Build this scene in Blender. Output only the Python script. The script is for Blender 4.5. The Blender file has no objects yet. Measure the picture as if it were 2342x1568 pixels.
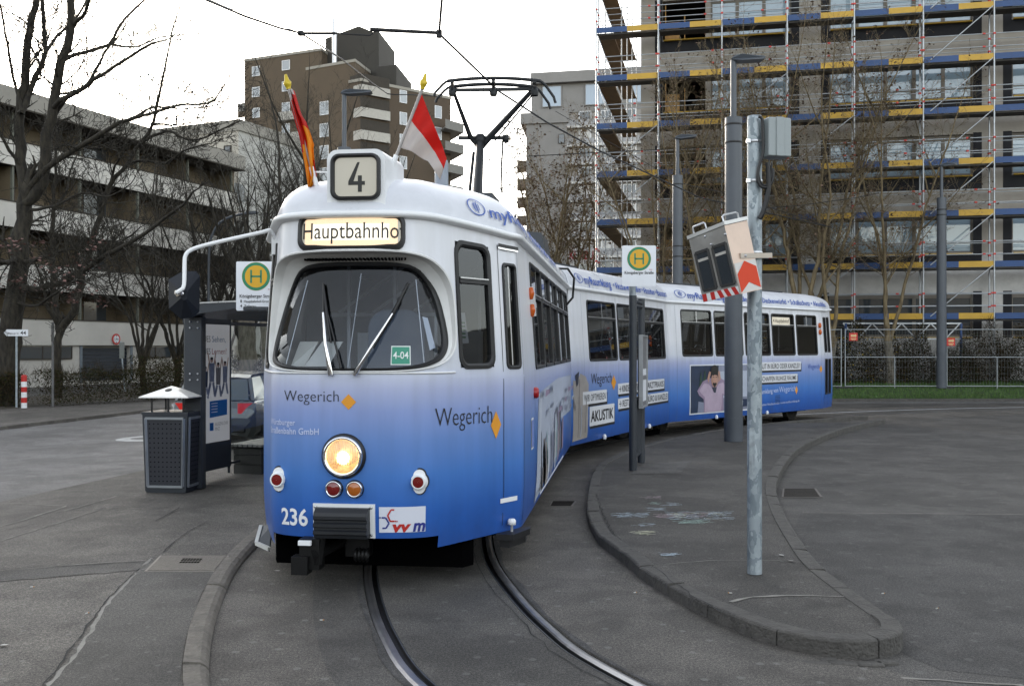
import bpy, math, random
from math import sin, cos, pi, radians, sqrt, atan2
from mathutils import Vector, Matrix, Quaternion
R = random.Random(7)
SC = bpy.context.scene
COL = SC.collection
# ------------------------------------------------------------------ camera
HC = 1.95; F = 2276.0; UC = 1170.5; VH = 795.0          # eye height, focal length and principal point used to survey the place
cam = bpy.data.cameras.new('camera'); CAM = bpy.data.objects.new('camera', cam); COL.objects.link(CAM)
CAM.location = (0, 0, HC); CAM.rotation_euler = (radians(90), 0, 0)
cam.sensor_width = 36; cam.lens = 35; cam.shift_y = (795 - 784) / 2341; cam.clip_start = .1; cam.clip_end = 2000
SC.camera = CAM
# ------------------------------------------------------------------ sky, sun, exposure
SUN_EL = radians(9); SUN_AZ = radians(-24)               # low, ahead and to the left, behind the houses
w = bpy.data.worlds.new('World'); SC.world = w; w.use_nodes = True
nt = w.node_tree; bg = nt.nodes['Background']
sky = nt.nodes.new('ShaderNodeTexSky'); sky.sky_type = 'NISHITA'; sky.sun_disc = False
sky.sun_elevation = SUN_EL; sky.sun_rotation = SUN_AZ; sky.air_density = 1.0; sky.dust_density = 1.6; sky.ozone_density = 1.6
hs_ = nt.nodes.new('ShaderNodeHueSaturation'); hs_.inputs['Saturation'].default_value = .34; nt.links.new(sky.outputs[0], hs_.inputs['Color'])      # thin high cloud takes the blue out of the sky
wtc = nt.nodes.new('ShaderNodeTexCoord'); wno = nt.nodes.new('ShaderNodeTexNoise'); wno.inputs['Scale'].default_value = 2.2; wno.inputs['Detail'].default_value = 7; nt.links.new(wtc.outputs['Generated'], wno.inputs['Vector'])
wrp = nt.nodes.new('ShaderNodeValToRGB'); wrp.color_ramp.elements[0].position = .3; wrp.color_ramp.elements[0].color = (.88, .865, .85, 1); wrp.color_ramp.elements[1].position = .7; wrp.color_ramp.elements[1].color = (1.12, 1.08, 1.02, 1); nt.links.new(wno.outputs['Fac'], wrp.inputs[0])
wmx = nt.nodes.new('ShaderNodeMix'); wmx.data_type = 'RGBA'; wmx.blend_type = 'MULTIPLY'; wmx.inputs[0].default_value = 1; nt.links.new(hs_.outputs[0], wmx.inputs[6]); nt.links.new(wrp.outputs[0], wmx.inputs[7])
nt.links.new(wmx.outputs[2], bg.inputs[0]); bg.inputs[1].default_value = .15
sl = bpy.data.lights.new('sun', 'SUN'); sl.energy = .8; sl.angle = radians(12); sl.color = (1, .88, .74)
SUN = bpy.data.objects.new('sun', sl); COL.objects.link(SUN)
sd = Vector((sin(SUN_AZ) * cos(SUN_EL), cos(SUN_AZ) * cos(SUN_EL), sin(SUN_EL)))
SUN.rotation_euler = sd.to_track_quat('Z', 'Y').to_euler()
SC.view_settings.view_transform = 'Standard'; SC.view_settings.look = 'None'; SC.view_settings.gamma = 1
SC.view_settings.exposure = 2.5
try:
    SC.cycles.use_denoising = True; SC.cycles.denoiser = 'OPENIMAGEDENOISE'
except Exception: pass
SC.cycles.max_bounces = 8; SC.cycles.transparent_max_bounces = 24; SC.cycles.caustics_reflective = False; SC.cycles.caustics_refractive = False

# ------------------------------------------------------------------ helpers
def P(u, v, d): return Vector(((u - UC) / F * d, d, HC - (v - VH) / F * d))
def G(u, v, z=0.0):
    d = (HC - z) * F / (v - VH); return Vector(((u - UC) / F * d, d, z))

class MB:
    """collects shapes that become one mesh"""
    def __init__(s): s.v = []; s.f = []; s.m = []; s.sm = []
    def add(s, vs, fs, mi=0, smooth=False):
        b = len(s.v); s.v += [Vector(x) for x in vs]
        for f in fs: s.f.append([b + i for i in f]); s.m.append(mi); s.sm.append(smooth)
        return s
    def box(s, c, size, rz=0, mi=0, M=None):
        x, y, z = (q / 2 for q in size)
        vs = [Vector((a * x, b * y, e * z)) for e in (-1, 1) for b in (-1, 1) for a in (-1, 1)]
        m = (M.to_3x3() if M else Matrix.Rotation(rz, 3, 'Z'))
        vs = [m @ q + Vector(c) for q in vs]
        return s.add(vs, [(0, 2, 3, 1), (4, 5, 7, 6), (0, 1, 5, 4), (2, 6, 7, 3), (0, 4, 6, 2), (1, 3, 7, 5)], mi)
    def bbox(s, c, size, bev, rz=0, mi=0):
        """box with bevelled upright and level edges"""
        x, y, z = (q / 2 for q in size); b = bev; m = Matrix.Rotation(rz, 3, 'Z')
        def ring(i, zz):
            X, Y = x - i, y - i
            return [(-X + b, -Y, zz), (X - b, -Y, zz), (X, -Y + b, zz), (X, Y - b, zz), (X - b, Y, zz), (-X + b, Y, zz), (-X, Y - b, zz), (-X, -Y + b, zz)]
        rs = ring(b, -z) + ring(0, -z + b) + ring(0, z - b) + ring(b, z)
        vs = [m @ Vector(q) + Vector(c) for q in rs]; fs = []
        for k in range(3):
            for i in range(8): j = (i + 1) % 8; fs.append((k * 8 + i, k * 8 + j, k * 8 + 8 + j, k * 8 + 8 + i))
        fs += [tuple(range(7, -1, -1)), tuple(range(24, 32))]
        return s.add(vs, fs, mi)
    def tube(s, pts, r, n=8, mi=0, cap=True, closed=False, smooth=True):
        pts = [Vector(p) for p in pts]; k = len(pts)
        rr = r if isinstance(r, (list, tuple)) else [r] * k
        vs = []; up = None
        for i, p in enumerate(pts):
            a = pts[i - 1] if (i > 0 or closed) else p
            c = pts[(i + 1) % k] if (i < k - 1 or closed) else p
            t = (c - a); t = t.normalized() if t.length > 1e-9 else Vector((0, 0, 1))
            if up is None: up = Vector((0, 0, 1)) if abs(t.z) < .9 else Vector((1, 0, 0))
            x = t.cross(up)
            if x.length < 1e-6: x = t.cross(Vector((.3, .9, .2)))
            x.normalize(); y = x.cross(t); up = y
            for j in range(n):
                q = 2 * pi * j / n; vs.append(p + (x * cos(q) + y * sin(q)) * rr[i])
        fs = []
        for i in range(k if closed else k - 1):
            i2 = (i + 1) % k
            for j in range(n): j2 = (j + 1) % n; fs.append((i * n + j, i2 * n + j, i2 * n + j2, i * n + j2))
        s.add(vs, fs, mi, smooth)
        if cap and not closed:
            s.add(vs[:n], [tuple(range(n))], mi); s.add(vs[-n:], [tuple(range(n - 1, -1, -1))], mi)
        return s
    def lathe(s, prof, c=(0, 0, 0), n=24, M=None, mi=0, smooth=True):
        """prof [(r, h)] about Z, M an orientation"""
        m = M.to_3x3() if M else Matrix.Identity(3); vs = []
        for r, h in prof:
            for j in range(n): q = 2 * pi * j / n; vs.append(m @ Vector((r * cos(q), r * sin(q), h)) + Vector(c))
        fs = [(i * n + j, i * n + (j + 1) % n, (i + 1) * n + (j + 1) % n, (i + 1) * n + j) for i in range(len(prof) - 1) for j in range(n)]
        return s.add(vs, fs, mi, smooth)
    def grid(s, fn, us, vs_, mi=0, smooth=True, keep=None):
        """fn(u, v) -> point; keep(uc, vc) decides whether a cell stays (mi may be a function too)"""
        nu, nv = len(us), len(vs_); pts = [fn(u, v) for v in vs_ for u in us]; b = len(s.v)
        s.v += [Vector(p) for p in pts]
        for j in range(nv - 1):
            for i in range(nu - 1):
                uc, vc = (us[i] + us[i + 1]) / 2, (vs_[j] + vs_[j + 1]) / 2
                if keep and not keep(uc, vc): continue
                s.f.append([b + j * nu + i, b + j * nu + i + 1, b + (j + 1) * nu + i + 1, b + (j + 1) * nu + i])
                s.m.append(mi(uc, vc) if callable(mi) else mi); s.sm.append(smooth)
        return s
    def prism(s, poly, z0, z1, mi=0, fn=None):
        """extruded polygon; fn maps (x, y, z) anywhere"""
        n = len(poly); fn = fn or (lambda x, y, z: (x, y, z))
        vs = [fn(x, y, z0) for x, y in poly] + [fn(x, y, z1) for x, y in poly]
        fs = [tuple(range(n - 1, -1, -1)), tuple(range(n, 2 * n))] + [(i, (i + 1) % n, n + (i + 1) % n, n + i) for i in range(n)]
        return s.add(vs, fs, mi)
    def strip(s, A, B, mi=0, smooth=False, closed=False):
        n = len(A); vs = list(A) + list(B); k = n if closed else n - 1
        return s.add(vs, [(i, (i + 1) % n, n + (i + 1) % n, n + i) for i in range(k)], mi, smooth)
    def bar(s, a, b, w, h, mi=0):
        """a rectangular bar from a to b, w across (level), h deep"""
        a, b = Vector(a), Vector(b); d = b - a; L = d.length
        if L < 1e-6: return s
        q = d.to_track_quat('X', 'Z').to_matrix()
        return s.box((a + b) / 2, (L, w, h), M=q, mi=mi)
    def build(s, name, mats, parent=None, kind=None):
        me = bpy.data.meshes.new(name); o = Vector((0, 0, 0))
        if parent:
            q = parent
            while q: o = o + q.location; q = q.parent
        vv = [v - o for v in s.v]
        if not parent and vv and kind is None:
            xs = [v.x for v in vv]; ys = [v.y for v in vv]; zs = [v.z for v in vv]
            o = Vector(((min(xs) + max(xs)) / 2, (min(ys) + max(ys)) / 2, min(zs))); vv = [v - o for v in vv]
        else: o = None
        me.from_pydata([tuple(v) for v in vv], [], s.f)
        for m in (mats if isinstance(mats, (list, tuple)) else [mats]): me.materials.append(m)
        me.polygons.foreach_set('material_index', s.m); me.polygons.foreach_set('use_smooth', s.sm); me.update()
        ob = bpy.data.objects.new(name, me); COL.objects.link(ob)
        if o: ob.location = o
        if parent: ob.parent = parent
        if kind: ob['kind'] = kind
        return ob

def thing(name, label, cat, loc=(0, 0, 0), group=None):
    o = bpy.data.objects.new(name, None); COL.objects.link(o); o.location = loc; o.empty_display_size = .3
    return tag(o, label, cat, group)
def tag(o, label, cat=None, group=None):
    o['label'] = label
    if cat: o['category'] = cat
    if group: o['group'] = group
    return o
def dup(root, loc, rz=None, label=None, scale=None):
    r = root.copy(); COL.objects.link(r); r.location = loc
    if rz is not None: r.rotation_euler = (0, 0, rz)
    if label: r['label'] = label
    if scale: r.scale = (scale,) * 3
    for ch in list(root.children):
        c = ch.copy(); COL.objects.link(c); c.parent = r
        for g in ch.children:
            d = g.copy(); COL.objects.link(d); d.parent = c
    return r
def lin(c):
    if isinstance(c, str):
        c = [int(c[i:i + 2], 16) / 255 for i in (0, 2, 4)]
        return tuple(((x + .055) / 1.055) ** 2.4 if x > .04045 else x / 12.92 for x in c)
    return c
MATS = {}
def mat(name, col, rough=.6, metal=0, var=.12, scale=3, bump=0, bscale=40, emit=0, spec=.5, coat=0):
    """principled with uneven colour, gloss and optional bump, all in object space"""
    if name in MATS: return MATS[name]
    m = bpy.data.materials.new(name); MATS[name] = m; m.use_nodes = True
    t = m.node_tree; b = t.nodes['Principled BSDF']; c = lin(col)
    b.inputs['Roughness'].default_value = rough; b.inputs['Metallic'].default_value = metal; b.inputs['Specular IOR Level'].default_value = spec
    b.inputs['Coat Weight'].default_value = coat
    b.inputs['Base Color'].default_value = (*c, 1)
    if var or bump: tc = t.nodes.new('ShaderNodeTexCoord')
    if var:
        nz = t.nodes.new('ShaderNodeTexNoise'); nz.inputs['Scale'].default_value = scale; nz.inputs['Detail'].default_value = 8; nz.inputs['Roughness'].default_value = .65
        t.links.new(tc.outputs['Object'], nz.inputs['Vector'])
        rp = t.nodes.new('ShaderNodeValToRGB'); rp.color_ramp.elements[0].position = .3; rp.color_ramp.elements[1].position = .7
        rp.color_ramp.elements[0].color = (*[x * (1 - var) for x in c], 1); rp.color_ramp.elements[1].color = (*[min(1, x * (1 + var)) for x in c], 1)
        t.links.new(nz.outputs['Fac'], rp.inputs[0]); t.links.new(rp.outputs[0], b.inputs['Base Color'])
        mr = t.nodes.new('ShaderNodeMapRange'); mr.inputs['To Min'].default_value = max(0, rough - .12); mr.inputs['To Max'].default_value = min(1, rough + .12)
        t.links.new(nz.outputs['Fac'], mr.inputs['Value']); t.links.new(mr.outputs[0], b.inputs['Roughness'])
    if bump:
        n2 = t.nodes.new('ShaderNodeTexNoise'); n2.inputs['Scale'].default_value = bscale; n2.inputs['Detail'].default_value = 5
        t.links.new(tc.outputs['Object'], n2.inputs['Vector'])
        bp = t.nodes.new('ShaderNodeBump'); bp.inputs['Strength'].default_value = bump; bp.inputs['Distance'].default_value = .02
        t.links.new(n2.outputs['Fac'], bp.inputs['Height']); t.links.new(bp.outputs[0], b.inputs['Normal'])
    if emit:
        b.inputs['Emission Color'].default_value = (*c, 1); b.inputs['Emission Strength'].default_value = emit
    return m
def glass(name, tint=(.8, .84, .86), refl=1.0, rough=.02, base=.03):
    """thin pane: clear with a fresnel reflection"""
    if name in MATS: return MATS[name]
    m = bpy.data.materials.new(name); MATS[name] = m; m.use_nodes = True; t = m.node_tree
    for n in list(t.nodes): t.nodes.remove(n)
    out = t.nodes.new('ShaderNodeOutputMaterial'); mx = t.nodes.new('ShaderNodeMixShader')
    tr = t.nodes.new('ShaderNodeBsdfTransparent'); tr.inputs[0].default_value = (*tint, 1)
    gl = t.nodes.new('ShaderNodeBsdfGlossy'); gl.inputs['Roughness'].default_value = rough; gl.inputs[0].default_value = (.95, .97, 1, 1)
    fr = t.nodes.new('ShaderNodeFresnel'); fr.inputs['IOR'].default_value = 1.52
    ma = t.nodes.new('ShaderNodeMath'); ma.operation = 'MULTIPLY_ADD'; ma.inputs[1].default_value = refl; ma.inputs[2].default_value = base; ma.use_clamp = True
    t.links.new(fr.outputs[0], ma.inputs[0]); t.links.new(ma.outputs[0], mx.inputs[0]); t.links.new(tr.outputs[0], mx.inputs[1]); t.links.new(gl.outputs[0], mx.inputs[2])
    t.links.new(mx.outputs[0], out.inputs[0]); return m
def mirror_glass(name, col, rough=.03, spec=1.0):
    """window pane seen from outside: mirrored sky tone put into the body colour, with gloss"""
    m = mat(name, col, rough=rough, var=0, spec=spec); return m

def text_mesh(body, bold=0.0, shear=0.0):
    """flat lettering as (points 2d, faces) with x from 0..W and y from baseline, cap height about .7"""
    c = bpy.data.curves.new('lettering', 'FONT'); c.body = body; c.offset = bold; c.shear = shear; c.resolution_u = 3
    o = bpy.data.objects.new('lettering_tmp', c); COL.objects.link(o)
    me = o.evaluated_get(bpy.context.evaluated_depsgraph_get()).to_mesh()
    vs = [(v.co.x, v.co.y) for v in me.vertices]; fs = [tuple(p.vertices) for p in me.polygons]
    o.evaluated_get(bpy.context.evaluated_depsgraph_get()).to_mesh_clear()
    bpy.data.objects.remove(o); bpy.data.curves.remove(c)
    x0 = min(v[0] for v in vs)
    return [(x - x0, y) for x, y in vs], fs
def put_text(mb, body, fn, w, cap, mi=0, bold=0.0, shear=0.0, align='l'):
    """lettering w wide with capitals cap tall, mapped by fn(x, y) -> point"""
    vs, fs = text_mesh(body, bold, shear); W = max(v[0] for v in vs); sx = w / W; sy = cap / .70
    ox = {'l': 0, 'c': -w / 2, 'r': -w}[align]
    mb.add([fn(x * sx + ox, y * sy) for x, y in vs], fs, mi)
    return mb
def plane_fn(o, ex, ey, off=0):
    """maps (x, y) into the plane through o with unit axes ex, ey, lifted off along its normal"""
    o, ex, ey = Vector(o), Vector(ex).normalized(), Vector(ey).normalized(); n = ex.cross(ey)
    return lambda x, y, k=0: o + ex * x + ey * y + n * (off + k)
def rrect(w, h, r, n=6):
    pts = []
    for cx, cy, a0 in ((w / 2 - r, h / 2 - r, 0), (-w / 2 + r, h / 2 - r, 90), (-w / 2 + r, -h / 2 + r, 180), (w / 2 - r, -h / 2 + r, 270)):
        for k in range(n + 1): a = radians(a0 + 90 * k / n); pts.append((cx + r * cos(a), cy + r * sin(a)))
    return pts
def catmull(pts, step=.25):
    pts = [Vector(p) for p in pts]; out = []
    for i in range(len(pts) - 1):
        p0 = pts[max(i - 1, 0)]; p1 = pts[i]; p2 = pts[i + 1]; p3 = pts[min(i + 2, len(pts) - 1)]
        n = max(2, int((p2 - p1).length / step))
        for k in range(n):
            t = k / n
            out.append(.5 * ((2 * p1) + (-p0 + p2) * t + (2 * p0 - 5 * p1 + 4 * p2 - p3) * t * t + (-p0 + 3 * p1 - 3 * p2 + p3) * t ** 3))
    out.append(pts[-1]); return out

M_BLACK = mat('black_rubber', (.007, .007, .008), .45, var=.2)
M_DKGREY = mat('anthracite_paint', (.030, .035, .043), .42, var=.12, scale=2)
M_POLE = mat('grey_mast_paint', (.07, .08, .095), .4, var=.14, scale=1.2)
M_GALV = mat('galvanised_steel', (.30, .34, .37), .42, .55, var=.32, scale=14)
M_STEEL = mat('bare_steel', (.55, .56, .58), .3, .9, var=.15, scale=8)
M_CHROME = mat('chrome', (.75, .75, .76), .12, 1, var=0)
M_WHITE = mat('white_enamel', (.78, .79, .8), .35, var=.04)
M_RED = mat('red_paint', (.5, .025, .02), .4, var=.08)
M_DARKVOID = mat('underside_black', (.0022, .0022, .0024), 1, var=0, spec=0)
# ------------------------------------------------------------------ ground, road, track bed, pavements
def asphalt(name, base, tint=(1, 1, 1), spots=0, wet=.75):
    m = bpy.data.materials.new(name); MATS[name] = m; m.use_nodes = True; t = m.node_tree; b = t.nodes['Principled BSDF']
    tc = t.nodes.new('ShaderNodeTexCoord'); L = t.links.new
    def noise(sc, det=4, ro=.6):
        n = t.nodes.new('ShaderNodeTexNoise'); n.inputs['Scale'].default_value = sc; n.inputs['Detail'].default_value = det; n.inputs['Roughness'].default_value = ro
        L(tc.outputs['Object'], n.inputs['Vector']); return n.outputs['Fac']
    def ramp(src, p0, c0, p1, c1):
        r = t.nodes.new('ShaderNodeValToRGB'); r.color_ramp.elements[0].position = p0; r.color_ramp.elements[1].position = p1
        r.color_ramp.elements[0].color = (*c0, 1); r.color_ramp.elements[1].color = (*c1, 1); L(src, r.inputs[0]); return r.outputs[0]
    def mul(a, c, f=1, mode='MULTIPLY'):
        x = t.nodes.new('ShaderNodeMix'); x.data_type = 'RGBA'; x.blend_type = mode; x.inputs[0].default_value = f
        L(a, x.inputs[6]); L(c, x.inputs[7]); return x.outputs[2]
    c0 = [base * 1.1 * q for q in tint]
    col = ramp(noise(.35, 6), .32, [q * .74 for q in c0], .68, [q * 1.24 for q in c0])           # worn and patched areas
    col = mul(col, ramp(noise(2.3, 5), .3, (.82, .82, .82), .7, (1.13, 1.12, 1.10)))
    col = mul(col, ramp(noise(.9, 3, .75), .46, (.82, .81, .80), .53, (1.07, 1.06, 1.05)))
    col = mul(col, mul(ramp(noise(170, 2), .40, (.40, .40, .41), .60, (1.6, 1.58, 1.55)), ramp(noise(60, 3), .4, (.66, .66, .66), .62, (1.32, 1.31, 1.29))))           # stone grain
    if spots:
        vo = t.nodes.new('ShaderNodeTexVoronoi'); vo.feature = 'F1'; vo.voronoi_dimensions = '2D'; vo.inputs['Scale'].default_value = spots; vo.inputs['Randomness'].default_value = 1
        L(tc.outputs['Object'], vo.inputs['Vector'])
        sp = ramp(vo.outputs['Distance'], .045, (1, 1, 1), .075, (0, 0, 0))
        md = t.nodes.new('ShaderNodeMix'); md.data_type = 'RGBA'; md.inputs[7].default_value = (base * 2.6, base * 2.55, base * 2.45, 1)
        f = t.nodes.new('ShaderNodeMath'); f.operation = 'MULTIPLY'; f.inputs[1].default_value = .36
        L(sp, f.inputs[0]); L(f.outputs[0], md.inputs[0]); L(col, md.inputs[6]); col = md.outputs[2]       # trodden gum
    L(col, b.inputs['Base Color']); b.inputs['Specular IOR Level'].default_value = .35
    mr = t.nodes.new('ShaderNodeMapRange'); mr.inputs['To Min'].default_value = wet - .12; mr.inputs['To Max'].default_value = wet + .15
    L(noise(1.1, 5), mr.inputs['Value']); L(mr.outputs[0], b.inputs['Roughness'])
    bp = t.nodes.new('ShaderNodeBump'); bp.inputs['Strength'].default_value = .5; bp.inputs['Distance'].default_value = .006
    L(noise(180, 3), bp.inputs['Height']); L(bp.outputs[0], b.inputs['Normal']); return m
A_ROAD = asphalt('road_asphalt', .066, (1.03, 1, .98), 2.3)
A_LANE = asphalt('old_lane_asphalt', .115, (1, 1, 1.03), 0, .62)
A_WALK = asphalt('pavement_asphalt', .084, (1.06, 1.0, .93), 4.0)
A_ISLE = asphalt('island_asphalt', .064, (1.05, 1, .95), 3.2)
A_TRACK = asphalt('track_asphalt', .083, (1.06, 1, .94), 2.5)
A_TRACKD = asphalt('track_asphalt_dark', .064, (1.03, 1, .97), 2.5)
A_PATCH = asphalt('patch_asphalt', .05, (1, 1, 1.03))
KERB = mat('kerb_concrete', (.078, .073, .067), .85, var=.35, scale=9, bump=1.0, bscale=45)
KERBW = mat('worn_kerb_concrete', (.135, .122, .105), .85, var=.35, scale=9, bump=1.0, bscale=45)
SEAL = mat('dusty_joint_sealant', (.21, .20, .18), .9, var=.3, scale=6)
CRACK = mat('dark_crack', (.018, .018, .018), .95, var=0)
RAILT = mat('polished_rail', (.30, .30, .31), .34, .9, var=.2, scale=6)
RAILD = mat('rail_groove', (.02, .02, .022), .5, .4, var=.2)

g = MB(); g.add([(-300, -40, 0), (300, -40, 0), (300, 500, 0), (-300, 500, 0)], [(0, 1, 2, 3)])
g.build('ground', A_ROAD, kind='structure')
# track centre line (metre gauge curve, nearest end first)
TC = catmull([(2.3, 2.2, 0), (1.05, 4.0, 0), (.055, 5.75, 0), (-.30, 6.75, 0), (-.56, 7.9, 0), (-.73, 9.0, 0), (-.80, 10.3, 0), (-.77, 11.5, 0), (-.62, 13.2, 0), (-.42, 14.9, 0), (-.10, 16.5, 0),
              (.75, 18.9, 0), (2.35, 21.9, 0), (4.7, 25.0, 0), (7.8, 27.7, 0), (11.5, 29.8, 0), (16, 31.4, 0), (25, 33.0, 0), (45, 34.8, 0)], .2)
def offs(k, z=0.0, line=TC):
    out = []
    for i, p in enumerate(line):
        a = line[max(i - 1, 0)]; b = line[min(i + 1, len(line) - 1)]; t = (b - a).normalized()
        out.append(Vector((p.x + t.y * k, p.y - t.x * k, z)))
    return out
LANE = .034
GA, GB = .475, .60          # rail zone, each side of the centre
mb = MB(); mb.strip(offs(-1.69, LANE), offs(-GB, LANE)); mb.strip(offs(-1.69, 0), offs(-1.69, LANE)); mb.strip(offs(-GB, LANE), offs(-GB, 0))
mb.build('track_bed_edge', A_TRACK, kind='structure')
mb = MB(); mb.strip(offs(-GA, LANE), offs(GA, LANE)); mb.strip(offs(-GA, 0), offs(-GA, LANE)); mb.strip(offs(GA, LANE), offs(GA, 0))
mb.build('track_bed', A_TRACKD, kind='structure')
mb = MB(); mb.strip(offs(GB, LANE), offs(1.45, LANE)); mb.strip(offs(1.45, LANE), offs(2.1, .002)); mb.strip(offs(GB, 0), offs(GB, LANE))
mb.build('track_bed_side', A_TRACK, kind='structure')
# a darker resurfaced strip left of the left rail
mb = MB(); mb.strip(offs(-1.0, LANE + .002), offs(-GB - .02, LANE + .002)); mb.build('resurfaced_strip', A_TRACKD, kind='structure')
def rail(side, label):
    k = side
    o = MB()
    hd = lambda q, z: offs(k * q, z)
    # running head outside, groove, guard lip inside
    o.strip(hd(.595, .030), hd(.575, .040), smooth=True); o.strip(hd(.575, .040), hd(.555, .043), smooth=True); o.strip(hd(.555, .043), hd(.535, .041), smooth=True); o.strip(hd(.535, .041), hd(.528, .030), smooth=True)
    o.strip(hd(.528, .030), hd(.526, .004), 1); o.strip(hd(.526, .004), hd(.488, .004), 1); o.strip(hd(.488, .004), hd(.487, .034), 1)
    o.strip(hd(.487, .034), hd(.478, .035), 2)
    r = o.build('tram_rail', [RAILT, RAILD, M_DKGREY]); tag(r, label, 'rail', 'grooved rails of the tram track'); return r
rail(1, 'polished grooved tram rail nearer to the pole island'); rail(-1, 'dull grooved tram rail nearer to the platform with the litter bin')
# crumbled dark edge along both rails
for s in (1, -1):
    mb = MB(); a = []; b = []
    la = offs(s * .605, LANE + .006); lb = offs(s * .68, LANE + .006)
    for i, (p, q) in enumerate(zip(la, lb)): a.append(p); b.append(p.lerp(q, .55 + .18 * sin(i * .9) + R.uniform(-.12, .12)))
    mb.strip(a, b); mb.build('rail_edge_filler', A_PATCH, kind='structure')
mb = MB(); la = offs(.40, LANE + .005); a = []; b = []
for p in la[:90]:
    q = p + Vector((R.uniform(-.02, .02), R.uniform(-.02, .02), 0)); a.append(q); b.append(q + Vector((R.uniform(.004, .01), 0, 0)))
mb.strip(a, b); mb.build('track_bed_crack', CRACK, kind='structure')

def kerb_run(name, line, z, wdt, matr, side=1, stone=1.0, z0=0.0, bev=.025, gap=.006):
    """kerbstones along line (their road-side edge); side +1: stone lies to the right of travel"""
    L = [Vector((p.x, p.y, 0)) for p in line]; mb = MB(); d = 0; seg = [L[0]]
    runs = []; acc = 0
    for i in range(1, len(L)):
        acc += (L[i] - L[i - 1]).length; seg.append(L[i])
        if acc >= stone: runs.append(seg); seg = [L[i]]; acc = 0
    if len(seg) > 1: runs.append(seg)
    for rn in runs:
        k = len(rn); prof = [(0, z0), (0, z - bev), (bev * .4, z - bev * .35), (bev, z), (wdt - .004, z), (wdt, z - .01), (wdt, z0)]
        rows = []
        for i, p in enumerate(rn):
            a = rn[max(i - 1, 0)]; b = rn[min(i + 1, k - 1)]; t = (b - a).normalized(); n = Vector((t.y, -t.x, 0)) * side
            pp = p + t * (gap if i == 0 else -gap if i == k - 1 else 0)
            rows.append([pp + n * x + Vector((0, 0, h)) for x, h in prof])
        dz = R.uniform(-.006, .006); ch = R.uniform(0, .012); rows[0][2].z -= ch; rows[0][3].z -= ch; rows[-1][2].z -= .012 - ch; rows[-1][3].z -= .012 - ch
        for r in rows:
            for q in r[1:6]: q.z += dz
        for i in range(k - 1): mb.strip(rows[i], rows[i + 1])
        mb.add(rows[0], [tuple(range(7))]); mb.add(rows[-1], [tuple(range(6, -1, -1))])
    return mb.build(name, matr, kind='structure')
PLZ = .10
lk = [p for p in offs(-1.67)]
i0 = 0; i1 = next(i for i, p in enumerate(TC) if p.y > 27.5)
lkerb = lk[i0:i1]
kerb_run('platform_kerb', lkerb, PLZ, .15, KERBW, side=-1, stone=.95, bev=.05)
# platform sheet between kerb and the left road
edge = [p for p in offs(-1.82)][i0:i1]
left = [Vector((-7.9, 2.2, 0)), Vector((-6.17, 12.0, 0)), Vector((-5.6, 15.0, 0)), Vector((-4.9, 19, 0)), Vector((-3.2, 25.5, 0))]
def left_x(y):
    for a, b in zip(left, left[1:]):
        if a.y <= y <= b.y: return a.x + (b.x - a.x) * (y - a.y) / (b.y - a.y)
    return left[0].x if y < left[0].y else left[-1].x
A = [Vector((p.x, p.y, PLZ - .004)) for p in edge]; B = [Vector((left_x(p.y), p.y, PLZ - .004)) for p in edge]
mb = MB(); mb.strip(A, B); mb.strip(B, [Vector((p.x - .02, p.y, 0)) for p in B]); mb.build('platform_pavement', A_WALK, kind='structure')
mb = MB(); mb.strip([p + Vector((-.12, 0, -.094)) for p in B], [p + Vector((-.02, 0, -.094)) for p in B]); mb.build('gutter_line', CRACK, kind='structure')
# left road lane, far pavement
la = [Vector((left_x(y) - .13, y, .004)) for y in (2.2, 8, 12, 15, 19, 25.5)] + [Vector((1, 45, .004)), Vector((6, 75, .004))]
fa = [Vector((-15.8, 3, .004)), Vector((-14.3, 12, .004)), Vector((-13.3, 17, .004)), Vector((-12.1, 23.5, .004)), Vector((-11.0, 29.6, .004)), Vector((-9, 40, .004)), Vector((-7, 52, .004)), Vector((-2, 78, .004))]
mb = MB(); mb.strip(la, fa); mb.build('side_road', A_LANE, kind='structure')
fb = [Vector((p.x - 4.5, p.y, .09)) for p in fa]; fa2 = [Vector((p.x, p.y, .09)) for p in fa]
mb = MB(); mb.strip(fa2, fb); mb.strip([Vector((p.x, p.y, 0)) for p in fa2], fa2); mb.build('far_pavement', A_WALK, kind='structure')
SOIL = mat('planting_soil', (.05, .042, .03), .95, var=.4, scale=3, bump=1, bscale=30)
mb = MB(); mb.strip(fb, [Vector((p.x - 3.5 - .0 * p.y, p.y, .16)) for p in fb]); mb.strip([p + Vector((0, 0, -.09)) for p in fb], fb); mb.build('planting_bed', SOIL, kind='structure')
# ------------------------------------------------------------------ island
ISZ = .12
tr = offs(1.63)
ia = [p for p in tr if p.y > 9.6 and p.x < 9.5]
tip = [Vector(p) for p in [(1.02, 8.75, 0), (1.09, 8.21, 0), (1.31, 7.38, 0), (1.48, 6.92, 0), (1.64, 6.58, 0), (1.80, 6.38, 0), (1.98, 6.25, 0), (2.20, 6.23, 0), (2.40, 6.30, 0), (2.54, 6.46, 0), (2.60, 6.68, 0)]]
rd = [Vector(p) for p in [(2.59, 7.05, 0), (2.585, 7.6, 0), (2.61, 8.45, 0), (2.75, 9.45, 0), (2.97, 10.76, 0), (3.24, 12.1, 0), (3.50, 13.2, 0), (3.86, 14.4, 0), (4.4, 16.0, 0), (5.2, 18.1, 0), (6.1, 20.0, 0), (7.4, 22.4, 0), (8.9, 24.7, 0), (9.6, 25.6, 0)]]
front = catmull(list(reversed(ia))[-1:] + tip, .12)
outl = list(reversed(ia))[:-1] + front[:-1] + catmull(tip[-1:] + rd, .2)
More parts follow.
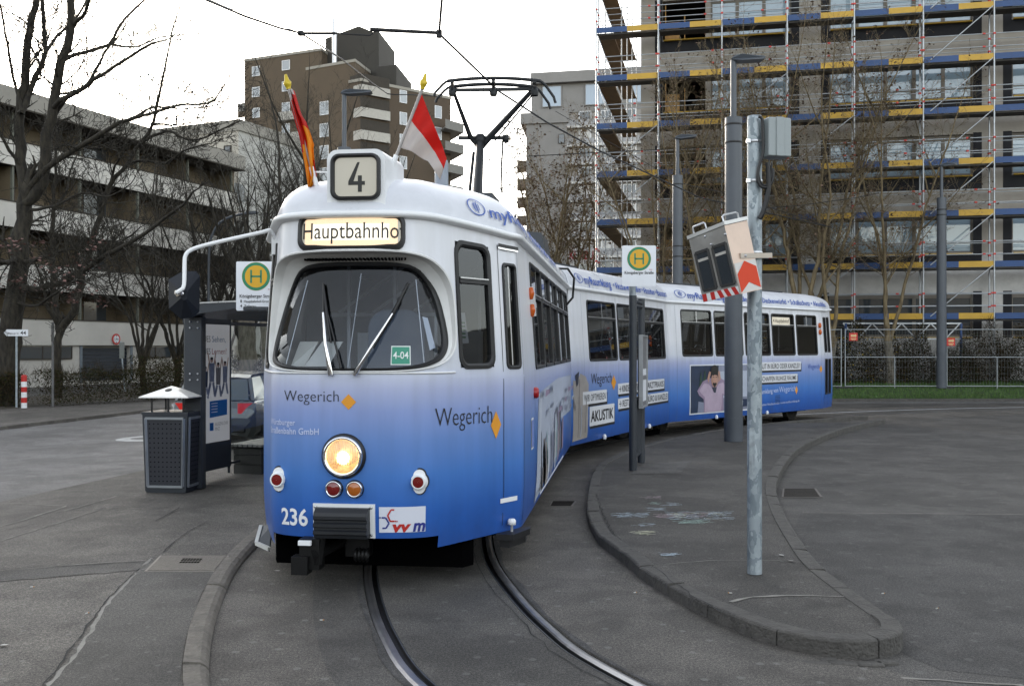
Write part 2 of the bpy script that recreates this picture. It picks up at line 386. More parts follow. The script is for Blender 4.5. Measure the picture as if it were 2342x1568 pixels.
kerb_run('island_kerb', outl, ISZ + .004, .14, KERB, side=-1, stone=.62, bev=.018)
def inset(line, k):
    o = []
    for i, p in enumerate(line):
        a = line[max(i - 1, 0)]; b = line[min(i + 1, len(line) - 1)]; t = (b - a).normalized(); o.append(Vector((p.x - t.y * k, p.y + t.x * k, 0)))
    return o
inn = inset(outl, .135); n = len(inn); k = min(range(n), key=lambda i: inn[i].y)
# top sheet: join the two flanks level by level
fl = sorted([p for p in inn[:k + 1]], key=lambda p: p.y); fr_ = sorted(inn[k:], key=lambda p: p.y)
def xat(l, y):
    if y <= l[0].y: return l[0].x
    for a, b in zip(l, l[1:]):
        if a.y <= y <= b.y: return a.x + (b.x - a.x) * ((y - a.y) / max(1e-6, b.y - a.y))
    return l[-1].x
ys = [inn[k].y + .001 + q * .06 for q in range(14)] + [inn[k].y + .85 + q * .3 for q in range(58)]
ys = [y for y in ys if y < min(fl[-1].y, fr_[-1].y)]
mb = MB(); mb.strip([Vector((xat(fl, y) - .02, y, ISZ - .004)) for y in ys], [Vector((xat(fr_, y) + .02, y, ISZ - .004)) for y in ys]); mb.build('island_pavement', A_ISLE, kind='structure')
# ------------------------------------------------------------------ surface marks on pavements
def ribbon(name, pts, w, z, matr, jit=.012):
    L = catmull([Vector((p[0], p[1], z)) for p in pts], .08); a = []; b = []
    for i, p in enumerate(L):
        q = L[max(i - 1, 0)]; r = L[min(i + 1, len(L) - 1)]; t = (r - q).normalized(); nn = Vector((t.y, -t.x, 0)); ww = w * R.uniform(.35, 1.25); c = p + nn * R.uniform(-jit, jit)
        a.append(c + nn * ww / 2); b.append(c - nn * ww / 2)
    MB().strip(a, b).build(name, matr, kind='structure')
def gl(pts, z): return [tuple(G(u, v, z))[:2] for u, v in pts]
pz = PLZ
for pts, w in [(((110, 1568), (190, 1470), (250, 1372), (320, 1300), (345, 1275)), .03), (((0, 1305), (150, 1292), (330, 1280)), .022), (((0, 1327), (160, 1315), (330, 1300)), .022),
               (((0, 1203), (80, 1180), (152, 1156)), .03), (((0, 1236), (90, 1208), (228, 1164)), .02), (((20, 1150), (150, 1156)), .02), (((145, 1168), (265, 1134)), .025), (((0, 1212), (80, 1195)), .02), (((150, 1166), (250, 1160), (330, 1162)), .016)]:
    ribbon('joint_sealant', gl(pts, pz), w, pz + .001, SEAL)
for pts in [((372, 1262), (430, 1215), (468, 1196), (480, 1200)), ((352, 1193), (410, 1160)), ((100, 1568), (245, 1372), (318, 1300)), ((0, 1302), (340, 1283))]:
    ribbon('pavement_crack', gl(pts, pz), .012, pz + .005, CRACK, .01)
iz = ISZ
ribbon('joint_sealant', gl(((1670, 1375), (1720, 1364), (1800, 1361), (1930, 1362)), iz), .035, iz + .001, SEAL)
ribbon('joint_sealant', gl(((1520, 1290), (1600, 1282), (1700, 1279), (1850, 1284)), iz), .012, iz + .001, SEAL)
ribbon('joint_sealant', gl(((1835, 1172), (1990, 1173), (2340, 1176)), 0), .02, .005, SEAL)
ribbon('joint_sealant', gl(((1940, 1535), (2040, 1548), (2340, 1568)), 0), .03, .005, SEAL)
ribbon('pavement_crack', gl(((1362, 1130), (1400, 1215), (1470, 1275), (1560, 1345), (1650, 1402)), iz), .012, iz + .005, CRACK, .015)
MARK = mat('worn_road_marking', (.42, .42, .41), .8, var=.35, scale=5)
ribbon('road_edge_line', [(8.9, 26.9), (11.5, 28.1), (15.5, 29.6), (22, 31.3), (40, 33.2)], .11, .006, MARK, .005)
# patch of lighter asphalt below the sign posts
p4 = [G(u, v, iz) for u, v in ((1440, 1083), (1555, 1082), (1580, 1053), (1470, 1060))]
MB().add([(p.x, p.y, iz + .001) for p in p4], [(0, 1, 2, 3)]).build('pavement_patch', asphalt('pale_patch_asphalt', .078, (1.02, 1, .98)), kind='structure')
def patch(pts, z, m_, name='pavement_patch'): q = [G(u, v, z) for u, v in pts]; MB().add([(p.x, p.y, z) for p in q], [tuple(range(len(q)))]).build(name, m_, kind='structure')
A_WDARK = asphalt('darker_walk_asphalt', .066, (1.03, 1, .96), 4.0); A_STRIP = asphalt('trench_asphalt', .058, (1.03, 1, .97)); A_RDARK = asphalt('darker_road_asphalt', .053, (1.02, 1, 1.0), 2.4)
patch(((110, 1568), (60, 1640), (395, 1640), (408, 1568), (424, 1460), (458, 1360), (500, 1290), (345, 1280), (320, 1300), (250, 1372), (190, 1470)), pz + .0008, A_WDARK)
patch(((-60, 1309), (150, 1292), (330, 1281), (322, 1300), (160, 1315), (-60, 1331)), pz + .0012, A_STRIP)
patch(((1830, 1174), (2800, 1180), (2800, 1600), (2150, 1530), (2060, 1490), (1930, 1400), (1800, 1250)), .0016, A_RDARK, 'road_patch')
# paving bricks by the shelter
def brick_mat():
    m = bpy.data.materials.new('paving_bricks'); m.use_nodes = True; t = m.node_tree; b = t.nodes['Principled BSDF']; tc = t.nodes.new('ShaderNodeTexCoord'); br = t.nodes.new('ShaderNodeTexBrick')
    br.inputs['Scale'].default_value = 5; br.inputs['Color1'].default_value = (.10, .09, .08, 1); br.inputs['Color2'].default_value = (.15, .135, .115, 1); br.inputs['Mortar'].default_value = (.03, .03, .028, 1); br.inputs['Mortar Size'].default_value = .03
    t.links.new(tc.outputs['Object'], br.inputs['Vector']); t.links.new(br.outputs[0], b.inputs['Base Color']); b.inputs['Roughness'].default_value = .85; return m
p4 = [(-4.35, 13.4), (-2.6, 13.4), (-2.4, 19.5), (-4.3, 19.5)]
MB().add([(x, y, PLZ + .001) for x, y in p4], [(0, 1, 2, 3)]).build('shelter_paving', brick_mat(), kind='structure')
# service cover
c = MB(); q = [G(u, v, PLZ) for u, v in ((330, 1306), (494, 1307), (524, 1270), (366, 1270))]
cx = sum((p.x for p in q)) / 4; cy = sum((p.y for p in q)) / 4
cr = thing('service_cover', 'rectangular steel service cover set in the platform beside the kerb', 'manhole cover', (cx, cy, PLZ))
def sheet(pts, z, matr, name, parent, sc=1, h=.004):
    m_ = MB(); m_.prism([(cx + (p.x - cx) * sc, cy + (p.y - cy) * sc) for p in pts], z - h, z); return m_.build(name, matr, parent)
sheet(q, PLZ + .004, mat('cover_frame_steel', (.19, .175, .155), .6, .4, var=.25), 'frame', cr)
sheet(q, PLZ + .008, mat('cover_checker', (.115, .105, .09), .6, .4, var=.3, scale=25, bump=.8, bscale=60), 'lid', cr, .93)
hb = MB(); ex = (q[1] - q[0]) * .1; ey = (q[3] - q[0]) * .1
for i in range(7):
    for j in range(3): hb.box(Vector((cx, cy, PLZ + .010)) + ex * (i - 2.4) * .42 + ey * (j * 1.1), (.018, .02, .006))
hb.build('lifting_slots', M_DARKVOID, cr)
# drains
def drain(c4, z, label, bars=9):
    q = [G(u, v, z) for u, v in c4]; c = sum(q, Vector()) / 4; t = thing('drain_grate', label, 'drain', (c.x, c.y, z))
    fr = MB(); fr.prism([(p.x, p.y) for p in q], z + .001, z + .006); fr.build('frame', mat('cast_iron', (.11, .10, .09), .6, .3, var=.3), t)
    gr = MB()
    for i in range(bars):
        f = (i + .7) / (bars + .4); a = q[0].lerp(q[3], f); b = q[1].lerp(q[2], f); gr.bar(a.lerp(b, .05) + Vector((0, 0, .008)), a.lerp(b, .93) + Vector((0, 0, .008)), .018, .006)
    gr.build('slot_bars', M_DARKVOID, t)
drain(((1787, 1137), (1881, 1137), (1866, 1117), (1790, 1117)), .004, 'iron road drain against the right kerb of the island')
drain(((1255, 1158), (1308, 1158), (1318, 1146), (1262, 1146)), LANE, 'dark drain grate between the tram side and the island kerb', 6)
# setts at the island tip
SETT = ('leftmost', 'second from the left of the', 'fourth from the left of the', 'rightmost', 'rearmost')
for i, (u, v) in enumerate(((1862, 1520), (1925, 1520), (1990, 1522), (2025, 1517), (1895, 1513))):
    p = G(u, v, 0); m_ = MB(); m_.bbox((p.x, p.y, .006), (.20 - .02 * i, .075, .03), .008, R.uniform(-.2, .2)); o = m_.build('granite_sett', KERB); tag(o, 'worn granite sett at the island tip, ' + SETT[i] + (' of the five' if ' ' not in SETT[i] else ' five'), 'paving stone', 'setts below the island tip')
# chalk drawing
ck = [mat('chalk_' + n_, c_, .95, var=.3, scale=60) for n_, c_ in (('pale_blue', (.50, .60, .68)), ('yellow', (.62, .62, .45)), ('pink', (.55, .42, .46)), ('green', (.42, .60, .53)))]
cm = MB()
def scrib(u, v, du, dv, k, mi):
    for _ in range(int(k * 1.8)):
        a = G(u + R.uniform(-du, du), v + R.uniform(-dv, dv), iz); ang = R.uniform(-.5, .5); l = R.uniform(.04, .16)
        pts = [a + Vector((cos(ang) * l * s_ + R.uniform(-.01, .01), sin(ang) * l * s_ * 1.3 + R.uniform(-.02, .02), .002)) for s_ in (-.5, 0, .5)]
        for p_, q_ in zip(pts, pts[1:]):
            n_ = (q_ - p_).normalized().cross(Vector((0, 0, 1))) * R.uniform(.0015, .0042); cm.add([p_ + n_, q_ + n_, q_ - n_, p_ - n_], [(0, 1, 2, 3)], mi)
for a in ((1440, 1177, 35, 5, 26, 0), (1600, 1178, 70, 9, 46, 0), (1590, 1180, 60, 8, 16, 1), (1560, 1176, 60, 6, 18, 2), (1585, 1192, 35, 5, 16, 3), (1495, 1163, 22, 3, 8, 0), (1530, 1152, 18, 4, 6, 0), (1493, 1137, 20, 3, 7, 2), (1497, 1150, 6, 2, 4, 3), (1470, 1218, 18, 4, 14, 1), (1530, 1267, 18, 3, 8, 0), (1480, 1200, 24, 3, 6, 0)): scrib(*a)
tag(cm.build('chalk_drawing', ck), 'pastel chalk scribbles drawn on the island asphalt left of the galvanised pole', 'chalk drawing')
# litter
def litter(u, v, z, ang, kind, label):
    p = G(u, v, z); m_ = MB(); d = Vector((cos(ang), sin(ang), 0)); r = .004; p = p + Vector((0, 0, r + .001))
    if kind == 'cigarette':
        m_.tube([p - d * .018, p + d * .002], r, 6, 0); m_.tube([p + d * .002, p + d * .012], r * 1.03, 6, 1)
        o = m_.build('cigarette_butt', [mat('paper_white', (.5, .49, .46), .8, var=0), mat('filter_tan', (.38, .2, .08), .8, var=0)])
    else:
        m_.add([p + d * .03, p + Vector((-d.y, d.x, .2)) * .03, p - d * .03 + Vector((0, 0, .008)), p + Vector((d.y, -d.x, .1)) * .025], [(0, 1, 2, 3)])
        o = m_.build('paper_scrap', mat('paper_white', (.5, .49, .46), .8, var=0))
    tag(o, label, 'litter', 'litter on the ground')
for u, v, z, lab in ((737, 1418, LANE, 'cigarette butt on the track bed left of the tram coupler'), (1668, 1356, iz, 'cigarette butt on the island pavement just left of the galvanised pole foot'), (1560, 1376, .03, 'cigarette butt below the track side island kerb, the farther one'), (2143, 1391, 0, 'cigarette butt lying alone on the road right of the island tip'),
                     (2020, 1357, 0, 'cigarette butt on the road beside the right island kerb'), (200, 1402, PLZ, 'cigarette butt on the platform left of the long sealed joint'), (75, 1342, PLZ, 'cigarette butt on the platform near the left picture edge'), (1453, 1355, .03, 'cigarette butt on the asphalt between the right rail and the island kerb')):
    litter(u, v, z, R.uniform(0, 3), 'cigarette', lab)
for u, v, z, lab in ((1787, 1270, iz, 'pale paper scrap on the island between the pole and the right kerb'), (1809, 1283, iz, 'pale paper scrap at the right kerb of the island'), (2107, 967, 0, 'paper scrap far out on the road behind the island'), (1700, 1070, iz, 'paper scrap on the island behind the galvanised pole'),
                  (635, 1306, PLZ, 'paper scrap under the left end of the tram front'), (10, 1476, PLZ, 'white paper scrap on the platform at the left picture edge'), (1745, 985, iz, 'paper scrap on the island right of the thick mast'), (1783, 1158, 0, 'paper scrap on the road just below the right drain')):
    litter(u, v, z, R.uniform(0, 3), 'scrap', lab)
# road marking on the side road
mk = MB(); o_ = Vector((-8.75, 20.9, .009)); ex = Vector((-.18, -.98, 0)); ey = Vector((.98, -.18, 0))
put_text(mk, '30', lambda x, y: Vector((-7.8, 23.6, .009)) + Vector((-.25, -.97, 0)) * x * 1 + Vector((.97, -.25, 0)) * y, 2.9, 1.1, 0, .02)
tag(mk.build('road_marking', MARK), 'worn white speed figures painted on the side road behind the litter bin', 'road marking')
# ------------------------------------------------------------------ the tram: three body sections on a common profile
ZG = 2.93; ZR = 3.36
class Sec:
    skew = 0.0
    def __init__(s, cx, cy, ang, ctrl, L):
        s.c = Vector((cx, cy, 0)); s.b = Vector((sin(ang), cos(ang), 0)); s.r = Vector((cos(ang), -sin(ang), 0)); s.L = L
        half = [(q.x, q.y) for q in catmull([(a, b, 0) for a, b in ctrl], .02)]
        s.pts = [half[0]]; s.ps = [0.0]
        for q in half[1:]:
            d = sqrt((q[0] - s.pts[-1][0]) ** 2 + (q[1] - s.pts[-1][1]) ** 2)
            if d > 1e-5: s.ps.append(s.ps[-1] + d); s.pts.append(q)
        s.PL = s.ps[-1]; s.nb = max(0.0, -ctrl[0][1])
    def plan(s, p):
        """plan point and outward normal at outline distance p (negative: mirrored side)"""
        sg = -1 if p < 0 else 1; a = min(abs(p), s.PL - 1e-6)
        import bisect
        i = max(1, bisect.bisect_left(s.ps, a)); i = min(i, len(s.ps) - 1); f = (a - s.ps[i - 1]) / (s.ps[i] - s.ps[i - 1])
        q0, q1 = s.pts[i - 1], s.pts[i]; w = q0[0] + (q1[0] - q0[0]) * f; b = q0[1] + (q1[1] - q0[1]) * f
        j0, j1 = max(0, i - 3), min(len(s.pts) - 1, i + 2); tx, ty = s.pts[j1][0] - s.pts[j0][0], s.pts[j1][1] - s.pts[j0][1]
        if j0 == 0 and a < .06: tx, ty = 1, 0
        l = sqrt(tx * tx + ty * ty); return sg * w, b, sg * ty / l, -tx / l
    def lift(s, p): return .075 * max(0, 1 - (abs(p) / 1.7) ** 2) if s.nb > .5 else 0
    def p_at(s, b): 
        """outline distance of the straight flank at length position b"""
        return s.PL - (s.L - b)
    def W(s, w, b, z): return s.c + s.r * (w + s.skew * min(0, b)) + s.b * b + Vector((0, 0, z))
    def inset(s, z):
        return (max(0, .75 - z) ** 2) * .16 + max(0, z - 1.7) * .066
    def pt(s, p, z, off=0.0):
        w, b, nx, ny = s.plan(p); k = off - s.inset(z)
        zz = z + (s.lift(p) * min(1.2, max(0, z - 2.6) / .33))
        return s.W(w + nx * k, b + ny * k, zz)
    def nrm(s, p):
        w, b, nx, ny = s.plan(p); return s.r * nx + s.b * ny
    def roof(s, p, t, off=0.0):
        w, b, nx, ny = s.plan(p); k = -.075; w += nx * k; b += ny * k
        f = t * pi / 2; sc = max(0, cos(f)) ** .55; h = sin(f) ** .9
        bc = max(b, .15) if s.nb > .5 else b
        z = ZG + .035 + s.lift(p) * (1 - h) + (ZR - ZG) * h
        q = s.W(w * sc, bc + (b - bc) * sc, z)
        if off: q = q + (s.nrm(p) * sc * .8 + Vector((0, 0, .25 + h))).normalized() * off
        return q
    def hit(s, u, v, side=1, lo=0.0, hi=None):
        """outline distance and height of the flank point seen at a survey mark"""
        hi = hi or s.PL; best = None
        for k in range(4):
            n = 60; st = (hi - lo) / n
            for i in range(n + 1):
                p = side * (lo + st * i)
                z = 1.6
                for _ in range(4):
                    q = s.pt(p, z); z = HC - (v - VH) / F * q.y - (q.z - z)
                q = s.pt(p, z); uu = UC + q.x / q.y * F; e = abs(uu - u)
                if best is None or e < best[0]: best = (e, p, z)
            c = abs(best[1]); lo, hi = max(0, c - st), c + st
        return best[1], best[2]
NOSE = [(0, -1.15), (.22, -1.148), (.42, -1.125), (.57, -1.07), (.68, -.98), (.76, -.85), (.88, -.62), (1.0, -.385), (1.1, -.19), (1.165, -.06), (1.195, .04), (1.2, .16), (1.2, .30), (1.2, .48), (1.2, .72), (1.2, 1.1)]
LA, LB, LC = 7.35, 5.75, 6.95
SA = Sec(-1.085, 8.96, radians(6.7), NOSE + [(1.2, 2), (1.2, LA)], LA)
aB = radians(25.0); aC = radians(44.7)
jA = SA.W(0, LA + .17, 0)
SA.skew = .07
SB = Sec(jA.x + .16 * sin(aB), jA.y + .16 * cos(aB), aB, [(0, 0), (.5, 0), (.9, 0), (1.08, 0), (1.15, .005), (1.195, .05), (1.2, .12), (1.2, .2), (1.2, .32), (1.2, .5), (1.2, .8), (1.2, 1.3), (1.2, 2.2), (1.2, LB)], LB)
jB = SB.W(0, LB + .17, 0)
eC = jB + Vector((sin(aC), cos(aC), 0)) * (LC + .16)
NOSE_R = [(0, -1.36), (.3, -1.35), (.55, -1.31), (.74, -1.22), (.87, -1.07), (.94, -.87), (1.02, -.60), (1.09, -.34), (1.15, -.13), (1.185, .0), (1.198, .10), (1.2, .2), (1.2, .32), (1.2, .5), (1.2, .75), (1.2, 1.15)]
SCc = Sec(eC.x, eC.y, aC + pi, NOSE_R + [(1.2, 2), (1.2, LC)], LC)
# ------------------------------------------------------------------ tram materials
def livery():
    m = bpy.data.materials.new('blue_fade_livery'); m.use_nodes = True; t = m.node_tree; b = t.nodes['Principled BSDF']; L = t.links.new
    tc = t.nodes.new('ShaderNodeTexCoord'); sp = t.nodes.new('ShaderNodeSeparateXYZ'); L(tc.outputs['Object'], sp.inputs[0])
    dv = t.nodes.new('ShaderNodeMath'); dv.operation = 'DIVIDE'; dv.inputs[1].default_value = 3.0; L(sp.outputs[2], dv.inputs[0])
    r = t.nodes.new('ShaderNodeValToRGB'); e = r.color_ramp.elements
    st = [(.40, (.010, .108, .48)), (.65, (.019, .128, .50)), (.95, (.058, .185, .53)), (1.22, (.135, .25, .56)), (1.45, (.25, .33, .61)), (1.62, (.40, .445, .65)), (1.80, (.62, .65, .73)), (2.1, (.74, .75, .79))]
    e[0].position = st[0][0] / 3; e[0].color = (*st[0][1], 1); e[1].position = st[-1][0] / 3; e[1].color = (*st[-1][1], 1)
    for z, c in st[1:-1]: q = e.new(z / 3); q.color = (*c, 1)
    L(dv.outputs[0], r.inputs[0])
    mp = t.nodes.new('ShaderNodeMapping'); mp.inputs['Scale'].default_value = (5, 5, .5); L(tc.outputs['Object'], mp.inputs[0])
    n = t.nodes.new('ShaderNodeTexNoise'); n.inputs['Scale'].default_value = 1.6; n.inputs['Detail'].default_value = 7; L(mp.outputs[0], n.inputs['Vector'])
    r2 = t.nodes.new('ShaderNodeValToRGB'); r2.color_ramp.elements[0].position = .32; r2.color_ramp.elements[0].color = (.90, .895, .88, 1); r2.color_ramp.elements[1].position = .62; r2.color_ramp.elements[1].color = (1, 1, 1, 1)
    L(n.outputs['Fac'], r2.inputs[0])
    n4 = t.nodes.new('ShaderNodeTexNoise'); n4.inputs['Scale'].default_value = 3.5; n4.inputs['Detail'].default_value = 9; n4.inputs['Roughness'].default_value = .7; L(tc.outputs['Object'], n4.inputs['Vector'])      # road grime on the skirt, wash streaks above
    gz = t.nodes.new('ShaderNodeMapRange'); gz.inputs['From Min'].default_value = .95; gz.inputs['From Max'].default_value = .38; L(sp.outputs[2], gz.inputs['Value'])
    gm1 = t.nodes.new('ShaderNodeMath'); gm1.operation = 'MULTIPLY'; L(gz.outputs[0], gm1.inputs[0]); L(n4.outputs['Fac'], gm1.inputs[1])
    gmx = t.nodes.new('ShaderNodeMix'); gmx.data_type = 'RGBA'; L(gm1.outputs[0], gmx.inputs[0]); L(r.outputs[0], gmx.inputs[6]); gmx.inputs[7].default_value = (.030, .060, .20, 1)
    mx = t.nodes.new('ShaderNodeMix'); mx.data_type = 'RGBA'; mx.blend_type = 'MULTIPLY'; mx.inputs[0].default_value = 1; L(gmx.outputs[2], mx.inputs[6]); L(r2.outputs[0], mx.inputs[7])
    gm = t.nodes.new('ShaderNodeNewGeometry'); m2 = t.nodes.new('ShaderNodeMix'); m2.data_type = 'RGBA'; L(gm.outputs['Backfacing'], m2.inputs[0]); L(mx.outputs[2], m2.inputs[6]); m2.inputs[7].default_value = (.12, .12, .115, 1)
    L(m2.outputs[2], b.inputs['Base Color'])
    mr = t.nodes.new('ShaderNodeMapRange'); mr.inputs['To Min'].default_value = .26; mr.inputs['To Max'].default_value = .40; L(n.outputs['Fac'], mr.inputs['Value']); L(mr.outputs[0], b.inputs['Roughness'])
    n3 = t.nodes.new('ShaderNodeTexNoise'); n3.inputs['Scale'].default_value = 2.2; n3.inputs['Detail'].default_value = 2; L(tc.outputs['Object'], n3.inputs['Vector'])
    bp = t.nodes.new('ShaderNodeBump'); bp.inputs['Strength'].default_value = .18; bp.inputs['Distance'].default_value = .03; L(n3.outputs['Fac'], bp.inputs['Height']); L(bp.outputs[0], b.inputs['Normal'])
    return m
M_LIV = livery()
M_ROOF = mat('roof_white', (.62, .635, .68), .30, var=.10, scale=2.2, bump=.12, bscale=3)
M_CREAM = mat('visor_white', (.70, .70, .69), .4, var=.08, scale=3)
M_GLASS = glass('tram_window_glass', (.50, .52, .54), 1.1, base=.012)
M_WSCR = glass('windscreen_glass', (.82, .88, .96), .9, base=.0)
M_ALU = mat('window_aluminium', (.5, .5, .5), .35, .8, var=.1)
M_INK = mat('black_lettering', (.012, .012, .013), .5, var=0)
M_NAVY = mat('blue_lettering', (.03, .09, .38), .5, var=0)
M_WLET = mat('white_lettering', (.8, .81, .83), .5, var=0)
M_PALE = mat('pale_lettering', (.52, .58, .78), .5, var=0)
M_ORANGE = mat('orange_emblem', (.72, .30, .02), .5, var=.03)
M_SEAT = mat('dark_red_seat', (.07, .012, .014), .6, var=.2)
M_INT = mat('interior_grey', (.10, .10, .10), .6, var=.1)
M_FLOOR = mat('tram_floor', (.04, .04, .042), .7, var=.1)
tram = thing('articulated_tram', 'white and blue articulated tram with one lit headlight showing line 4', 'tram', (SA.c.x, SA.c.y, 0))

def sup(th, a, h1, h2, n, taper=0):
    c, s_ = cos(th), sin(th); x = a * (abs(c) ** (2 / n)) * (1 if c >= 0 else -1); y = (abs(s_) ** (2 / n)) * (1 if s_ >= 0 else -1)
    if y > 0: x *= 1 - taper * y
    return x, y * (h1 if y > 0 else h2)
WZ = 2.17
def W_out(th): x, y = sup(th, .895, .46, .40, 3.5, .02); return x, WZ + y
def O_out(th): x, y = sup(th, .95, .53, .408, 3.7, .01); return x, WZ + y
def in_O(p, z):
    y = z - WZ; a = .95 * (1 - (.01 * y / .53 if y > 0 else 0)); h = .53 if y > 0 else .408
    return (abs(p) / a) ** 3.7 + (abs(y) / h) ** 3.7 < .985
def rec(z): return -.012 - .17 * max(0, (z - 1.78) / .85) ** 1.2

def hull(sec, name, holes, nose, fine=.0125, endp=0.0):
    us = set(); zs = set([.36, .42, .455, .56, .66, .78, .95, 1.15, 1.35, 1.55, 1.70, 2.75, 2.82, 2.88, ZG])
    PL = sec.PL
    k = 0.0
    while k < PL: us.add(round(k, 4)); us.add(round(-k, 4)); k += (fine if (nose and k < 1.0) else .04 if k < 2.1 else .25)
    us.add(round(PL, 4)); us.add(round(-PL, 4))
    k = 1.70
    while k < 2.75: zs.add(round(k, 4)); k += fine if nose else .1
    for p0, p1, z0, z1 in holes:
        for q in (p0, p1): us.add(round(q, 4))
        for q in (z0, z1): zs.add(round(q, 4))
    us.add(.745); us.add(-.745)
    def keep(p, z):
        if nose and in_O(p, z): return False
        if sec.nb > .5 and abs(p) < .745 and z < .455: return False
        if endp and abs(p) < endp: return False
        for p0, p1, z0, z1 in holes:
            if p0 < p < p1 and z0 < z < z1: return False
        return True
    us = sorted(us); us = [u for i, u in enumerate(us) if i == 0 or u - us[i - 1] > 1e-3]; zs = sorted(zs)
    mb = MB(); mb.grid(lambda p, z: sec.pt(p, z), us, zs, keep=keep)
    # shadow lip at the bottom edge
    return mb.build(name, M_LIV, tram)
def roof(sec, name):
    us = []; k = 0.0; PL = sec.PL
    while k < PL: us.append(k); k += .04 if k < 2.2 else .3
    us.append(PL); us = [-u for u in reversed(us[1:])] + us
    mb = MB(); mb.grid(lambda p, t: sec.roof(p, t), us, [0, .03, .08, .15, .24, .34, .45, .56, .67, .78, .88, .95, 1.0])
    o = mb.build(name, M_ROOF, tram)
    gt = MB(); L = [u for u in us if abs(u) < PL - .01]
    prof = [(-.09, .035), (-.03, .034), (-.004, .024), (.004, .004), (-.004, -.016), (-.055, -.028)]
    rows = [[sec.pt(p, ZG, a + .058) + Vector((0, 0, h)) for a, h in prof] for p in [-PL] + L + [PL]]
    for r0, r1 in zip(rows, rows[1:]): gt.strip(r0, r1, smooth=True)
    gt.build('rain_gutter', M_WHITE, tram); return o
def ringmesh(mb, fn, outs, closed=True, mi=0, smooth=False):
    """outs: list of (outline pts, off); strips between successive outlines"""
    rows = [[fn(p, z, o) for p, z in pts] for pts, o in outs]
    for a, b in zip(rows, rows[1:]): mb.strip(a, b, mi, smooth, closed=closed)
def rr(p0, p1, z0, z1, r, ins=0):
    w, h = p1 - p0 - 2 * ins, z1 - z0 - 2 * ins; return [((p0 + p1) / 2 + x, (z0 + z1) / 2 + y) for x, y in rrect(w, h, max(.01, min(r - ins * .6, w / 2.01, h / 2.01)), 5)]
def window(sec, p0, p1, z0, z1, r=.07, fw=.035, transom=None, mull=0, parent=None, name='window', frame=None):
    fn = lambda p, z, o: sec.pt(p, z, o)
    mb = MB(); ringmesh(mb, fn, [(rr(p0, p1, z0, z1, r, -.004), -.006), (rr(p0, p1, z0, z1, r, 0), .012), (rr(p0, p1, z0, z1, r, fw * .6), .014), (rr(p0, p1, z0, z1, r, fw), .004), (rr(p0, p1, z0, z1, r, fw), -.05)])
    f = mb.build(name, frame or M_BLACK, parent or tram)
    # pane follows the flank
    pts = rr(p0, p1, z0, z1, r, fw * .8); n = 6; mb = MB(); c = ((p0 + p1) / 2, (z0 + z1) / 2); vs = [fn(c[0], c[1], -.018)]; fs = []
    for p, z in pts: vs.append(fn(p, z, -.018))
    for i in range(len(pts)): fs.append((0, 1 + i, 1 + (i + 1) % len(pts)))
    mb.add(vs, fs); mb.build('pane', M_GLASS, f)
    if transom:
        mb = MB(); a, b = p0 + fw, p1 - fw
        for zz, h, o in ((transom, .03, .012), (transom + .028, .012, .018)):
            mb.add([fn(a, zz - h / 2, o), fn(b, zz - h / 2, o), fn(b, zz + h / 2, o), fn(a, zz + h / 2, o), fn(a, zz - h / 2, -.03), fn(b, zz - h / 2, -.03), fn(b, zz + h / 2, -.03), fn(a, zz + h / 2, -.03)], [(0, 1, 2, 3), (0, 1, 5, 4), (3, 2, 6, 7)], 0 if h > .02 else 1)
        mb.build('transom', [M_BLACK, M_ALU], f)
        if mull:
            mb = MB(); q = (p0 + p1) / 2; mb.add([fn(q - .014, transom, .01), fn(q + .014, transom, .01), fn(q + .014, z1 - fw, .01), fn(q - .014, z1 - fw, .01)], [(0, 1, 2, 3)]); mb.build('mullion', M_ALU, f)
    return f
def hole(p0, p1, z0, z1, i=.012): return (p0 + i, p1 - i, z0 + i, z1 - i)

# window schedules: (p0, p1, z0, z1)
cabw = (.985, 1.44, 1.775, 2.81); doorw = (1.60, 1.81, 1.765, 2.69)
pa = SA.p_at
sideA = [(pa(1.12 + i * 1.2), pa(1.12 + i * 1.2 + 1.15), 1.735, 2.81) for i in range(5)]
sideB = [(SB.p_at(a), SB.p_at(b), 1.72, 2.765) for a, b in ((.87, 2.33), (2.43, 3.87), (3.97, 5.43))]
sideC = [(SCc.p_at(a), SCc.p_at(b), 1.76, 2.79) for a, b in ((.36, 1.42), (1.52, 2.62), (2.72, 3.86), (3.96, 5.13), (5.23, 6.42))]
mir = lambda l: [(-b, -a, c, d) for a, b, c, d in l]
pc0 = SCc.p_at(0); doorC = [(pc0 - .80, pc0 - .50, 1.83, 2.76), (pc0 - .40, pc0 - .10, 1.83, 2.76)]; doorCl = [(a, b, .72, 1.66) for a, b, c_, d_ in doorC]
hull(SA, 'front_section', [hole(*q) for q in [cabw, doorw] + mir([cabw]) + sideA + mir(sideA)], True)
roof(SA, 'front_roof')
hull(SB, 'middle_section', [hole(*q) for q in sideB + mir(sideB)], False, endp=1.1)
roof(SB, 'middle_roof')
hull(SCc, 'rear_section', [hole(*q) for q in sideC + mir(sideC) + mir(doorC) + mir(doorCl) + doorC], False)
roof(SCc, 'rear_roof')
cw = window(SA, *cabw, r=.10, fw=.045, transom=2.50); tag(cw, 'cab side window with a sheet of paper stuck inside')
window(SA, *mir([cabw])[0], r=.10, fw=.045, transom=2.50)
for q in sideA: window(SA, *q, transom=2.47, mull=1)
for q in mir(sideA): window(SA, *q, transom=2.47)
for i, q in enumerate(sideB): window(SB, *q, transom=2.45, mull=1)
for q in mir(sideB): window(SB, *q, transom=2.45)
for i, q in enumerate(mir(sideC)): window(SCc, *q, transom=2.49, mull=1 if i != 1 else 0)
for q in sideC: window(SCc, *q, transom=2.49)
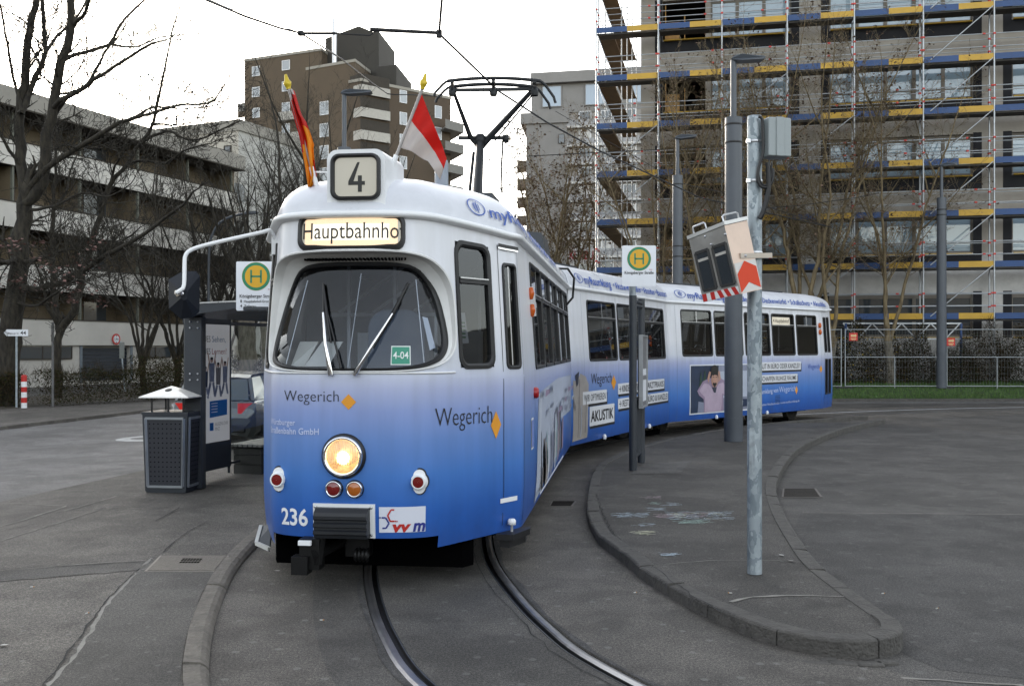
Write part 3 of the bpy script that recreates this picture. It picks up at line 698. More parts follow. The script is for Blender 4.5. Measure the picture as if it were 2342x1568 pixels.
# front passenger door in the tapered flank
fnA = lambda p, z, o=0: SA.pt(p, z, o)
d = MB()
def slab(mb, fn, p0, p1, z0, z1, o, mi=0, n=6):
    mb.grid(lambda p, z: fn(p, z, o), [p0 + (p1 - p0) * i / n for i in range(n + 1)], [z0 + (z1 - z0) * i / 8 for i in range(9)], mi)
door = d
for a, b in ((1.545, 1.552), (1.868, 1.876)): slab(door, fnA, a, b, .42, 2.83, .003, 0, 1)
slab(door, fnA, 1.545, 1.88, 2.815, 2.845, .02, 0, 3); slab(door, fnA, 1.545, 1.88, 2.815, 2.80, .018, 1, 3)
dr = door.build('door', [M_BLACK, M_CHROME], tram)
wd = window(SA, *doorw, r=.05, fw=.03, parent=dr)
mb = MB(); slab(mb, fnA, 1.672, 1.686, 1.80, 2.66, .006, 0, 1); mb.build('glazing_bar', M_ALU, dr)
mb = MB(); slab(mb, fnA, 1.50, 1.735, .615, .655, .006, 0, 3); mb.build('grab_strip', M_WLET, dr)
for q in mir(doorC): window(SCc, *q, r=.04, fw=.028)
for q in mir(doorCl): window(SCc, *q, r=.04, fw=.028)
mb = MB(); fnC = lambda p, z, o=0: SCc.pt(p, z, o)
for a in (-pc0 + .45, -pc0 + .04, -pc0 + .86): slab(mb, fnC, a - .006, a + .006, .42, 2.83, .003, 0, 1)
mb.build('door', M_BLACK, tram)

for sec, ps_ in ((SA, [SA.p_at(1.02), SA.p_at(7.2)]), (SB, [SB.p_at(.62), SB.p_at(2.38), SB.p_at(3.92), SB.p_at(5.58)]), (SCc, [-SCc.p_at(b_) for b_ in (.18, 2.67, 5.18, 6.62)])):
    for q_ in ps_: mb = MB(); mb.grid(lambda p, z: sec.pt(p, z, .0025), [q_ - .003, q_ + .003], [.40, .6, .8, 1.2, 1.7, 2.3, 2.86], 0, False); mb.build('panel_seam', mat('seam_grey', (.13, .15, .2), .6, var=0), tram)
# ---- visor recess, windscreen
TH = [2 * pi * i / 120 for i in range(120)]
mb = MB(); O = [O_out(t) for t in TH]; Wn = [W_out(t) for t in TH]
rows = []
rows.append([SA.pt(p * 1.012, WZ + (z - WZ) * 1.02, .004) for p, z in O]); rows.append([SA.pt(p, z, .022) for p, z in O]); rows.append([SA.pt(p * .985, WZ + (z - WZ) * .985, .018) for p, z in O])
for f in (.25, .5, .75, 1.0):
    r_ = []
    for (p, z), (p2, z2) in zip(O, Wn):
        q = p + (p2 - p) * f; zz = z + (z2 - z) * f; r_.append(SA.pt(q, zz, rec(zz) * (f ** .8)))
    rows.append(r_)
for a, b in zip(rows, rows[1:]): mb.strip(a, b, 0, True, closed=True)
mb.build('visor_surround', M_CREAM, tram)
mb = MB()
for i in range(30):           # ventilation slots under the visor
    p = -.46 + i * .92 / 29; z = 2.655
    a = SA.pt(p, z, -.09); b = SA.pt(p * .99, z - .004, -.155); mb.bar(a + Vector((0, 0, -.004)), b + Vector((0, 0, -.004)), .013, .016)
mb.build('ventilation_slots', M_DARKVOID, tram)
wsc = MB(); Wf = lambda s_, k=0: [SA.pt(p * s_, WZ + (z - WZ) * s_, rec(WZ + (z - WZ) * s_) + k) for p, z in Wn]
for a, b in ((( 1.015, -.01), (1.01, .02)), ((1.01, .02), (.975, .024)), ((.975, .024), (.955, .012)), ((.955, .012), (.95, -.02))): wsc.strip(Wf(*a), Wf(*b), 0, True, closed=True)
ws = wsc.build('windscreen', M_BLACK, tram)
mb = MB(); ks = [.965, .85, .7, .5, .3, .1]
for a, b in zip(ks, ks[1:]): mb.strip(Wf(a), Wf(b), 0, True, closed=True)
mb.add(Wf(.1), [tuple(range(120))], 0); mb.build('pane', M_WSCR, ws)
def wsp(p, z, k=0.0): return SA.pt(p, z, rec(z) + k)
# wipers
for nm, piv, mid, tp, bl, ex in (('l', (-.115, 1.735), (-.225, 2.23), (-.265, 2.47), ((-.27, 2.47), (-.14, 1.99)), ((-.04, 1.79), (-.185, 2.21))), ('r', (.075, 1.735), (.35, 2.22), (.48, 2.46), ((.49, 2.47), (.205, 1.95)), None)):
    mb = MB(); mb.tube([wsp(piv[0], 1.74, .03), wsp(*piv, .06), wsp((piv[0] + mid[0]) / 2, (piv[1] + mid[1]) / 2, .07), wsp(*mid, .05)], [.016, .019, .014, .009], 8)
    wp = mb.build('wiper', M_CHROME, tram)
    mb = MB(); mb.tube([wsp(*mid, .05), wsp(*tp, .03)], .007, 6); mb.tube([wsp(*bl[0], .03), wsp((bl[0][0] + bl[1][0]) / 2, (bl[0][1] + bl[1][1]) / 2, .035), wsp(*bl[1], .03)], [.009, .018, .009], 6)
    if ex: mb.tube([wsp(*ex[0], .03), wsp(*ex[1], .04)], [.011, .007], 6)
    mb.build('wiper_blade', M_BLACK, wp)
# belt moulding
mb = MB(); mb.tube([SA.pt(p / 50, 1.752, .004) for p in range(-75, 47)], .009, 6); mb.build('belt_moulding', M_WHITE, tram)
# cab inside
cab = MB()
dash = [(-.72, -.72), (-.6, -.9), (-.3, -1.0), (0, -1.02), (.3, -1.0), (.55, -.9), (.66, -.72), (.7, -.5), (-.8, -.5)]
cab.prism(dash, 1.1, 1.72, 0, lambda x, y, z: SA.W(x, y, z)); cab.build('dashboard', M_INT, tram)
mb = MB(); mb.prism(rrect(.52, .95, .16, 6), 0, .14, 0, lambda x, y, z: SA.W(.16 + x * (1 - .18 * max(0, y)), -.38 + z, 1.80 + y)); mb.build('driver_seat', mat('seat_blue_grey', (.045, .06, .085), .6, var=.1), tram)
mb = MB(); mb.box(SA.W(0, .95, 1.9), (2.2, .03, 2.0), -radians(6.7), 0)
for k_ in (-.55, -.1, .3, .72): mb.bar(SA.W(k_, .55, 1.2), SA.W(k_, .55, 2.8), .03, .03, 1)
for a_, b_ in ((-.75, -.1), (-.4, .25), (0, .65)): mb.bar(SA.W(a_, .9, 2.30), SA.W(b_, .92, 2.75), .035, .03, 1)
mb.box(SA.W(-.2, .93, 2.28), (1.3, .02, .035), -radians(6.7), 1); mb.box(SA.W(-.45, .9, 1.85), (.22, .02, .5), -radians(6.7), 1); mb.box(SA.W(.55, .9, 1.9), (.3, .02, .42), -radians(6.7), 1)
mb.build('cab_partition', [mat('cab_wall', (.05, .058, .075), .5, var=.3), mat('cab_rail_grey', (.55, .58, .62), .4, var=.1)], tram)
mb = MB()
for a_, b_ in ((-.62, -.06), (-.42, .14)):
    f_ = [wsp(p, z, -.06 - abs(p + .5) * .3) for p, z in ((a_, 1.80), (a_ + .20, 1.80), (a_ + .30, 2.0), (a_ + .13, 2.0))]
    mb.add(f_ + [q + SA.b * .03 for q in f_], [(0, 1, 2, 3), (4, 5, 6, 7), (0, 1, 5, 4), (1, 2, 6, 5), (2, 3, 7, 6), (3, 0, 4, 7)])
mb.build('inner_mirror', mat('mirror_cream', (.55, .52, .45), .35, var=.1), tram)
mb = MB()
for a_ in (-.56, .60): mb.tube([wsp(a_ - .03 * (1 if a_ < 0 else -1), 1.8, -.03), wsp(a_ + .05 * (1 if a_ < 0 else .3), 2.5, -.03)], .005, 5)
mb.tube([wsp(.0, 1.8, -.004), wsp(.04, 2.55, -.004)], .004, 5); mb.build('screen_wires', M_ALU, tram)
M_PAPER = mat('paper_sheet', (.62, .64, .68), .7, var=.03)
mb = MB(); f_ = [wsp(p, z, -.03) for p, z in ((.70, 1.93), (.775, 1.95), (.735, 2.19), (.665, 2.20))]; mb.add(f_, [(0, 1, 2, 3)])
f_ = [SA.pt(p, z, -.04) for p, z in ((1.03, 1.98), (1.16, 1.99), (1.13, 2.24), (1.03, 2.24))]; mb.add(f_, [(0, 1, 2, 3)])
for i in range(5): f_ = [SA.pt(p, z, -.036) for p, z in ((1.05, 2.03 + i * .03), (1.12, 2.03 + i * .03), (1.12, 2.045 + i * .03), (1.05, 2.045 + i * .03))]; mb.add(f_, [(0, 1, 2, 3)], 1)
mb.build('notice_paper', [M_PAPER, mat('print_green', (.12, .25, .15), .7, var=0)], tram)
# course number card
mb = MB()
def wquad(p0, p1, z0, z1, k, mi): mb.grid(lambda p, z: wsp(p, z, k), [p0 + (p1 - p0) * i / 3 for i in range(4)], [z0, z1], mi, False)
wquad(.345, .505, 1.815, 1.965, .006, 0); wquad(.353, .497, 1.823, 1.957, .008, 1)
put_text(mb, '4-04', lambda x, y: wsp(.425 + x, 1.865 + y, .011), .125, .055, 0, .01, align='c')
mb.build('course_card', [mat('card_white', (.7, .75, .73), .5, var=0), mat('card_green', (.03, .26, .17), .5, var=.05)], tram)

# ---- destination display
dz = lambda x, y, k=0: SA.pt(.006 + x, 2.822 + y, k)
mb = MB()
ro = lambda i: rrect(.905 - 2 * i, .235 - 2 * i, .07 - i * .5, 6)
ringmesh(mb, lambda p, z, o: dz(p, z, o), [(ro(-.005), -.005), (ro(0), .022), (ro(.022), .028), (ro(.034), .014), (ro(.034), -.008)], smooth=True)
db = mb.build('destination_display', M_BLACK, tram)
def glow(name, c0, c1, s0, s1, axis='X', pos=(.25, .5)):
    m = bpy.data.materials.new(name); m.use_nodes = True; t = m.node_tree; b = t.nodes['Principled BSDF']; b.inputs['Base Color'].default_value = (.35, .33, .28, 1); b.inputs['Roughness'].default_value = .25
    n = t.nodes.new('ShaderNodeTexNoise'); tc = t.nodes.new('ShaderNodeTexCoord'); n.inputs['Scale'].default_value = 3.0; t.links.new(tc.outputs['Object'], n.inputs['Vector'])
    r = t.nodes.new('ShaderNodeValToRGB'); r.color_ramp.elements[0].position = .3; r.color_ramp.elements[1].position = .7; r.color_ramp.elements[0].color = (*c0, 1); r.color_ramp.elements[1].color = (*c1, 1)
    t.links.new(n.outputs['Fac'], r.inputs[0]); t.links.new(r.outputs[0], b.inputs['Emission Color']); b.inputs['Emission Strength'].default_value = s0; return m
GLOWW = glow('lit_blind_warm', (1, .66, .36), (1, .68, .38), .17, 1); GLOWC = glow('lit_blind_core', (1, .89, .70), (1, .91, .72), .26, 1); GLOWP = glow('lit_blind_pale', (.82, .76, .60), (.85, .80, .66), .035, 1)
mb = MB(); xs = [-.425 + .85 * i / 24 for i in range(25)]; yz = [-.1, -.085, -.03, .05, .085, .1]
mb.grid(lambda x, y: dz(x, y, 0.007), xs, [-.092, -.055, -.02, .015, .05, .092], lambda x, y: 2 if abs(x) > .395 else 0 if abs(x) > .33 else 1 if abs(y) < .056 else 0, False)
mb.build('lit_blind', [GLOWW, GLOWC, GLOWP], db)
mb = MB(); put_text(mb, 'Hauptbahnhof', lambda x, y: dz(-.405 + x, -.045 + y, .011), .855, .105, 0, .004)
mb.build('lettering', M_INK, db)
# ---- number box on the roof
bx = thing
nb = MB(); rn = rrect(.475, .52, .085, 7)
nfn = lambda x, y, z: SA.W(x + .045, -1.065 + z, 3.265 + y)
nb.prism(rn, 0.0, .50, 0, nfn)
big = rrect(.475 + .0, .52, .085, 7)
o = nb.build('line_number_box', M_WHITE, tram)
mb = MB(); rf = lambda s_, r_: rrect(.40 - s_, .365 - s_, r_, 7); nf2 = lambda x, y, k: SA.W(x + .045, -1.065 - k, 3.305 + y)
ringmesh(mb, nf2, [(rf(-.004, .07), .002), (rf(0, .07), .03), (rf(.03, .06), .034), (rf(.055, .05), .02), (rf(.06, .05), .004)], smooth=True); mb.build('rubber_frame', M_BLACK, o)
mb = MB(); mb.add([nf2(x, y, .006) for x, y in rf(.05, .05)], [tuple(range(32))]); mb.build('lit_panel', GLOWP, o)
mb = MB(); mb.prism([(-.015 + .028 + .0, .115), (.032, .115), (-.018, -.035), (.018, -.035), (.018, .01), (.05, .01), (.05, -.035), (.075, -.035), (.075, -.065), (.05, -.065), (.05, -.12), (.018, -.12), (.018, -.065), (-.06, -.065), (-.06, -.035)], .007, .009, 0, lambda x, y, k: nf2(x, y + .0, k))
mb.build('numeral', mat('blind_numeral', (.02, .02, .018), .6, var=.1), o)
# ---- lamps
def ori(sec, p, tilt=0.0):
    n = sec.nrm(p); return n.to_track_quat('Z', 'Y').to_matrix()
hp = SA.pt(-.022, 1.10, 0); Mh = ori(SA, -.022)
mb = MB(); mb.lathe([(.178, -.02), (.178, .015), (.165, .03), (.158, .03)], hp, 40, Mh, 1); mb.lathe([(.160, .028), (.158, .05), (.148, .06), (.136, .055), (.132, .035)], hp, 40, Mh, 0)
hl = mb.build('headlight', [M_CHROME, M_BLACK], tram)
M_REFL = mat('lamp_reflector', (.95, .62, .36), .3, .2, var=.4, scale=24, emit=.018)
mb = MB(); mb.lathe([(.134, .036), (.115, .021), (.08, .010), (.03, .006), (.001, .006)], hp, 40, Mh, 0); mb.build('reflector', M_REFL, hl)
M_BULB = mat('lit_bulb', (1, .80, .52), .3, var=0, emit=1.3)
mb = MB(); mb.lathe([(.001, .050), (.036, .046), (.054, .030), (.046, .012), (.001, .007)], hp + Vector((0, 0, -.012)), 20, Mh, 0); mb.build('bulb', M_BULB, hl)
M_LENS = glass('ribbed_lens', (.97, .93, .86), 1.2, .12, .04)
mb = MB(); mb.lathe([(.135, .036), (.09, .052), (.04, .060), (.001, .062)], hp, 40, Mh)
rb = MB()
for i in range(-9, 10):
    x = i * .0135; h = sqrt(max(0, .13 ** 2 - x * x)); c0 = Mh @ Vector((x, -h * .55, .047)) + hp; c1 = Mh @ Vector((x, h * .95, .047)) + hp; rb.tube([c0, (c0 + c1) / 2 + Mh @ Vector((0, 0, .014)), c1], .0036, 5)
mb.build('lens', M_LENS, hl); rb.build('lens_ribs', mat('lit_rib_glass', (.8, .58, .38), .15, var=.3, emit=.02), hl)
M_RLENS = mat('red_lens', (.16, .006, .006), .12, var=.08, spec=.8); M_OLENS = mat('amber_lens', (.38, .10, .008), .12, var=.08, spec=.8)
for p_, m_, nm in ((-.10, M_RLENS, 'tail_lamp'), (.068, M_OLENS, 'indicator_lamp')):
    c_ = SA.pt(p_, .843, 0); Mo = ori(SA, p_); mb = MB(); mb.lathe([(.072, -.01), (.072, .01), (.066, .014)], c_, 28, Mo, 1); mb.lathe([(.066, .012), (.064, .035), (.057, .04), (.052, .034)], c_, 28, Mo, 0)
    t_ = mb.build(nm, [M_CHROME, M_BLACK], tram); mb = MB(); mb.lathe([(.054, .033), (.03, .042), (.001, .044)], c_, 24, Mo); mb.build('lens', m_, t_)
for p_ in (-.60, .572):
    c_ = SA.pt(p_, .90, 0); Mo = ori(SA, p_ * .55); mb = MB()
    up = Vector((0, 0, 1)); sx = Mo @ Vector((1, 0, 0)); sx = Vector((sx.x, sx.y, 0)).normalized() if abs(sx.z) < .9 else SA.r; nn = Mo @ Vector((0, 0, 1)); sx = up.cross(nn).normalized()
    shp = []
    for i in range(40):
        a = 2 * pi * i / 40; r_ = .068 + .030 * max(0, abs(sin(a)) - .72) / .28 * .9; shp.append((r_ * cos(a), r_ * sin(a)))
    for s_, k0, k1, mi in ((1.12, -.03, .006, 1), (1.0, .006, .02, 0)):
        mb.prism([(x * s_, y * s_) for x, y in shp], k0, k1, mi, lambda x, y, z, c_=c_, sx=sx, nn=nn: c_ + sx * x + up * y + nn * z)
    nn2 = Vector((-SA.b.x, -SA.b.y, 0)); M2 = nn2.to_track_quat('Z', 'Y').to_matrix(); mb.lathe([(.062, -.05), (.058, .05), (.052, .058), (.044, .055)], c_ + nn * .01, 28, M2, 0)
    t_ = mb.build('marker_lamp', [M_WHITE, M_BLACK], tram); mb = MB(); mb.lathe([(.046, .054), (.001, .058)], c_ + nn * .01, 24, M2); mb.build('lens', M_RLENS, t_)
# side turn signal (two amber lenses on a chrome bar) and red button
tp = SA.p_at(1.0); mb = MB(); mb.bar(SA.pt(tp, 2.26, .02), SA.pt(tp, 2.55, .02), .03, .07); ts = mb.build('side_indicator', M_CHROME, tram)
for z_ in (2.32, 2.485):
    mb = MB(); c_ = SA.pt(tp, z_, .03); mb.lathe([(.001, -.07), (.024, -.055), (.036, 0), (.024, .055), (.001, .07)], c_ - SA.nrm(tp) * .012, 16); mb.build('lens', mat('amber_dome', (.55, .10, .01), .15, var=.05), ts)
rp = SCc.p_at(.22); mb = MB(); mb.bar(SCc.pt(-rp, 2.3, .02), SCc.pt(-rp, 2.6, .02), .03, .06); ts = mb.build('side_indicator', M_CHROME, tram)
for z_ in (2.36, 2.53): mb = MB(); mb.lathe([(.001, -.075), (.03, -.06), (.045, 0), (.03, .06), (.001, .075)], SCc.pt(-rp, z_, .03), 14); mb.build('lens', MATS['amber_dome'], ts)
mb = MB(); c_ = SA.pt(SA.p_at(.95), 1.51, 0); mb.lathe([(.055, 0), (.055, .03), (.04, .045), (.001, .048)], c_, 18, ori(SA, SA.p_at(.95))); mb.build('door_button', mat('red_button', (.35, .01, .015), .3, var=0), tram)
mb = MB(); pb = SA.p_at(.72); slab(mb, fnA, pb - .1, pb + .12, .98, 1.28, .004, 0, 2); slab(mb, fnA, pb - .08, pb + .10, 1.0, 1.26, .008, 1, 2); mb.build('service_flap', [M_WHITE, mat('flap_blue', (.2, .27, .6), .4, var=.05)], tram)
# ---- front plate with louvred buffer box
mb = MB(); slab(mb, fnA, -.27, .228, .458, .726, .014, 0, 8); 
ed = [fnA(-.27, .458, .014), fnA(.228, .458, .014), fnA(.228, .726, .014), fnA(-.27, .726, .014)]; bk = [fnA(-.27, .458, -.01), fnA(.228, .458, -.01), fnA(.228, .726, -.01), fnA(-.27, .726, -.01)]
mb.strip(ed, bk, 0, closed=True); pl = mb.build('front_plate', M_WHITE, tram)
mb = MB()
ux, uy = SA.r, -SA.b
def loc(x, k, z): return SA.W(x - .035, -1.14 - k * .8, z)
bxp = [(.0, .70), (.075, .695), (.12, .665), (.135, .64), (.135, .615), (.115, .605), (.115, .59), (.14, .58), (.14, .555), (.118, .547), (.118, .532), (.14, .522), (.14, .50), (.118, .49), (.11, .465), (.0, .46)]
a_ = [loc(-.20, k, z) for k, z in bxp]; b_ = [loc(.225, k, z) for k, z in bxp]
mb.strip(a_, b_); mb.add(a_, [tuple(range(len(a_)))]); mb.add(b_, [tuple(range(len(b_) - 1, -1, -1))]); mb.build('buffer_box', mat('buffer_rubber', (.009, .0105, .014), .45, var=.2), pl)
mb = MB()
for p_, z_ in ((-.25, .70), (.20, .70), (.20, .485), (-.25, .485)): mb.lathe([(.012, .0), (.012, .006), (.001, .009)], fnA(p_, z_, .014), 10, ori(SA, 0))
mb.build('bolts', M_STEEL, pl)
# ---- underside, coupler, step boards, bogies
def under(sec, w0, b0, b1, z0, z1, name):
    mb = MB(); mb.prism([(-w0, b0), (w0, b0), (w0, b1), (-w0, b1)], z0, z1, 0, lambda x, y, z: sec.W(x, y, z)); return mb.build(name, M_DARKVOID, tram)
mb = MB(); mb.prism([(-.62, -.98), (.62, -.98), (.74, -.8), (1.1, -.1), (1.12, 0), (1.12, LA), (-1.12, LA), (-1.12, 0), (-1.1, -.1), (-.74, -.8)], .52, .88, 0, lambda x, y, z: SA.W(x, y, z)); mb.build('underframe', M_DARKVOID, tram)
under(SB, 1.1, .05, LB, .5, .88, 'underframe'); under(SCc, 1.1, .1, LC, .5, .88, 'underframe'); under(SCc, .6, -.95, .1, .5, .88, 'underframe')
for sec, nm in ((SA, 'a'), (SB, 'b'), (SCc, 'c')):
    mb = MB(); mb.prism([(-1.15, 0), (1.15, 0), (1.15, sec.L), (-1.15, sec.L)], .885, .92, 0, lambda x, y, z: sec.W(x, y, z)); mb.build('floor', M_FLOOR, tram)
cp = MB(); cp.box(SA.W(-.27, -1.18, .34), (.16, .14, .24), -radians(6.7)); cp.box(SA.W(-.33, -1.24, .26), (.13, .12, .14), -radians(6.7)); cp.tube([SA.W(-.24, -1.25, .33), SA.W(-.1, -.6, .4)], .05, 8); cp.bar(SA.W(-.18, -1.2, .46), SA.W(-.2, -1.24, .26), .03, .05)
cp.box(SA.W(-.02, -.8, .36), (.2, .12, .22), -radians(6.7)); cp.box(SA.W(-.28, -1.3, .44), (.10, .03, .035), -radians(6.7), 1)
for i in range(4): cp.lathe([(.045, 0), (.06, .012), (.045, .024)], SA.W(.02 + i * .03, -1.02, .30), 12, (SA.r).to_track_quat('Z', 'Y').to_matrix())
cp.build('coupler', [mat('coupler_iron', (.004, .004, .0045), .5, .4, var=.2), M_WLET], tram)
sb = MB(); sb.prism([(1.02, -.34), (1.14, -.02), (1.25, .06), (1.26, -.04), (1.17, -.36)], .31, .36, 0, lambda x, y, z: SA.W(x, y, z)); sb.prism([(1.04, -.3), (1.14, -.02), (1.22, .03), (1.22, -.04), (1.13, -.32)], .24, .31, 0, lambda x, y, z: SA.W(x, y, z))
sb.build('folding_step', M_BLACK, tram)
sb = MB(); q_ = [(-.98, -.30, .40), (-1.10, -.26, .37), (-1.07, -.42, .25), (-.92, -.50, .22)]; vs = [SA.W(*q) for q in q_]; sb.add(vs + [v + Vector((.0, .03, -.03)) for v in vs], [(0, 1, 2, 3), (4, 5, 6, 7), (0, 1, 5, 4), (1, 2, 6, 5), (2, 3, 7, 6)], 0)
for a_, b_ in ((1, 2), (2, 3)): sb.bar(vs[a_], vs[b_], .03, .03, 1)
sb.build('folding_step', [M_DKGREY, mat('step_edge_white', (.55, .55, .52), .6, var=.2)], tram)
fg = MB()
fg.prism([(-.80, -.62), (.80, -.62), (.86, -.5), (-.86, -.5)], .13, .52, 0, lambda x, y, z: SA.W(x, y, z)); fg.build('front_shade_block', M_DARKVOID, tram)  # black block added to stand for the deep shade under the front
# lower skirt edge: white cap on door post
mb = MB(); c_ = SA.pt(1.62, .42, .05); mb.lathe([(.012, -.14), (.012, 0), (.036, 0), (.036, .035), (.026, .05), (.001, .052)], c_, 14); mb.build('post_cap', M_WLET, tram)
M_WHEEL = mat('wheel_steel', (.03, .028, .026), .5, .6, var=.3)
def bogie(c, ang):
    bv = Vector((sin(ang), cos(ang), 0)); rv = Vector((cos(ang), -sin(ang), 0)); W_ = lambda w_, b_, z_: Vector((c.x, c.y, 0)) + rv * w_ + bv * b_ + Vector((0, 0, z_))
    mb = MB(); mb.prism([(-.72, -1.25), (.72, -1.25), (.72, 1.25), (-.72, 1.25)], .32, .5, 0, lambda x, y, z: W_(x, y, z))
    for s_ in (-.76, .76): mb.bar(W_(s_, -1.2, .38), W_(s_, 1.2, .38), .1, .16); mb.bar(W_(s_, -.35, .12), W_(s_, .35, .12), .06, .1)
    bo = mb.build('bogie', M_DARKVOID, tram); Mw = rv.to_track_quat('Z', 'Y').to_matrix()
    for s_ in (-.52, .52):
        for q in (-.9, .9):
            mb = MB(); k_ = 1 if s_ > 0 else -1; mb.lathe([(.001, .05 * k_), (.10, .05 * k_), (.12, .02 * k_), (.26, .02 * k_), (.28, .05 * k_), (.33, .05 * k_), (.33, -.03 * k_), (.36, -.035 * k_), (.001, -.05 * k_)], W_(s_, q, .375), 24, Mw); mb.build('wheel', M_WHEEL, bo)
bogie(SA.W(0, 1.5, 0), radians(6.7)); bogie((SA.W(0, LA, 0) + SB.W(0, 0, 0)) / 2, radians(15.5)); bogie((SB.W(0, LB, 0) + SCc.W(0, LC, 0)) / 2, radians(35)); bogie(SCc.W(0, 1.5, 0), aC)
# ---- bellows between the sections
def bellows(s0, b0, s1, b1):
    prof = [(1.12, .55), (1.13, 1.5), (1.11, 2.4), (1.08, 2.95), (.95, 3.15), (.7, 3.26), (.3, 3.31)]; prof = prof + [(-w_, z_) for w_, z_ in reversed(prof)]
    mb = MB(); rows = []
    A_ = [s0.W(w_ * (1 if s0 is not SCc else -1), b0, z_) for w_, z_ in prof]; B_ = [s1.W(w_ * (1 if s1 is not SCc else -1), b1, z_) for w_, z_ in prof]
    n = 9
    for i in range(n):
        f = i / (n - 1); k = 1 + (.02 if i % 2 else -.03); ctr = None; row = [a.lerp(b, f) for a, b in zip(A_, B_)]; ctr = sum(row, Vector()) / len(row)
        rows.append([Vector((ctr.x + (q.x - ctr.x) * k, ctr.y + (q.y - ctr.y) * k, q.z)) for q in row])
    for a, b in zip(rows, rows[1:]): mb.strip(a, b)
    mb.build('bellows', mat('bellows_rubber', (.02, .02, .022), .7, var=.2), tram)
bellows(SA, LA - .05, SB, .05); bellows(SB, LB - .05, SCc, LC - .05)
# ---- seats and poles inside
def seats(sec, b0, b1):
    b = b0
    while b < b1:
        for s_ in (-.78, .78):
            mb = MB(); mb.prism(rrect(.8, .98, .1, 4), 0, .06, 0, lambda x, y, z: sec.W(s_ + x, b + z, 1.38 + y)); mb.prism([(-.38, -.42), (.38, -.42), (.38, 0), (-.38, 0)], 1.28, 1.38, 0, lambda x, y, z: sec.W(s_ + x, b + y, z)); so = mb.build('seat', M_SEAT, tram)
            mb = MB(); mb.tube([sec.W(s_ - .34, b + .03, 1.85), sec.W(s_ - .3, b + .03, 1.93), sec.W(s_ + .3, b + .03, 1.93), sec.W(s_ + .34, b + .03, 1.85)], .014, 6); mb.build('grab_rail', M_CHROME, so)
        b += .86
seats(SA, 2.2, LA - .5); seats(SB, .9, LB - .6); seats(SCc, 1.4, LC - .7)
mb = MB()
for sec in (SA, SB, SCc):
    b = 1.0
    while b < sec.L:
        for s_ in (-.42, .42): mb.tube([sec.W(s_, b, .92), sec.W(s_, b, 2.9)], .018, 6)
        b += 1.7
    for s_ in (-.42, .42): mb.tube([sec.W(s_, .5, 2.62), sec.W(s_, sec.L - .3, 2.62)], .014, 6)
mb.build('hand_rails', M_ALU, tram)
for p0, p1, z0, z1 in (sideB[1], sideC[2], sideC[0]):
    sec = SB if (p0, p1, z0, z1) == sideB[1] else SCc; sg = 1 if sec is SB else -1
    mb = MB(); mb.grid(lambda p, z: sec.pt(p, z, -.05), [sg * (p0 + .12), sg * (p0 + .55)], [z1 - .26, z1 - .06], 0, False); mb.build('notice_paper', M_PAPER, tram)
# side destination box in the second window of the rear section
q = sideC[1]; mb = MB(); mb.grid(lambda p, z: SCc.pt(p, z, -.045), [-q[1] + .10, -q[0] - .10], [q[3] - .31, q[3] - .06], 0, False)
mb.build('side_display', M_ALU, tram); sd_ = bpy.context.scene.objects['side_display']
mb = MB(); mb.grid(lambda p, z: SCc.pt(p, z, -.04), [-q[1] + .13, -q[0] - .13], [q[3] - .285, q[3] - .085], 0, False); mb.build('lit_blind', GLOWC, sd_)
mb = MB(); put_text(mb, '4 Hauptbahnhof', lambda x, y: SCc.pt(-q[1] + .16 + x, q[3] - .22 + y, -.036), q[1] - q[0] - .33, .10, 0, .012); mb.build('lettering', M_INK, sd_)
# ------------------------------------------------------------------ lettering and adverts on the tram
def surf(sec, p, z, k=.004): return lambda x, y: sec.pt(p + x, z + y, k)
def word(sec, body, p, z, w, cap, m, bold=0.0, slope=0.0, k=.005, shear=0.0, name='lettering'):
    mb = MB(); put_text(mb, body, lambda x, y: sec.pt(p + x, z + y + slope * x, k), w, cap, 0, bold, shear); return mb.build(name, m, tram)
def poly(sec, pts, m, k=.004, name='emblem'):
    mb = MB(); mb.add([sec.pt(p, z, k) for p, z in pts], [tuple(range(len(pts)))]); return mb.build(name, m, tram)
def diamond(sec, p, z, w, h): return poly(sec, [(p - w / 2, z), (p, z - h / 2), (p + w / 2, z), (p, z + h / 2)], M_ORANGE, .0045)
word(SA, 'Wegerich', -.538, 1.527, .475, .088, M_INK, -.012); diamond(SA, .016, 1.525, .122, .124)
word(SA, 'Würzburger', -.745, 1.335, .315, .046, M_PALE, .012); word(SA, 'Straßenbahn GmbH', -.75, 1.265, .525, .05, M_PALE, .012)
word(SA, '236', -.572, .545, .252, .13, M_WLET, .022)
word(SA, 'Wegerich', .70, 1.325, .69, .15, M_INK, -.012, -.012); diamond(SA, 1.44, 1.293, .14, .235)
# transport association board
mb = MB(); mb.grid(lambda p, z: SA.pt(p, z, .004), [.258 + .362 * i / 6 for i in range(7)], [.503, .704]); vb = mb.build('association_board', mat('board_white', (.66, .68, .76), .4, var=.02), tram)
mb = MB(); fv = lambda x, y: SA.pt(.258 + x, .503 + y, .007)
def vline(pts, w, mi):
    for (x0, y0), (x1, y1) in zip(pts, pts[1:]):
        dx, dy = x1 - x0, y1 - y0; l = sqrt(dx * dx + dy * dy); nx, ny = -dy / l * w / 2, dx / l * w / 2
        mb.add([fv(x0 + nx, y0 + ny), fv(x1 + nx, y1 + ny), fv(x1 - nx, y1 - ny), fv(x0 - nx, y0 - ny)], [(0, 1, 2, 3)], mi)
vline([(.12, .18), (.095, .18), (.068, .135), (.088, .09), (.122, .09)], .012, 0); vline([(.126, .09), (.134, .09)], .012, 0); vline([(.138, .09), (.144, .09)], .012, 0)
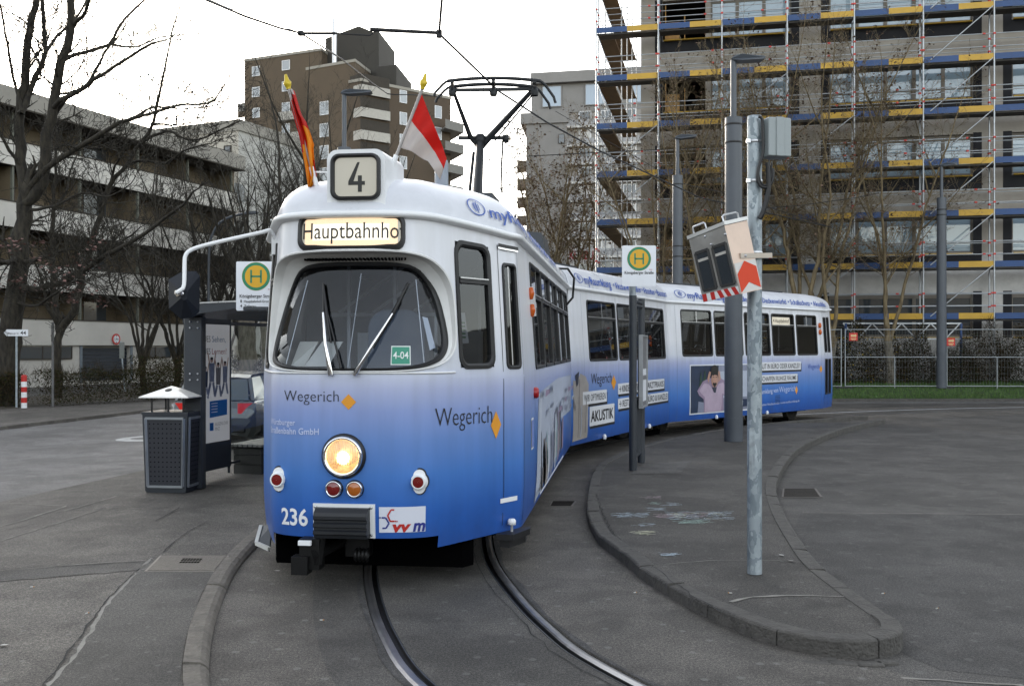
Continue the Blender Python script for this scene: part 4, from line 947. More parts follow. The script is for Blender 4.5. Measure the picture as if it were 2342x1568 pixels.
vline([(.022, .118), (.052, .118), (.078, .075), (.055, .035), (.026, .035)], .012, 1); vline([(.0, .118), (.006, .118)], .012, 1); vline([(.010, .118), (.016, .118)], .012, 1)
mb.build('emblem', [mat('emblem_red', (.45, .02, .015), .5, var=0), mat('emblem_navy', (.02, .03, .22), .5, var=0)], vb)
mb = MB(); put_text(mb, 'vv', lambda x, y: fv(.105 + x, .008 + y), .145, .083, 0, .04, .2); mb.build('lettering', MATS['emblem_red'], vb)
mb = MB(); put_text(mb, 'm', lambda x, y: fv(.262 + x, .008 + y), .098, .092, 0, .035, .2); mb.build('lettering', MATS['emblem_navy'], vb)
# roof lettering
def rword(sec, body, p, w, t0, h, sgn=1, bold=.012):
    mb = MB(); put_text(mb, body, lambda x, y: sec.roof(p + x, t0 + y * h, .016), w, 1.0, 0, bold); mb.build('roof_lettering', M_NAVY, tram)
def rlogo(sec, p, w, t0, h):
    mb = MB(); n = 26
    for i in range(n):
        a0, a1 = 2 * pi * i / n, 2 * pi * (i + 1) / n
        mb.add([sec.roof(p + w / 2 * cos(a) * k, t0 + h / 2 + h / 2 * sin(a) * k, .009) for a, k in ((a0, 1), (a1, 1), (a1, .88), (a0, .88))], [(0, 1, 2, 3)])
    for i, (x, hh) in enumerate(((-.30, .35), (-.15, .6), (0, .5), (.15, .7), (.30, .4))):
        mb.add([sec.roof(p + w / 2 * (x + dx), t0 + h / 2 + h / 2 * hh * dy, .009) for dx, dy in ((-.04, -1), (.04, -1), (.04, 1), (-.04, 1))], [(0, 1, 2, 3)])
    mb.build('roof_emblem', M_NAVY, tram)
rlogo(SA, 1.30, .24, .09, .24); rword(SA, 'myRaumklang', 1.46, 1.25, .10, .15); rword(SA, '• Akustik-Absorber • Basotect', 2.9, 3.9, .09, .14)
b0 = SB.p_at(.42); rlogo(SB, b0 + .2, .36, .08, .25); rword(SB, 'myRaumklang', b0 + .42, 1.35, .08, .20); rword(SB, '• Akustik-Raumteiler • Absorber • Basotect', b0 + 1.9, 3.45, .08, .18)
c0 = -SCc.p_at(6.62); rlogo(SCc, c0 + .25, .42, .08, .27); rword(SCc, 'myRaumklang', c0 + .5, 1.5, .08, .20); rword(SCc, '• Akustikwürfel • Deckenwürfel • Schallschutz • Akustik-Bau', c0 + 2.15, 5.0, .08, .18)
# middle section panels: white boards with a black drop edge
M_BOARD = mat('board_paper', (.68, .69, .72), .5, var=.03)
def board(sec, p, z, w, h, body, bold=.0, slope=0.0, cap=None, pad=.06):
    mb = MB()
    mb.add([sec.pt(p + x, z + y + slope * x, .004) for x, y in ((.035, -.045), (w + .035, -.045), (w + .035, h - .045), (.035, h - .045))], [(0, 1, 2, 3)], 1)
    mb.add([sec.pt(p + x, z + y + slope * x, .006) for x, y in ((0, 0), (w, 0), (w, h), (0, h))], [(0, 1, 2, 3)], 0)
    o = mb.build('slogan_board', [M_BOARD, M_INK], tram); cap = cap or h * .55
    mb = MB(); put_text(mb, body, lambda x, y: sec.pt(p + pad + x, z + (h - cap) / 2 + y + slope * (x + pad), .009), w - 2 * pad, cap, 0, bold); mb.build('lettering', M_INK, o)
word(SB, 'Wegerich', 2.10, 1.33, 1.05, .185, M_INK, -.008); diamond(SB, 3.26, 1.325, .27, .27)
board(SB, 1.70, 1.0, 1.18, .215, 'WIR OPTIMIEREN', -.008)
board(SB, 2.02, .62, 1.27, .33, 'AKUSTIK', .02)
board(SB, 3.49, 1.10, 1.35, .195, '→ KINDERGARTEN', .008, cap=.12); board(SB, 5.0, 1.10, 1.46, .205, '→ ARZTPRAXIS', .008, cap=.12)
board(SB, 3.49, .83, 1.35, .19, '→ RESTAURANT', .008, cap=.12); board(SB, 5.0, .835, 1.74, .19, '→ BÜRO & KANZLEI', .008, cap=.12)
# pictures printed on the flanks: flat shapes
PC = {n: mat('print_' + n, c, .45, var=v, scale=s) for n, c, v, s in (('night_blue', (.012, .025, .06), .5, 3), ('window_pale', (.42, .46, .55), .1, 3), ('grey_wall', (.22, .24, .32), .2, 2), ('skin', (.42, .24, .18), .15, 8), ('lilac', (.42, .33, .42), .12, 5), ('lilac_shade', (.27, .20, .29), .12, 5), ('hair', (.012, .010, .010), .2, 9), ('collar', (.03, .035, .06), .4, 20), ('coat', (.36, .33, .31), .15, 4), ('coat_shade', (.2, .18, .18), .2, 4), ('white', (.66, .68, .72), .05, 3), ('teal', (.22, .38, .38), .3, 3), ('brown', (.15, .11, .08), .4, 4), ('leaf', (.02, .05, .03), .3, 8))}
PN = list(PC); PM = [PC[n] for n in PN]
def band(pts, a, b):
    def half(q, lim, sg):
        o = []
        for i, c in enumerate(q):
            d = q[i - 1]; ci = (c[1] - lim) * sg >= 0; di = (d[1] - lim) * sg >= 0
            if ci != di: f = (lim - d[1]) / (c[1] - d[1]); o.append((d[0] + (c[0] - d[0]) * f, lim))
            if ci: o.append(c)
        return o
    q = half(pts, a, 1); return half(q, b, -1) if q else q
def picture(sec, p0, p1, z0, z1, items, name='advert_picture'):
    """items: (material, [(x, y)...]) in the unit square of the picture, later ones on top"""
    mb = MB(); k = .004
    for i, (n_, pts) in enumerate(items):
        zz = [z0 + (z1 - z0) * y for x, y in pts]; cuts = [-9] + [c for c in (.46, .52, .58, .64, .70, .76, 1.2) if min(zz) < c < max(zz)] + [9]; flat = [(p0 + (p1 - p0) * x, z) for (x, y), z in zip(pts, zz)]
        for a, b in zip(cuts, cuts[1:]):
            q = band(flat, a, b)
            if len(q) > 2: mb.add([sec.pt(x, z, k + .0012 * i) for x, z in q], [tuple(range(len(q)))], PN.index(n_))
    return mb.build(name, PM, tram)
SQ = [(0, 0), (1, 0), (1, 1), (0, 1)]
def ell(cx, cy, rx, ry, n=16): return [(cx + rx * cos(2 * pi * i / n), cy + ry * sin(2 * pi * i / n)) for i in range(n)]
picture(SCc, -8.24, -5.78, .48, 1.58, [('white', SQ), ('grey_wall', [(.015, .03), (.985, .03), (.985, .975), (.015, .975)]), ('night_blue', [(.015, .03), (.44, .03), (.46, .975), (.015, .975)]),
    ('window_pale', [(.47, .30), (.585, .30), (.585, .85), (.47, .85)]), ('window_pale', [(.63, .30), (.74, .30), (.74, .85), (.63, .85)]), ('window_pale', [(.78, .3), (.97, .3), (.97, .85), (.78, .85)]), ('grey_wall', [(.015, .03), (.30, .03), (.26, .22), (.12, .26), (.015, .2)]),
    ('leaf', [(.14, .55), (.17, .86), (.19, .62), (.24, .9), (.25, .6), (.30, .8), (.29, .52), (.2, .45)]), ('night_blue', [(.015, .03), (.12, .03), (.14, .5), (.12, .97), (.015, .97)]),
    ('lilac_shade', [(.22, .03), (.54, .03), (.53, .36), (.60, .30), (.63, .40), (.55, .66), (.48, .72), (.30, .72), (.20, .66), (.11, .47), (.14, .38), (.21, .30)]),
    ('lilac', [(.23, .03), (.50, .03), (.51, .4), (.57, .34), (.61, .42), (.53, .62), (.46, .60), (.41, .50), (.35, .50), (.29, .60), (.22, .62), (.14, .48), (.17, .42), (.23, .34)]),
    ('skin', [(.29, .62), (.33, .84), (.30, .86), (.27, .72)]), ('skin', [(.45, .62), (.44, .86), (.47, .86), (.49, .70)]), ('collar', [(.34, .53), (.42, .53), (.405, .42), (.375, .42)]),
    ('skin', ell(.385, .68, .055, .155)), ('hair', ell(.385, .87, .062, .115)), ('hair', [(.35, .60), (.385, .52), (.42, .60), (.405, .63), (.365, .63)]), ('skin', ell(.387, .70, .042, .085)), ('hair', [(.355, .735), (.38, .725), (.38, .735), (.357, .748)]), ('hair', [(.395, .725), (.42, .735), (.418, .748), (.395, .735)]), ('hair', [(.37, .60), (.405, .60), (.40, .608), (.375, .608)]),
    ('night_blue', [(.80, .10), (.97, .10), (.97, .25), (.80, .25)]), ('white', [(.83, .12), (.86, .12), (.86, .22), (.83, .22)])])
board(SCc, -5.65, 1.40, 2.29, .205, 'ZU LAUT IN BÜRO ODER KANZLEI?', .006, cap=.12); board(SCc, -5.65, 1.11, 2.12, .185, 'WIR SCHAFFEN RUHIGE RÄUME', .006, cap=.11)
word(SCc, 'myRaumklang von', -5.62, .83, 1.15, .11, M_PALE, .008, .03); word(SCc, 'Wegerich', -4.43, .855, .80, .14, M_PALE, -.004, .02); diamond(SCc, -3.58, .885, .15, .22)
word(SCc, 'Gewerbegebiet Neubaustraße • www.myRaumklang.de', -5.62, .545, 2.2, .055, M_PALE, 0, .02); word(SCc, 'Wegerich', -3.0, 1.41, .62, .13, M_NAVY, -.006, .0); diamond(SCc, -2.30, 1.395, .17, .20)
mb = MB()
for i in range(6): mb.grid(lambda p, z: SCc.pt(p, z, .006), [-4.62, -4.38], [.60 + i * .035, .612 + i * .035], 0, False)
mb.build('ventilation_slots', PC['night_blue'], tram)
# coat picture spanning the joint, streaked office picture on the first section
picture(SB, 1.27, 1.98, .42, 1.56, [('coat', [(0, 0), (.95, .02), (.97, .45), (1, .8), (.8, .92), (.45, .97), (.25, .86), (0, .88)]), ('coat_shade', [(.3, .05), (.34, .05), (.42, .9), (.36, .88)]), ('coat_shade', [(.75, .1), (.8, .1), (.86, .6), (.82, .6)]), ('coat_shade', [(.0, .62), (.16, .5), (.12, .44), (0, .5)]), ('collar', [(.1, .95), (.35, 1.0), (.30, .82), (.2, .78)]), ('window_pale', [(.45, .05), (.5, .05), (.52, .5), (.49, .5)])])
a0, a1 = SA.p_at(1.12), SA.p_at(7.1); rr_ = random.Random(5); its = [('window_pale', [(0, .0), (.55, .16), (.60, .5), (.98, .48), (1, .95), (.5, .98), (.05, .92)])]
cols = ['teal', 'grey_wall', 'coat', 'night_blue', 'brown', 'white', 'coat_shade', 'window_pale', 'lilac_shade', 'white']
for i in range(40):
    x = rr_.uniform(.02, .56); w_ = rr_.uniform(.008, .04); y0 = .02 + x * .28; y1 = y0 + rr_.uniform(.15, .55); its.append((rr_.choice(cols), [(x, y0), (x + w_, y0 + .012), (x + w_ * rr_.uniform(.6, 1.3), y1), (x + w_ * .3, y1 + rr_.uniform(-.04, .04))]))
for i in range(12):
    x = rr_.uniform(.05, .9); y = rr_.uniform(.55, .9); its.append((rr_.choice(['window_pale', 'grey_wall', 'lilac_shade', 'window_pale', 'grey_wall']), [(x, y), (x + .09, y + rr_.uniform(-.02, .05)), (x + .1, y + .05), (x + .01, y + .06)]))
picture(SA, a0, a1, .40, 1.58, its)
mb = MB()
for i in range(40): 
    f0, f1 = i / 40, (i + 1) / 40; q = [(a0, .44 + 0 * f0)]
for z_, p0_, p1_ in ((.50, a0, a0 + 3.5),): mb.grid(lambda p, z: SA.pt(p, z, .055), [p0_ + (p1_ - p0_) * i / 10 for i in range(11)], [z_ - .012, z_ + .012], 0, False)
mb.grid(lambda p, z: SA.pt(p, z, .055), [a0 - .03, a0], [.49, 1.5], 0, False); mb.build('advert_border', M_WLET, tram)
# small white steps and caps along the skirt
for sec, p_ in ((SB, 2.75), (SB, 5.4), (SCc, -7.2), (SCc, -5.0)):
    mb = MB(); mb.lathe([(.03, -.05), (.035, 0), (.02, .03), (.001, .035)], sec.pt(p_, .40, .03), 10); mb.build('skirt_cap', M_WLET, tram)

# ------------------------------------------------------------------ roof gear: antenna, hatches, pantograph
mb = MB(); mb.lathe([(.062, 3.2), (.062, 3.62), (.055, 3.66), (.03, 3.675), (.001, 3.68)], SA.W(.42, .2, 0), 20); mb.build('antenna', mat('antenna_grey', (.22, .25, .29), .4, var=.05), tram)
mb = MB(); mb.prism([(-.22, 3.2), (.22, 3.2), (.15, 3.60), (-.06, 3.60)], 1.7, 2.3, 0, lambda x, y, z: SA.W(.53 + x, z, y)); mb.build('roof_housing', M_DKGREY, tram)
mb = MB(); mb.prism([(-.3, 3.25), (.5, 3.25), (.45, 3.5), (-.3, 3.58)], 4.6, 5.6, 0, lambda x, y, z: SA.W(.5 + x, z, y)); mb.lathe([(.05, 3.5), (.045, 3.6), (.02, 3.66), (.012, 3.8), (.001, 3.81)], SA.W(.55, 5.0, 0), 12); mb.build('roof_resistor_box', M_DKGREY, tram)
for sec, b0_, b1_, nm in ((SB, .3, 1.7, 'x'), (SB, 4.4, 5.6, 'y'), (SCc, 4.4, 6.3, 'z'), (SCc, 1.2, 2.6, 'w')):
    mb = MB(); mb.prism([(-.5, b0_), (.65, b0_), (.65, b1_), (-.5, b1_)], 3.34, 3.40, 0, lambda x, y, z: sec.W(x * (1 if sec is SB else -1), y, z + (x - .65) * .06)); mb.build('roof_hatch', M_DKGREY, tram)
# curved hand hoop at the joint
mb = MB(); hc = SA.W(1.02, LA - 1.3, 2.98); mb.tube([hc, hc + Vector((.02, .1, .16)), hc + Vector((.22, .4, .18)), hc + Vector((.33, .6, .05)), hc + Vector((.31, .62, -.25)), hc + Vector((.2, .6, -.38))], .018, 8); mb.build('hose', M_BLACK, tram)
M_PANTO = mat('pantograph_black', (.012, .014, .016), .45, .3, var=.2)
pc = lambda x, y, z: SA.W(x, y, z)
yp = 5.0
pan = MB()
for s_ in (-.35, .35): pan.bar(pc(s_, yp - .5, 3.5), pc(s_, yp + .9, 3.5), .07, .07); pan.lathe([(.04, 3.3), (.06, 3.36), (.04, 3.42), (.06, 3.48), (.04, 3.5)], pc(s_, yp - .3, 0), 10); pan.lathe([(.04, 3.3), (.06, 3.36), (.04, 3.42), (.06, 3.48), (.04, 3.5)], pc(s_, yp + .7, 0), 10)
po = pan.build('pantograph', M_PANTO, tram)
kx, kd = P(1098, 322, 14.9), 14.9
K = P(1098, 322, 14.9); Bs = pc(.06, yp - .45, 3.52); 
mb = MB(); mb.tube([Bs, K], [.085, .055], 12); mb.tube([Bs + Vector((-.14, .1, .02)), K + Vector((-.10, 0, -.18))], .025, 8); mb.bar(K + Vector((-.33, 0, .04)), K + Vector((.40, 0, .04)), .05, .05); mb.lathe([(.001, -.1), (.08, -.08), (.09, .05), (.05, .1), (.001, .11)], K, 14)
mb.lathe([(.001, -.06), (.05, -.05), (.05, .05), (.001, .06)], K + Vector((.38, 0, .03)), 10); mb.build('lower_arm', M_PANTO, po)
HDp = 14.2
LU, RU = P(1036, 208, HDp), P(1218, 206, HDp)
mb = MB(); mb.tube([K + Vector((-.02, 0, -.1)), K + Vector((-.15, -.02, .06)), LU], [.035, .04, .024], 8); mb.tube([K + Vector((.02, 0, -.1)), K + Vector((.14, -.02, .05)), RU], [.04, .05, .032], 8); mb.tube([K + Vector((.22, 0, .0)), RU + Vector((.03, 0, -.03))], .012, 6); mb.build('upper_arm', M_PANTO, po)
mb = MB()
for dv, dd, r_, x0_, x1_ in ((0, -.18, .026, 1022, 1236), (14, .18, .028, 1026, 1224)):
    pts = [P(x0_ + (x1_ - x0_) * i / 14, 186 + dv - 7 * (1 - ((i - 7) / 7) ** 2), HDp + dd) for i in range(15)]
    mb.tube(pts, r_, 8); mb.tube([pts[0], P(x0_ - 10, 194 + dv, HDp + dd), P(x0_ - 27, 212 + dv, HDp + dd), P(x0_ - 30, 221 + dv, HDp + dd)], .020, 7); mb.tube([pts[-1], P(x1_ + 10, 194 + dv, HDp + dd), P(x1_ + 30, 222 + dv, HDp + dd), P(x1_ + 34, 236 + dv, HDp + dd)], .020, 7)
mb.bar(P(1026, 207, HDp), P(1226, 204, HDp), .04, .045)
for u in (1034, 1128, 1222): mb.bar(P(u, 186, HDp - .2), P(u, 200, HDp + .2), .05, .04); mb.lathe([(.05, -.06), (.06, .0), (.04, .05)], P(u, 210, HDp), 10)
mb.build('collector_head', M_PANTO, po)
mb = MB(); mb.tube([P(1149, 322, 14.9), P(1149, 345, 14.9), P(1146, 380, 14.7), P(1148, 440, 14.4)], .016, 6); mb.tube([P(1110, 340, 14.9), P(1128, 390, 14.5), P(1148, 442, 14.3)], .009, 5); mb.build('cable', M_PANTO, po)

# ------------------------------------------------------------------ exterior mirror on its arm
MD = 8.25
mp_ = [P(u, v, d) for u, v, d in ((630, 560, 8.42), (628, 545, 8.40), (618, 527, 8.36), (600, 531, 8.34), (488, 556, 8.27), (440, 570, 8.23), (425, 582, 8.2), (422, 600, 8.18), (421, 650, 8.12), (415, 662, 8.09), (403, 669, 8.08))]
mb = MB(); mb.tube(catmull(mp_, .04), .0165, 10); mb.box(P(632, 562, 8.42), (.07, .06, .15), 0); mb.box(P(641, 560, 8.44), (.03, .06, .20), 0); ma_ = mb.build('mirror_arm', M_WHITE, tram)
rim = [(385, 639), (418, 620), (448, 620), (457, 630), (456, 712), (442, 726), (414, 729), (386, 706)]
mb = MB(); R0 = [P(u, v, MD + .02) for u, v in rim]; R1 = [P(u, v, MD + .06) for u, v in rim]; ap = [P(421 + (u - 421) * .2, 675 + (v - 675) * .2, MD - .11) for u, v in rim]
mb.strip(R1, R0, 0, False, closed=True); mb.strip(R0, ap, 0, False, closed=True); mb.add(ap, [tuple(range(8))], 0); mb.add(R1, [tuple(range(8))], 1); mi_ = mb.build('exterior_mirror', [mat('mirror_shell', (.010, .013, .020), .6, var=.12, spec=.3), M_CHROME], tram)
mb = MB(); mb.tube([P(400, 668, MD - .15), P(418, 672, MD - .11)], .018, 8); mb.bar(P(405, 665, MD - .13), P(412, 675, MD - .13), .04, .05); mb.build('clamp', M_CHROME, mi_)

# ------------------------------------------------------------------ flags on the roof front
GOLD = mat('finial_gold', (.55, .40, .02), .35, .2, var=.15); FPOLE = mat('flag_pole_grey', (.32, .30, .29), .5, var=.2)
def coons(T, Bm, L_, R_, ns, nt):
    """patch between top, bottom, left, right polylines sampled 0..1"""
    def at(pl, f):
        f = min(max(f, 0), 1) * (len(pl) - 1); i = min(int(f), len(pl) - 2); return pl[i].lerp(pl[i + 1], f - i)
    def fn(t, s_):
        a = at(T, t) * (1 - s_) + at(Bm, t) * s_; b = at(L_, s_) * (1 - t) + at(R_, s_) * t
        c = (T[0] * (1 - t) + T[-1] * t) * (1 - s_) + (Bm[0] * (1 - t) + Bm[-1] * t) * s_
        return a + b - c
    return fn
def flag(label, pole0, pole1, fin, fn, cells, mats, cat='flag'):
    t = thing('flag', label, cat, pole0)
    mb = MB(); mb.tube([pole0, pole1], .0125, 8); mb.build('pole', FPOLE, t)
    d = (fin - pole1).normalized(); M_ = d.to_track_quat('Z', 'Y'); l = (fin - pole1).length
    mb = MB(); mb.lathe([(.02, 0), (.02, .15 * l), (.026, .22 * l), (.034, .45 * l), (.020, .62 * l), (.016, .8 * l), (.010, l), (.001, l)], pole1, 12, M_.to_matrix()); mb.build('finial', GOLD, t)
    us = [i / 26 for i in range(27)]; vs = [i / 30 for i in range(31)]
    mb = MB(); mb.grid(fn, us, vs, cells); o = mb.build('cloth', mats, t); md = o.modifiers.new('thick', 'SOLIDIFY'); md.thickness = .003
    mb = MB(); e = (pole1 - pole0).normalized(); mb.tube([pole0 - e * .05, pole0 + e * .14], .021, 10); mb.bar(pole0 + e * .10, pole0 + e * .10 + Vector((SA.W(.045, -.7, 0) - pole0).x and Vector(((SA.W(.045, 0, 0) - pole0).x * .42, .03, 0))), .012, .012); mb.build('holder', M_WHITE, t)
    return t
fd = 8.12
FR = mat('flag_red', (.62, .02, .012), .7, var=.06); FW = mat('flag_white', (.62, .58, .56), .7, var=.05); FG = mat('flag_gold', (.80, .33, .01), .7, var=.05)
for m_, c_ in ((FR, (.62, .02, .012)), (FW, (.62, .58, .56)), (FG, (.8, .33, .01))):
    t_ = m_.node_tree; b_ = t_.nodes['Principled BSDF']; tl = t_.nodes.new('ShaderNodeBsdfTranslucent'); tl.inputs[0].default_value = (*c_, 1); ms = t_.nodes.new('ShaderNodeMixShader'); ms.inputs[0].default_value = .5
    t_.links.new(b_.outputs[0], ms.inputs[1]); t_.links.new(tl.outputs[0], ms.inputs[2]); t_.links.new(ms.outputs[0], t_.nodes['Material Output'].inputs[0])
pp = lambda u, v, k=0: P(u, v, fd + k)
fold = lambda fn, amp, n, ph=0: (lambda t, s_: fn(t, s_) + Vector((.0, amp * sin(n * pi * t + ph + 2.2 * s_) * min(1, 3 * t + .1), 0)))
f1 = coons([pp(963, 214), pp(985, 270), pp(1008, 325), pp(1022, 366, .05)], [pp(916, 338), pp(945, 350), pp(978, 368), pp(1006, 411, .05)], [pp(963, 214), pp(940, 276), pp(916, 338)], [pp(1022, 366, .05), pp(1015, 388, .04), pp(1006, 411, .05)], 20, 20)
flag('red over white flag hanging open from the right roof holder of the tram', P(892, 392, fd), P(965, 205, fd), P(973, 169, fd), fold(f1, .05, 3.3), lambda t, s_: 0 if s_ < .5 else 1, [FR, FW])
f2 = coons([pp(660, 206), pp(664, 206)], [pp(704, 428), pp(713, 428)], [pp(659, 206), pp(667, 252), pp(684, 312), pp(697, 380), pp(704, 428)], [pp(670, 206), pp(688, 262), pp(700, 280), pp(717, 330), pp(716, 340), pp(720, 380), pp(725, 402), pp(713, 428)], 20, 20)
def c2(t, s_):
    if s_ < .1 and t < 1 - s_ * 8: return 2
    b = .34 if t > .5 else .58 if t > .2 else .62
    if s_ > .66 and t > .8 and s_ < .93: return 0
    return 0 if s_ < b else 1
flag('furled red and gold flag hanging from the left roof holder of the tram', P(722, 420, fd), P(660, 205, fd), P(653, 171, fd), fold(f2, .035, 4.5), c2, [FR, FG, FW])
# ------------------------------------------------------------------ bus shelter
M_CLEAR = glass('shelter_glass', (.72, .76, .74), 1.0, base=.03)
WD = Vector((.246, .969, 0)).normalized(); WN = Vector((WD.y, -WD.x, 0)); W0 = Vector((-4.24, 13.62, 0))
sh = thing('tram_shelter', 'dark grey tram shelter with a poster panel and glass back wall beside the tram', 'shelter', (-4.1, 14.4, PLZ))
S = lambda a, n_, z: W0 + WD * a + WN * n_ + Vector((0, 0, z))
mb = MB(); mb.bbox((-4.17, 13.1, PLZ + 1.13), (.245, .14, 2.26), .012, -.12)
po_ = mb.build('post', M_DKGREY, sh)
mb = MB()
for z in (2.31, 2.23, 1.63, 1.55):
    for x in (-.05, .05): mb.lathe([(.013, 0), (.013, .008), (.001, .012)], (-4.16 + x, 13.02, z - .02), 8, Matrix.Rotation(radians(90), 3, 'X'))
mb.build('bolts', M_STEEL, po_)
mb = MB(); mb.bbox(S(2.35 + 2.2, .0, 1.2), (.1, .1, 2.3), .01); mb.build('post', M_DKGREY, sh)
mb = MB(); 
for a0_, a1_, z0_, z1_ in ((-.35, .72, .25, .62), (-.35, .72, 2.28, 2.36)): mb.bar(S(a0_, -.03, (z0_ + z1_) / 2), S(a1_, -.03, (z0_ + z1_) / 2), .09, z1_ - z0_)
mb.bar(S(.70, -.03, 1.3), S(.74, -.03, 1.3), .09, 2.1); mb.bar(S(-.35, -.035, 1.45), S(.70, -.035, 1.45), .05, 1.66); pn = mb.build('poster_frame', M_DKGREY, sh)
M_POST = mat('poster_paper', (.5, .5, .5), .35, var=.04, scale=2, emit=.05)
pf = lambda x, y, k=.0: S(x, .016 + k, y)
mb = MB(); mb.add([pf(-.34, .635), pf(.695, .635), pf(.695, 2.275), pf(-.34, 2.275)], [(0, 1, 2, 3)]); ps = mb.build('poster', M_POST, pn)
for body, z, cap, m_ in (('NEUES', 2.03, .085, M_INK), ('NEUES', 1.86, .085, M_INK)):
    mb = MB(); put_text(mb, body, lambda x, y: pf(-.12 + x, z + y, .004), .30, cap, 0, -.004); mb.build('lettering', m_, ps)
mb = MB(); put_text(mb, 'Sehen,', lambda x, y: pf(.22 + x, 2.03 + y, .004), .36, .085, 0, -.004); mb.build('lettering', mat('poster_blue_ink', (.05, .16, .28), .5, var=0), ps)
mb = MB(); put_text(mb, 'Lernen!', lambda x, y: pf(.22 + x, 1.86 + y, .004), .38, .085, 0, -.004); mb.build('lettering', mat('poster_red_ink', (.3, .03, .04), .5, var=0), ps)
mb = MB(); NB = ['white', 'skin', 'hair', 'grey_wall', 'night_blue', 'coat_shade']
MBm = [PC[n] for n in NB]
for x, y, s_, c_ in ((.05, 1.56, .55, 4), (.21, 1.66, .66, 3), (.38, 1.60, .60, 5), (.56, 1.62, .58, 3), (-.12, 1.58, .6, 3)):
    def q(pts, mi, k): mb.add([pf(x + a * s_ * 1.7, y + b * s_, k) for a, b in pts], [tuple(range(len(pts)))], mi)
    q([(-.05, -.28), (.06, -.28), (.075, .12), (-.06, .12)], c_, .003); q([(-.05, -.28), (-.11, -.55), (-.06, -.56), (.0, -.3)], 3, .004); q([(.06, -.28), (.10, -.56), (.05, -.56), (.01, -.3)], 3, .0045)
    q(ell(0, .18, .035, .055, 10), 1, .005); q(ell(0, .215, .036, .03, 8), 2, .006); q([(-.06, .1), (-.1, .34), (-.08, .35), (-.04, .13)], 1, .0055); q([(.07, .1), (.10, .33), (.085, .34), (.045, .13)], 1, .0058)
mb.build('poster_people', MBm, ps)
mb = MB(); mb.add([pf(.16, .98, .004), pf(.62, 1.0, .004), pf(.62, 1.22, .004), pf(.16, 1.21, .004)], [(0, 1, 2, 3)], 0); mb.add([pf(.16, .80, .004), pf(.26, .80, .004), pf(.26, .91, .004), pf(.16, .91, .004)], [(0, 1, 2, 3)], 0)
for i in range(4): mb.add([pf(.20, 1.17 - i * .04, .006), pf(.36, 1.172 - i * .04, .006), pf(.36, 1.182 - i * .04, .006), pf(.20, 1.18 - i * .04, .006)], [(0, 1, 2, 3)], 1)
mb.build('poster_blue_box', [mat('poster_blue', (.01, .16, .5), .5, var=.03), M_WLET], ps)
mb = MB(); put_text(mb, 'AUGENLOHR', lambda x, y: pf(.30 + x, .86 + y, .004), .34, .05, 0, -.006); put_text(mb, 'MVZ', lambda x, y: pf(.30 + x, .79 + y, .004), .12, .05, 0, -.006); mb.build('lettering', mat('poster_grey_ink', (.12, .12, .13), .5, var=0), ps)
for a0_, a1_ in ((.76, 1.95), (1.97, 3.15), (3.17, 4.5)):
    mb = MB(); mb.add([S(a0_, -.03, .32), S(a1_, -.03, .32), S(a1_, -.03, 2.28), S(a0_, -.03, 2.28)], [(0, 1, 2, 3)]); mb.build('glass_pane', M_CLEAR, sh)
mb = MB()
for a in (.755, 1.96, 3.16, 4.5): mb.bar(S(a, -.03, .15), S(a, -.03, 2.36), .03, .03)
mb.bar(S(.75, -.03, 2.30), S(4.5, -.03, 2.30), .04, .05); mb.bar(S(.75, -.03, .29), S(4.5, -.03, .29), .03, .03); mb.build('wall_frame', M_DKGREY, sh)
mb = MB()
rp = [(.14, 2.50, 2.345), (.5, 2.515, 2.40), (1.0, 2.53, 2.46), (1.62, 2.545, 2.50)]
for a0_, a1_ in ((-.75, 4.6),):
    T0 = [S(a0_, n_, zt) for n_, zt, zb in rp]; T1 = [S(a1_, n_, zt) for n_, zt, zb in rp]; B0 = [S(a0_, n_, zb) for n_, zt, zb in rp]; B1 = [S(a1_, n_, zb) for n_, zt, zb in rp]
    mb.strip(T0, T1); mb.strip(B0, B1); mb.strip(T0, B0); mb.strip(T1, B1); mb.strip([T0[0], T1[0]], [B0[0], B1[0]]); mb.strip([T0[-1], T1[-1]], [B0[-1], B1[-1]])
mb.build('roof', M_DKGREY, sh)
mb = MB(); mb.strip([S(-.76, n_, zt + .004) for n_, zt, zb in rp], [S(-.76, n_, zt + .022) for n_, zt, zb in rp]); mb.strip([S(-.76, n_, zt + .022) for n_, zt, zb in rp], [S(-.6, n_, zt + .022) for n_, zt, zb in rp]); mb.build('roof_edge', M_STEEL, sh)
# bench in the shelter
bn = thing('slatted_bench', 'grey slatted bench on dark concrete blocks inside the shelter', 'bench', (-3.8, 15, PLZ))
Bq = lambda a, n_, z: Vector((-4.10, 14.66, 0)) + WD * a + WN * n_ + Vector((0, 0, z))
for a in (0, 1.3):
    mb = MB()
    for z0_, z1_ in ((.10, .235), (.242, .375), (.382, .47)): mb.prism([(0.0, .0), (.45, .0), (.45, .38), (.0, .38)], z0_, z1_, 0, lambda x, y, z: Bq(a + y, x, z))
    mb.build('support_block', mat('dark_block', (.035, .035, .032), .8, var=.3, bump=.3), bn)
mb = MB()
for i in range(7): mb.bar(Bq(-.05, -.02 + i * .078, .52), Bq(2.0, -.02 + i * .078, .52), .058, .035)
mb.build('seat', mat('bench_slats', (.22, .22, .21), .6, var=.2), bn)
mb = MB(); mb.bar(Bq(.08, -.03, .49), Bq(.08, .5, .49), .05, .03); mb.bar(Bq(1.6, -.03, .49), Bq(1.6, .5, .49), .05, .03); mb.build('cross_bar', M_BLACK, bn)
